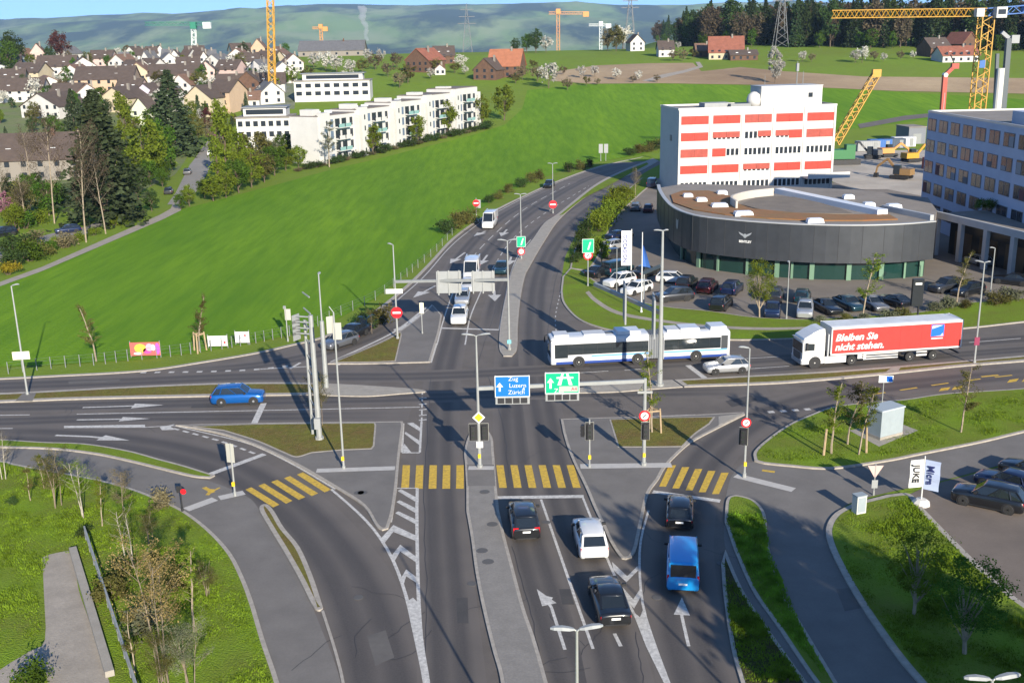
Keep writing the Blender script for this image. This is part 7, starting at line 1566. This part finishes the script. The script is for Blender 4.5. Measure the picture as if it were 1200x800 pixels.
# --- the wood on the hill
WGt = 'trees of the wood on the hill'
rnd = random.Random(77); wl = {'spruce':'dark spruce in the wood behind the meadow','bare':'bare brown tree in the wood behind the meadow','dark':'dark green tree in the wood behind the meadow','green':'green budding tree at the wood edge'}
for i in range(292):
    f = rnd.random()**1.15; x = 738+f*520; row = rnd.random()
    edge_y = 55 if x < 900 else 55+(x-900)*.02
    if x < 800: edge_y = 44+(x-742)*.18
    e = T(min(x,1290), edge_y); p = Vector((e.x*(1+row*.14), e.y*(1+row*.14)+row*6, 0)); p.z = tz(p.x,p.y)-.2; c = rnd.random()
    hh = rnd.uniform(19,29)*(1 if x > 800 else .60+.40*(x-738)/62)*(1.0 if x < 1000 else 1.04)
    if row < .10 and c > .55: kd, lf, hh = 'wood', 'green', hh*.45
    elif (x < 930 and c < .22) or c < .34 and x >= 930: kd, lf = 'spruce', 'spruce'
    elif c < .66: kd, lf = 'wood', 'bare'
    else: kd, lf = 'wood', 'dark'
    plant(kd, lf, p, hh*(1.05 if kd == 'spruce' else .92), wl[lf], WGt+', '+lf, k=rnd.randrange(3), wide=rnd.uniform(.85,1.25))
# --- big trees standing right of the picture whose shade falls over the slip road
rnd = random.Random(3)
for i, ((tx, ty), h) in enumerate((((7.5,68),17),((11,69),18),((14.5,67.5),18),((18,65.5),18),((21,60),18),((24,52),17),((12.5,60),17))):
    D = h/tan(radians(20)); plant('big','green',(tx+.335*D, ty-.942*D, .1),h,'tall leafy tree standing out of view, shading the right slip road','shade trees right of the view',k=i % 2,wide=.75)
# --- village lanes, field path
drape('field_path', [(-30,346),(0,331),(50,313),(118,283),(188,252),(200,245),(204,236),(212,240),(212,247),(190,258),(120,288),(50,318),(0,336),(-30,351)], GRAV, .08, 6)
drape('village_street', [(196,240),(206,226),(214,210),(222,194),(238,172),(248,160),(262,156),(258,170),(250,186),(242,205),(232,222),(218,240)], mat('pale_lane',(.22,.205,.185),.9,noise=(.3,.1)), .06, 6)
drape('village_lane', [(-30,300),(0,290),(30,283),(60,274),(100,266),(120,258),(120,264),(100,275),(62,284),(32,294),(8,306),(-30,318)], mat('pale_lane',(.22,.205,.185)), .06, 6)
drape('village_gardens', [(-40,258),(60,246),(150,232),(205,205),(232,160),(270,152),(262,120),(150,116),(0,116),(-40,118)], mat('garden_ground',(.115,.165,.03),1,noise=(.12,.4,(.15,.15,.07)),noise2=(.5,.5,(.06,.095,.02))), .03, 10)
drape('village_ground', [(-40,116),(150,116),(262,120),(345,128),(350,82),(180,76),(-40,82)], mat('village_ground',(.13,.16,.06),1,noise=(.1,.4,(.20,.19,.17)),noise2=(.5,.6,(.07,.10,.03))), .03, 11)
# --- grass blades on the near verges
GB = leafmat('grass_blades', (.158,.252,.022), .5, .3)
def tufts(poly_px, n, h, label, seed):
    rnd = random.Random(seed); ps = flat2(GP(poly_px)); xs = [p.x for p in ps]; ys = [p.y for p in ps]; mb = MB(); c = 0
    while c < n:
        x, y = rnd.uniform(min(xs),max(xs)), rnd.uniform(min(ys),max(ys))
        if not inside(ps, x, y): continue
        d = mnoise.noise(Vector((x*.35,y*.35,seed)))
        if d < rnd.uniform(-.5,.2): continue
        c += 1; hh = h*(1+d)*rnd.uniform(.5,1.2)
        for k in range(3):
            a = rnd.uniform(0,6.28); w_ = hh*.28; ox, oy = rnd.uniform(-.12,.12), rnd.uniform(-.12,.12); lx, ly = rnd.uniform(-.5,.5)*hh, rnd.uniform(-.5,.5)*hh
            mb.add([(x+ox-cos(a)*w_,y+oy-sin(a)*w_,.1),(x+ox+cos(a)*w_,y+oy+sin(a)*w_,.1),(x+ox+lx,y+oy+ly,.1+hh)], [(0,1,2)])
    o = mb.build('grass_tufts', GB); tag(o, label, 'grass', kind='stuff')
tufts([(-30,546),(20,549),(75,560),(125,571),(185,592),(212,606),(240,626),(264,652),(278,680),(290,712),(302,752),(318,805),(150,805),(128,740),(98,655),(60,645),(45,690),(48,745),(0,780),(-30,790)],11000,.12,'rough grass blades on the lower left verge',1)
tufts([(893,520),(928,502),(980,482),(1060,473),(1200,461),(1230,462),(1230,496),(1150,513),(1080,528),(1040,535),(925,542),(890,536)],6000,.11,'rough grass blades round the switch cabinet',2)
tufts([(984,612),(1004,598),(1064,586),(1080,602),(1110,634),(1160,682),(1200,716),(1230,760),(1200,830),(1110,825),(1080,790),(1020,715),(992,668)],9000,.13,'rough grass blades on the lower right verge',3)
tufts([(848,660),(852,700),(862,760),(874,800),(940,800),(898,738),(870,696)],2500,.14,'rough grass blades on the dark slip bank',4); tufts([(853,612),(856,590),(884,594),(896,610),(900,645),(940,742),(970,795),(912,730),(884,690),(864,645)],3000,.14,'rough grass blades beside the slip footway',5)
HAZE = 4.2e-5
# ================================================================ LIGHT, SKY, CAMERA
SUN_EL, SHADOW_HEAD = radians(20), radians(19.6)     # shadows fall 19.6 degrees left of straight ahead
sd = Vector((sin(SHADOW_HEAD)*cos(SUN_EL), -cos(SHADOW_HEAD)*cos(SUN_EL), sin(SUN_EL)))   # towards the sun
L = bpy.data.lights.new('sun', 'SUN'); L.energy = 4.5; L.angle = radians(.55); L.color = (1, .905, .75)
lo = bpy.data.objects.new('sun', L); COL.objects.link(lo); lo.rotation_euler = sd.to_track_quat('Z', 'Y').to_euler(); lo.location = (60,-80,90)
w = bpy.data.worlds.new('World'); scene.world = w; w.use_nodes = True
nt = w.node_tree; bg = nt.nodes['Background']; sk = nt.nodes.new('ShaderNodeTexSky')
sk.sky_type = 'NISHITA'; sk.sun_disc = False; sk.sun_elevation = SUN_EL; sk.sun_rotation = atan2(sd.x, sd.y); sk.altitude = 450
sk.air_density = 1.0; sk.dust_density = .3; sk.ozone_density = 5
tc = nt.nodes.new('ShaderNodeTexCoord'); va = nt.nodes.new('ShaderNodeVectorMath'); va.operation = 'ADD'; va.inputs[1].default_value = (0,0,.20); vn = nt.nodes.new('ShaderNodeVectorMath'); vn.operation = 'NORMALIZE'
nt.links.new(tc.outputs['Generated'], va.inputs[0]); nt.links.new(va.outputs[0], vn.inputs[0]); nt.links.new(vn.outputs[0], sk.inputs[0])
nt.links.new(sk.outputs[0], bg.inputs[0]); bg.inputs[1].default_value = .118
cam = bpy.data.cameras.new('camera'); cam.sensor_fit = 'HORIZONTAL'; cam.sensor_width = 36; cam.lens = 36*F/1200; cam.clip_start = .5; cam.clip_end = 40000
co = bpy.data.objects.new('camera', cam); COL.objects.link(co)
M3 = Matrix((_rt, _up, -_fw)).transposed(); co.matrix_world = Matrix.Translation(EYE) @ M3.to_4x4()
scene.camera = co
scene.view_settings.view_transform = 'Standard'; scene.view_settings.look = 'None'; scene.view_settings.exposure = 1.14; scene.view_settings.gamma = 1
scene.render.engine = 'CYCLES'
cy = scene.cycles; cy.use_denoising = True; cy.max_bounces = 5; cy.diffuse_bounces = 2; cy.glossy_bounces = 2; cy.transmission_bounces = 3; cy.volume_bounces = 0; cy.transparent_max_bounces = 8; cy.caustics_reflective = False; cy.caustics_refractive = False
cy.sample_clamp_indirect = 4
scene.render.resolution_x, scene.render.resolution_y = 1024, 682
# thin even haze over the whole valley
hm = bpy.data.materials.new('haze_air'); hm.use_nodes = True; ht = hm.node_tree
for n in list(ht.nodes): ht.nodes.remove(n)
o = ht.nodes.new('ShaderNodeOutputMaterial'); v = ht.nodes.new('ShaderNodeVolumePrincipled')
v.inputs['Color'].default_value = (.46,.68,1,1); v.inputs['Density'].default_value = HAZE; v.inputs['Anisotropy'].default_value = 0
ht.links.new(v.outputs[0], o.inputs['Volume'])
mb = MB(); mb.box(0, 6250, -64, 17000, 14000, 600); hz_o = mb.build('haze', hm); hz_o['kind'] = 'stuff'
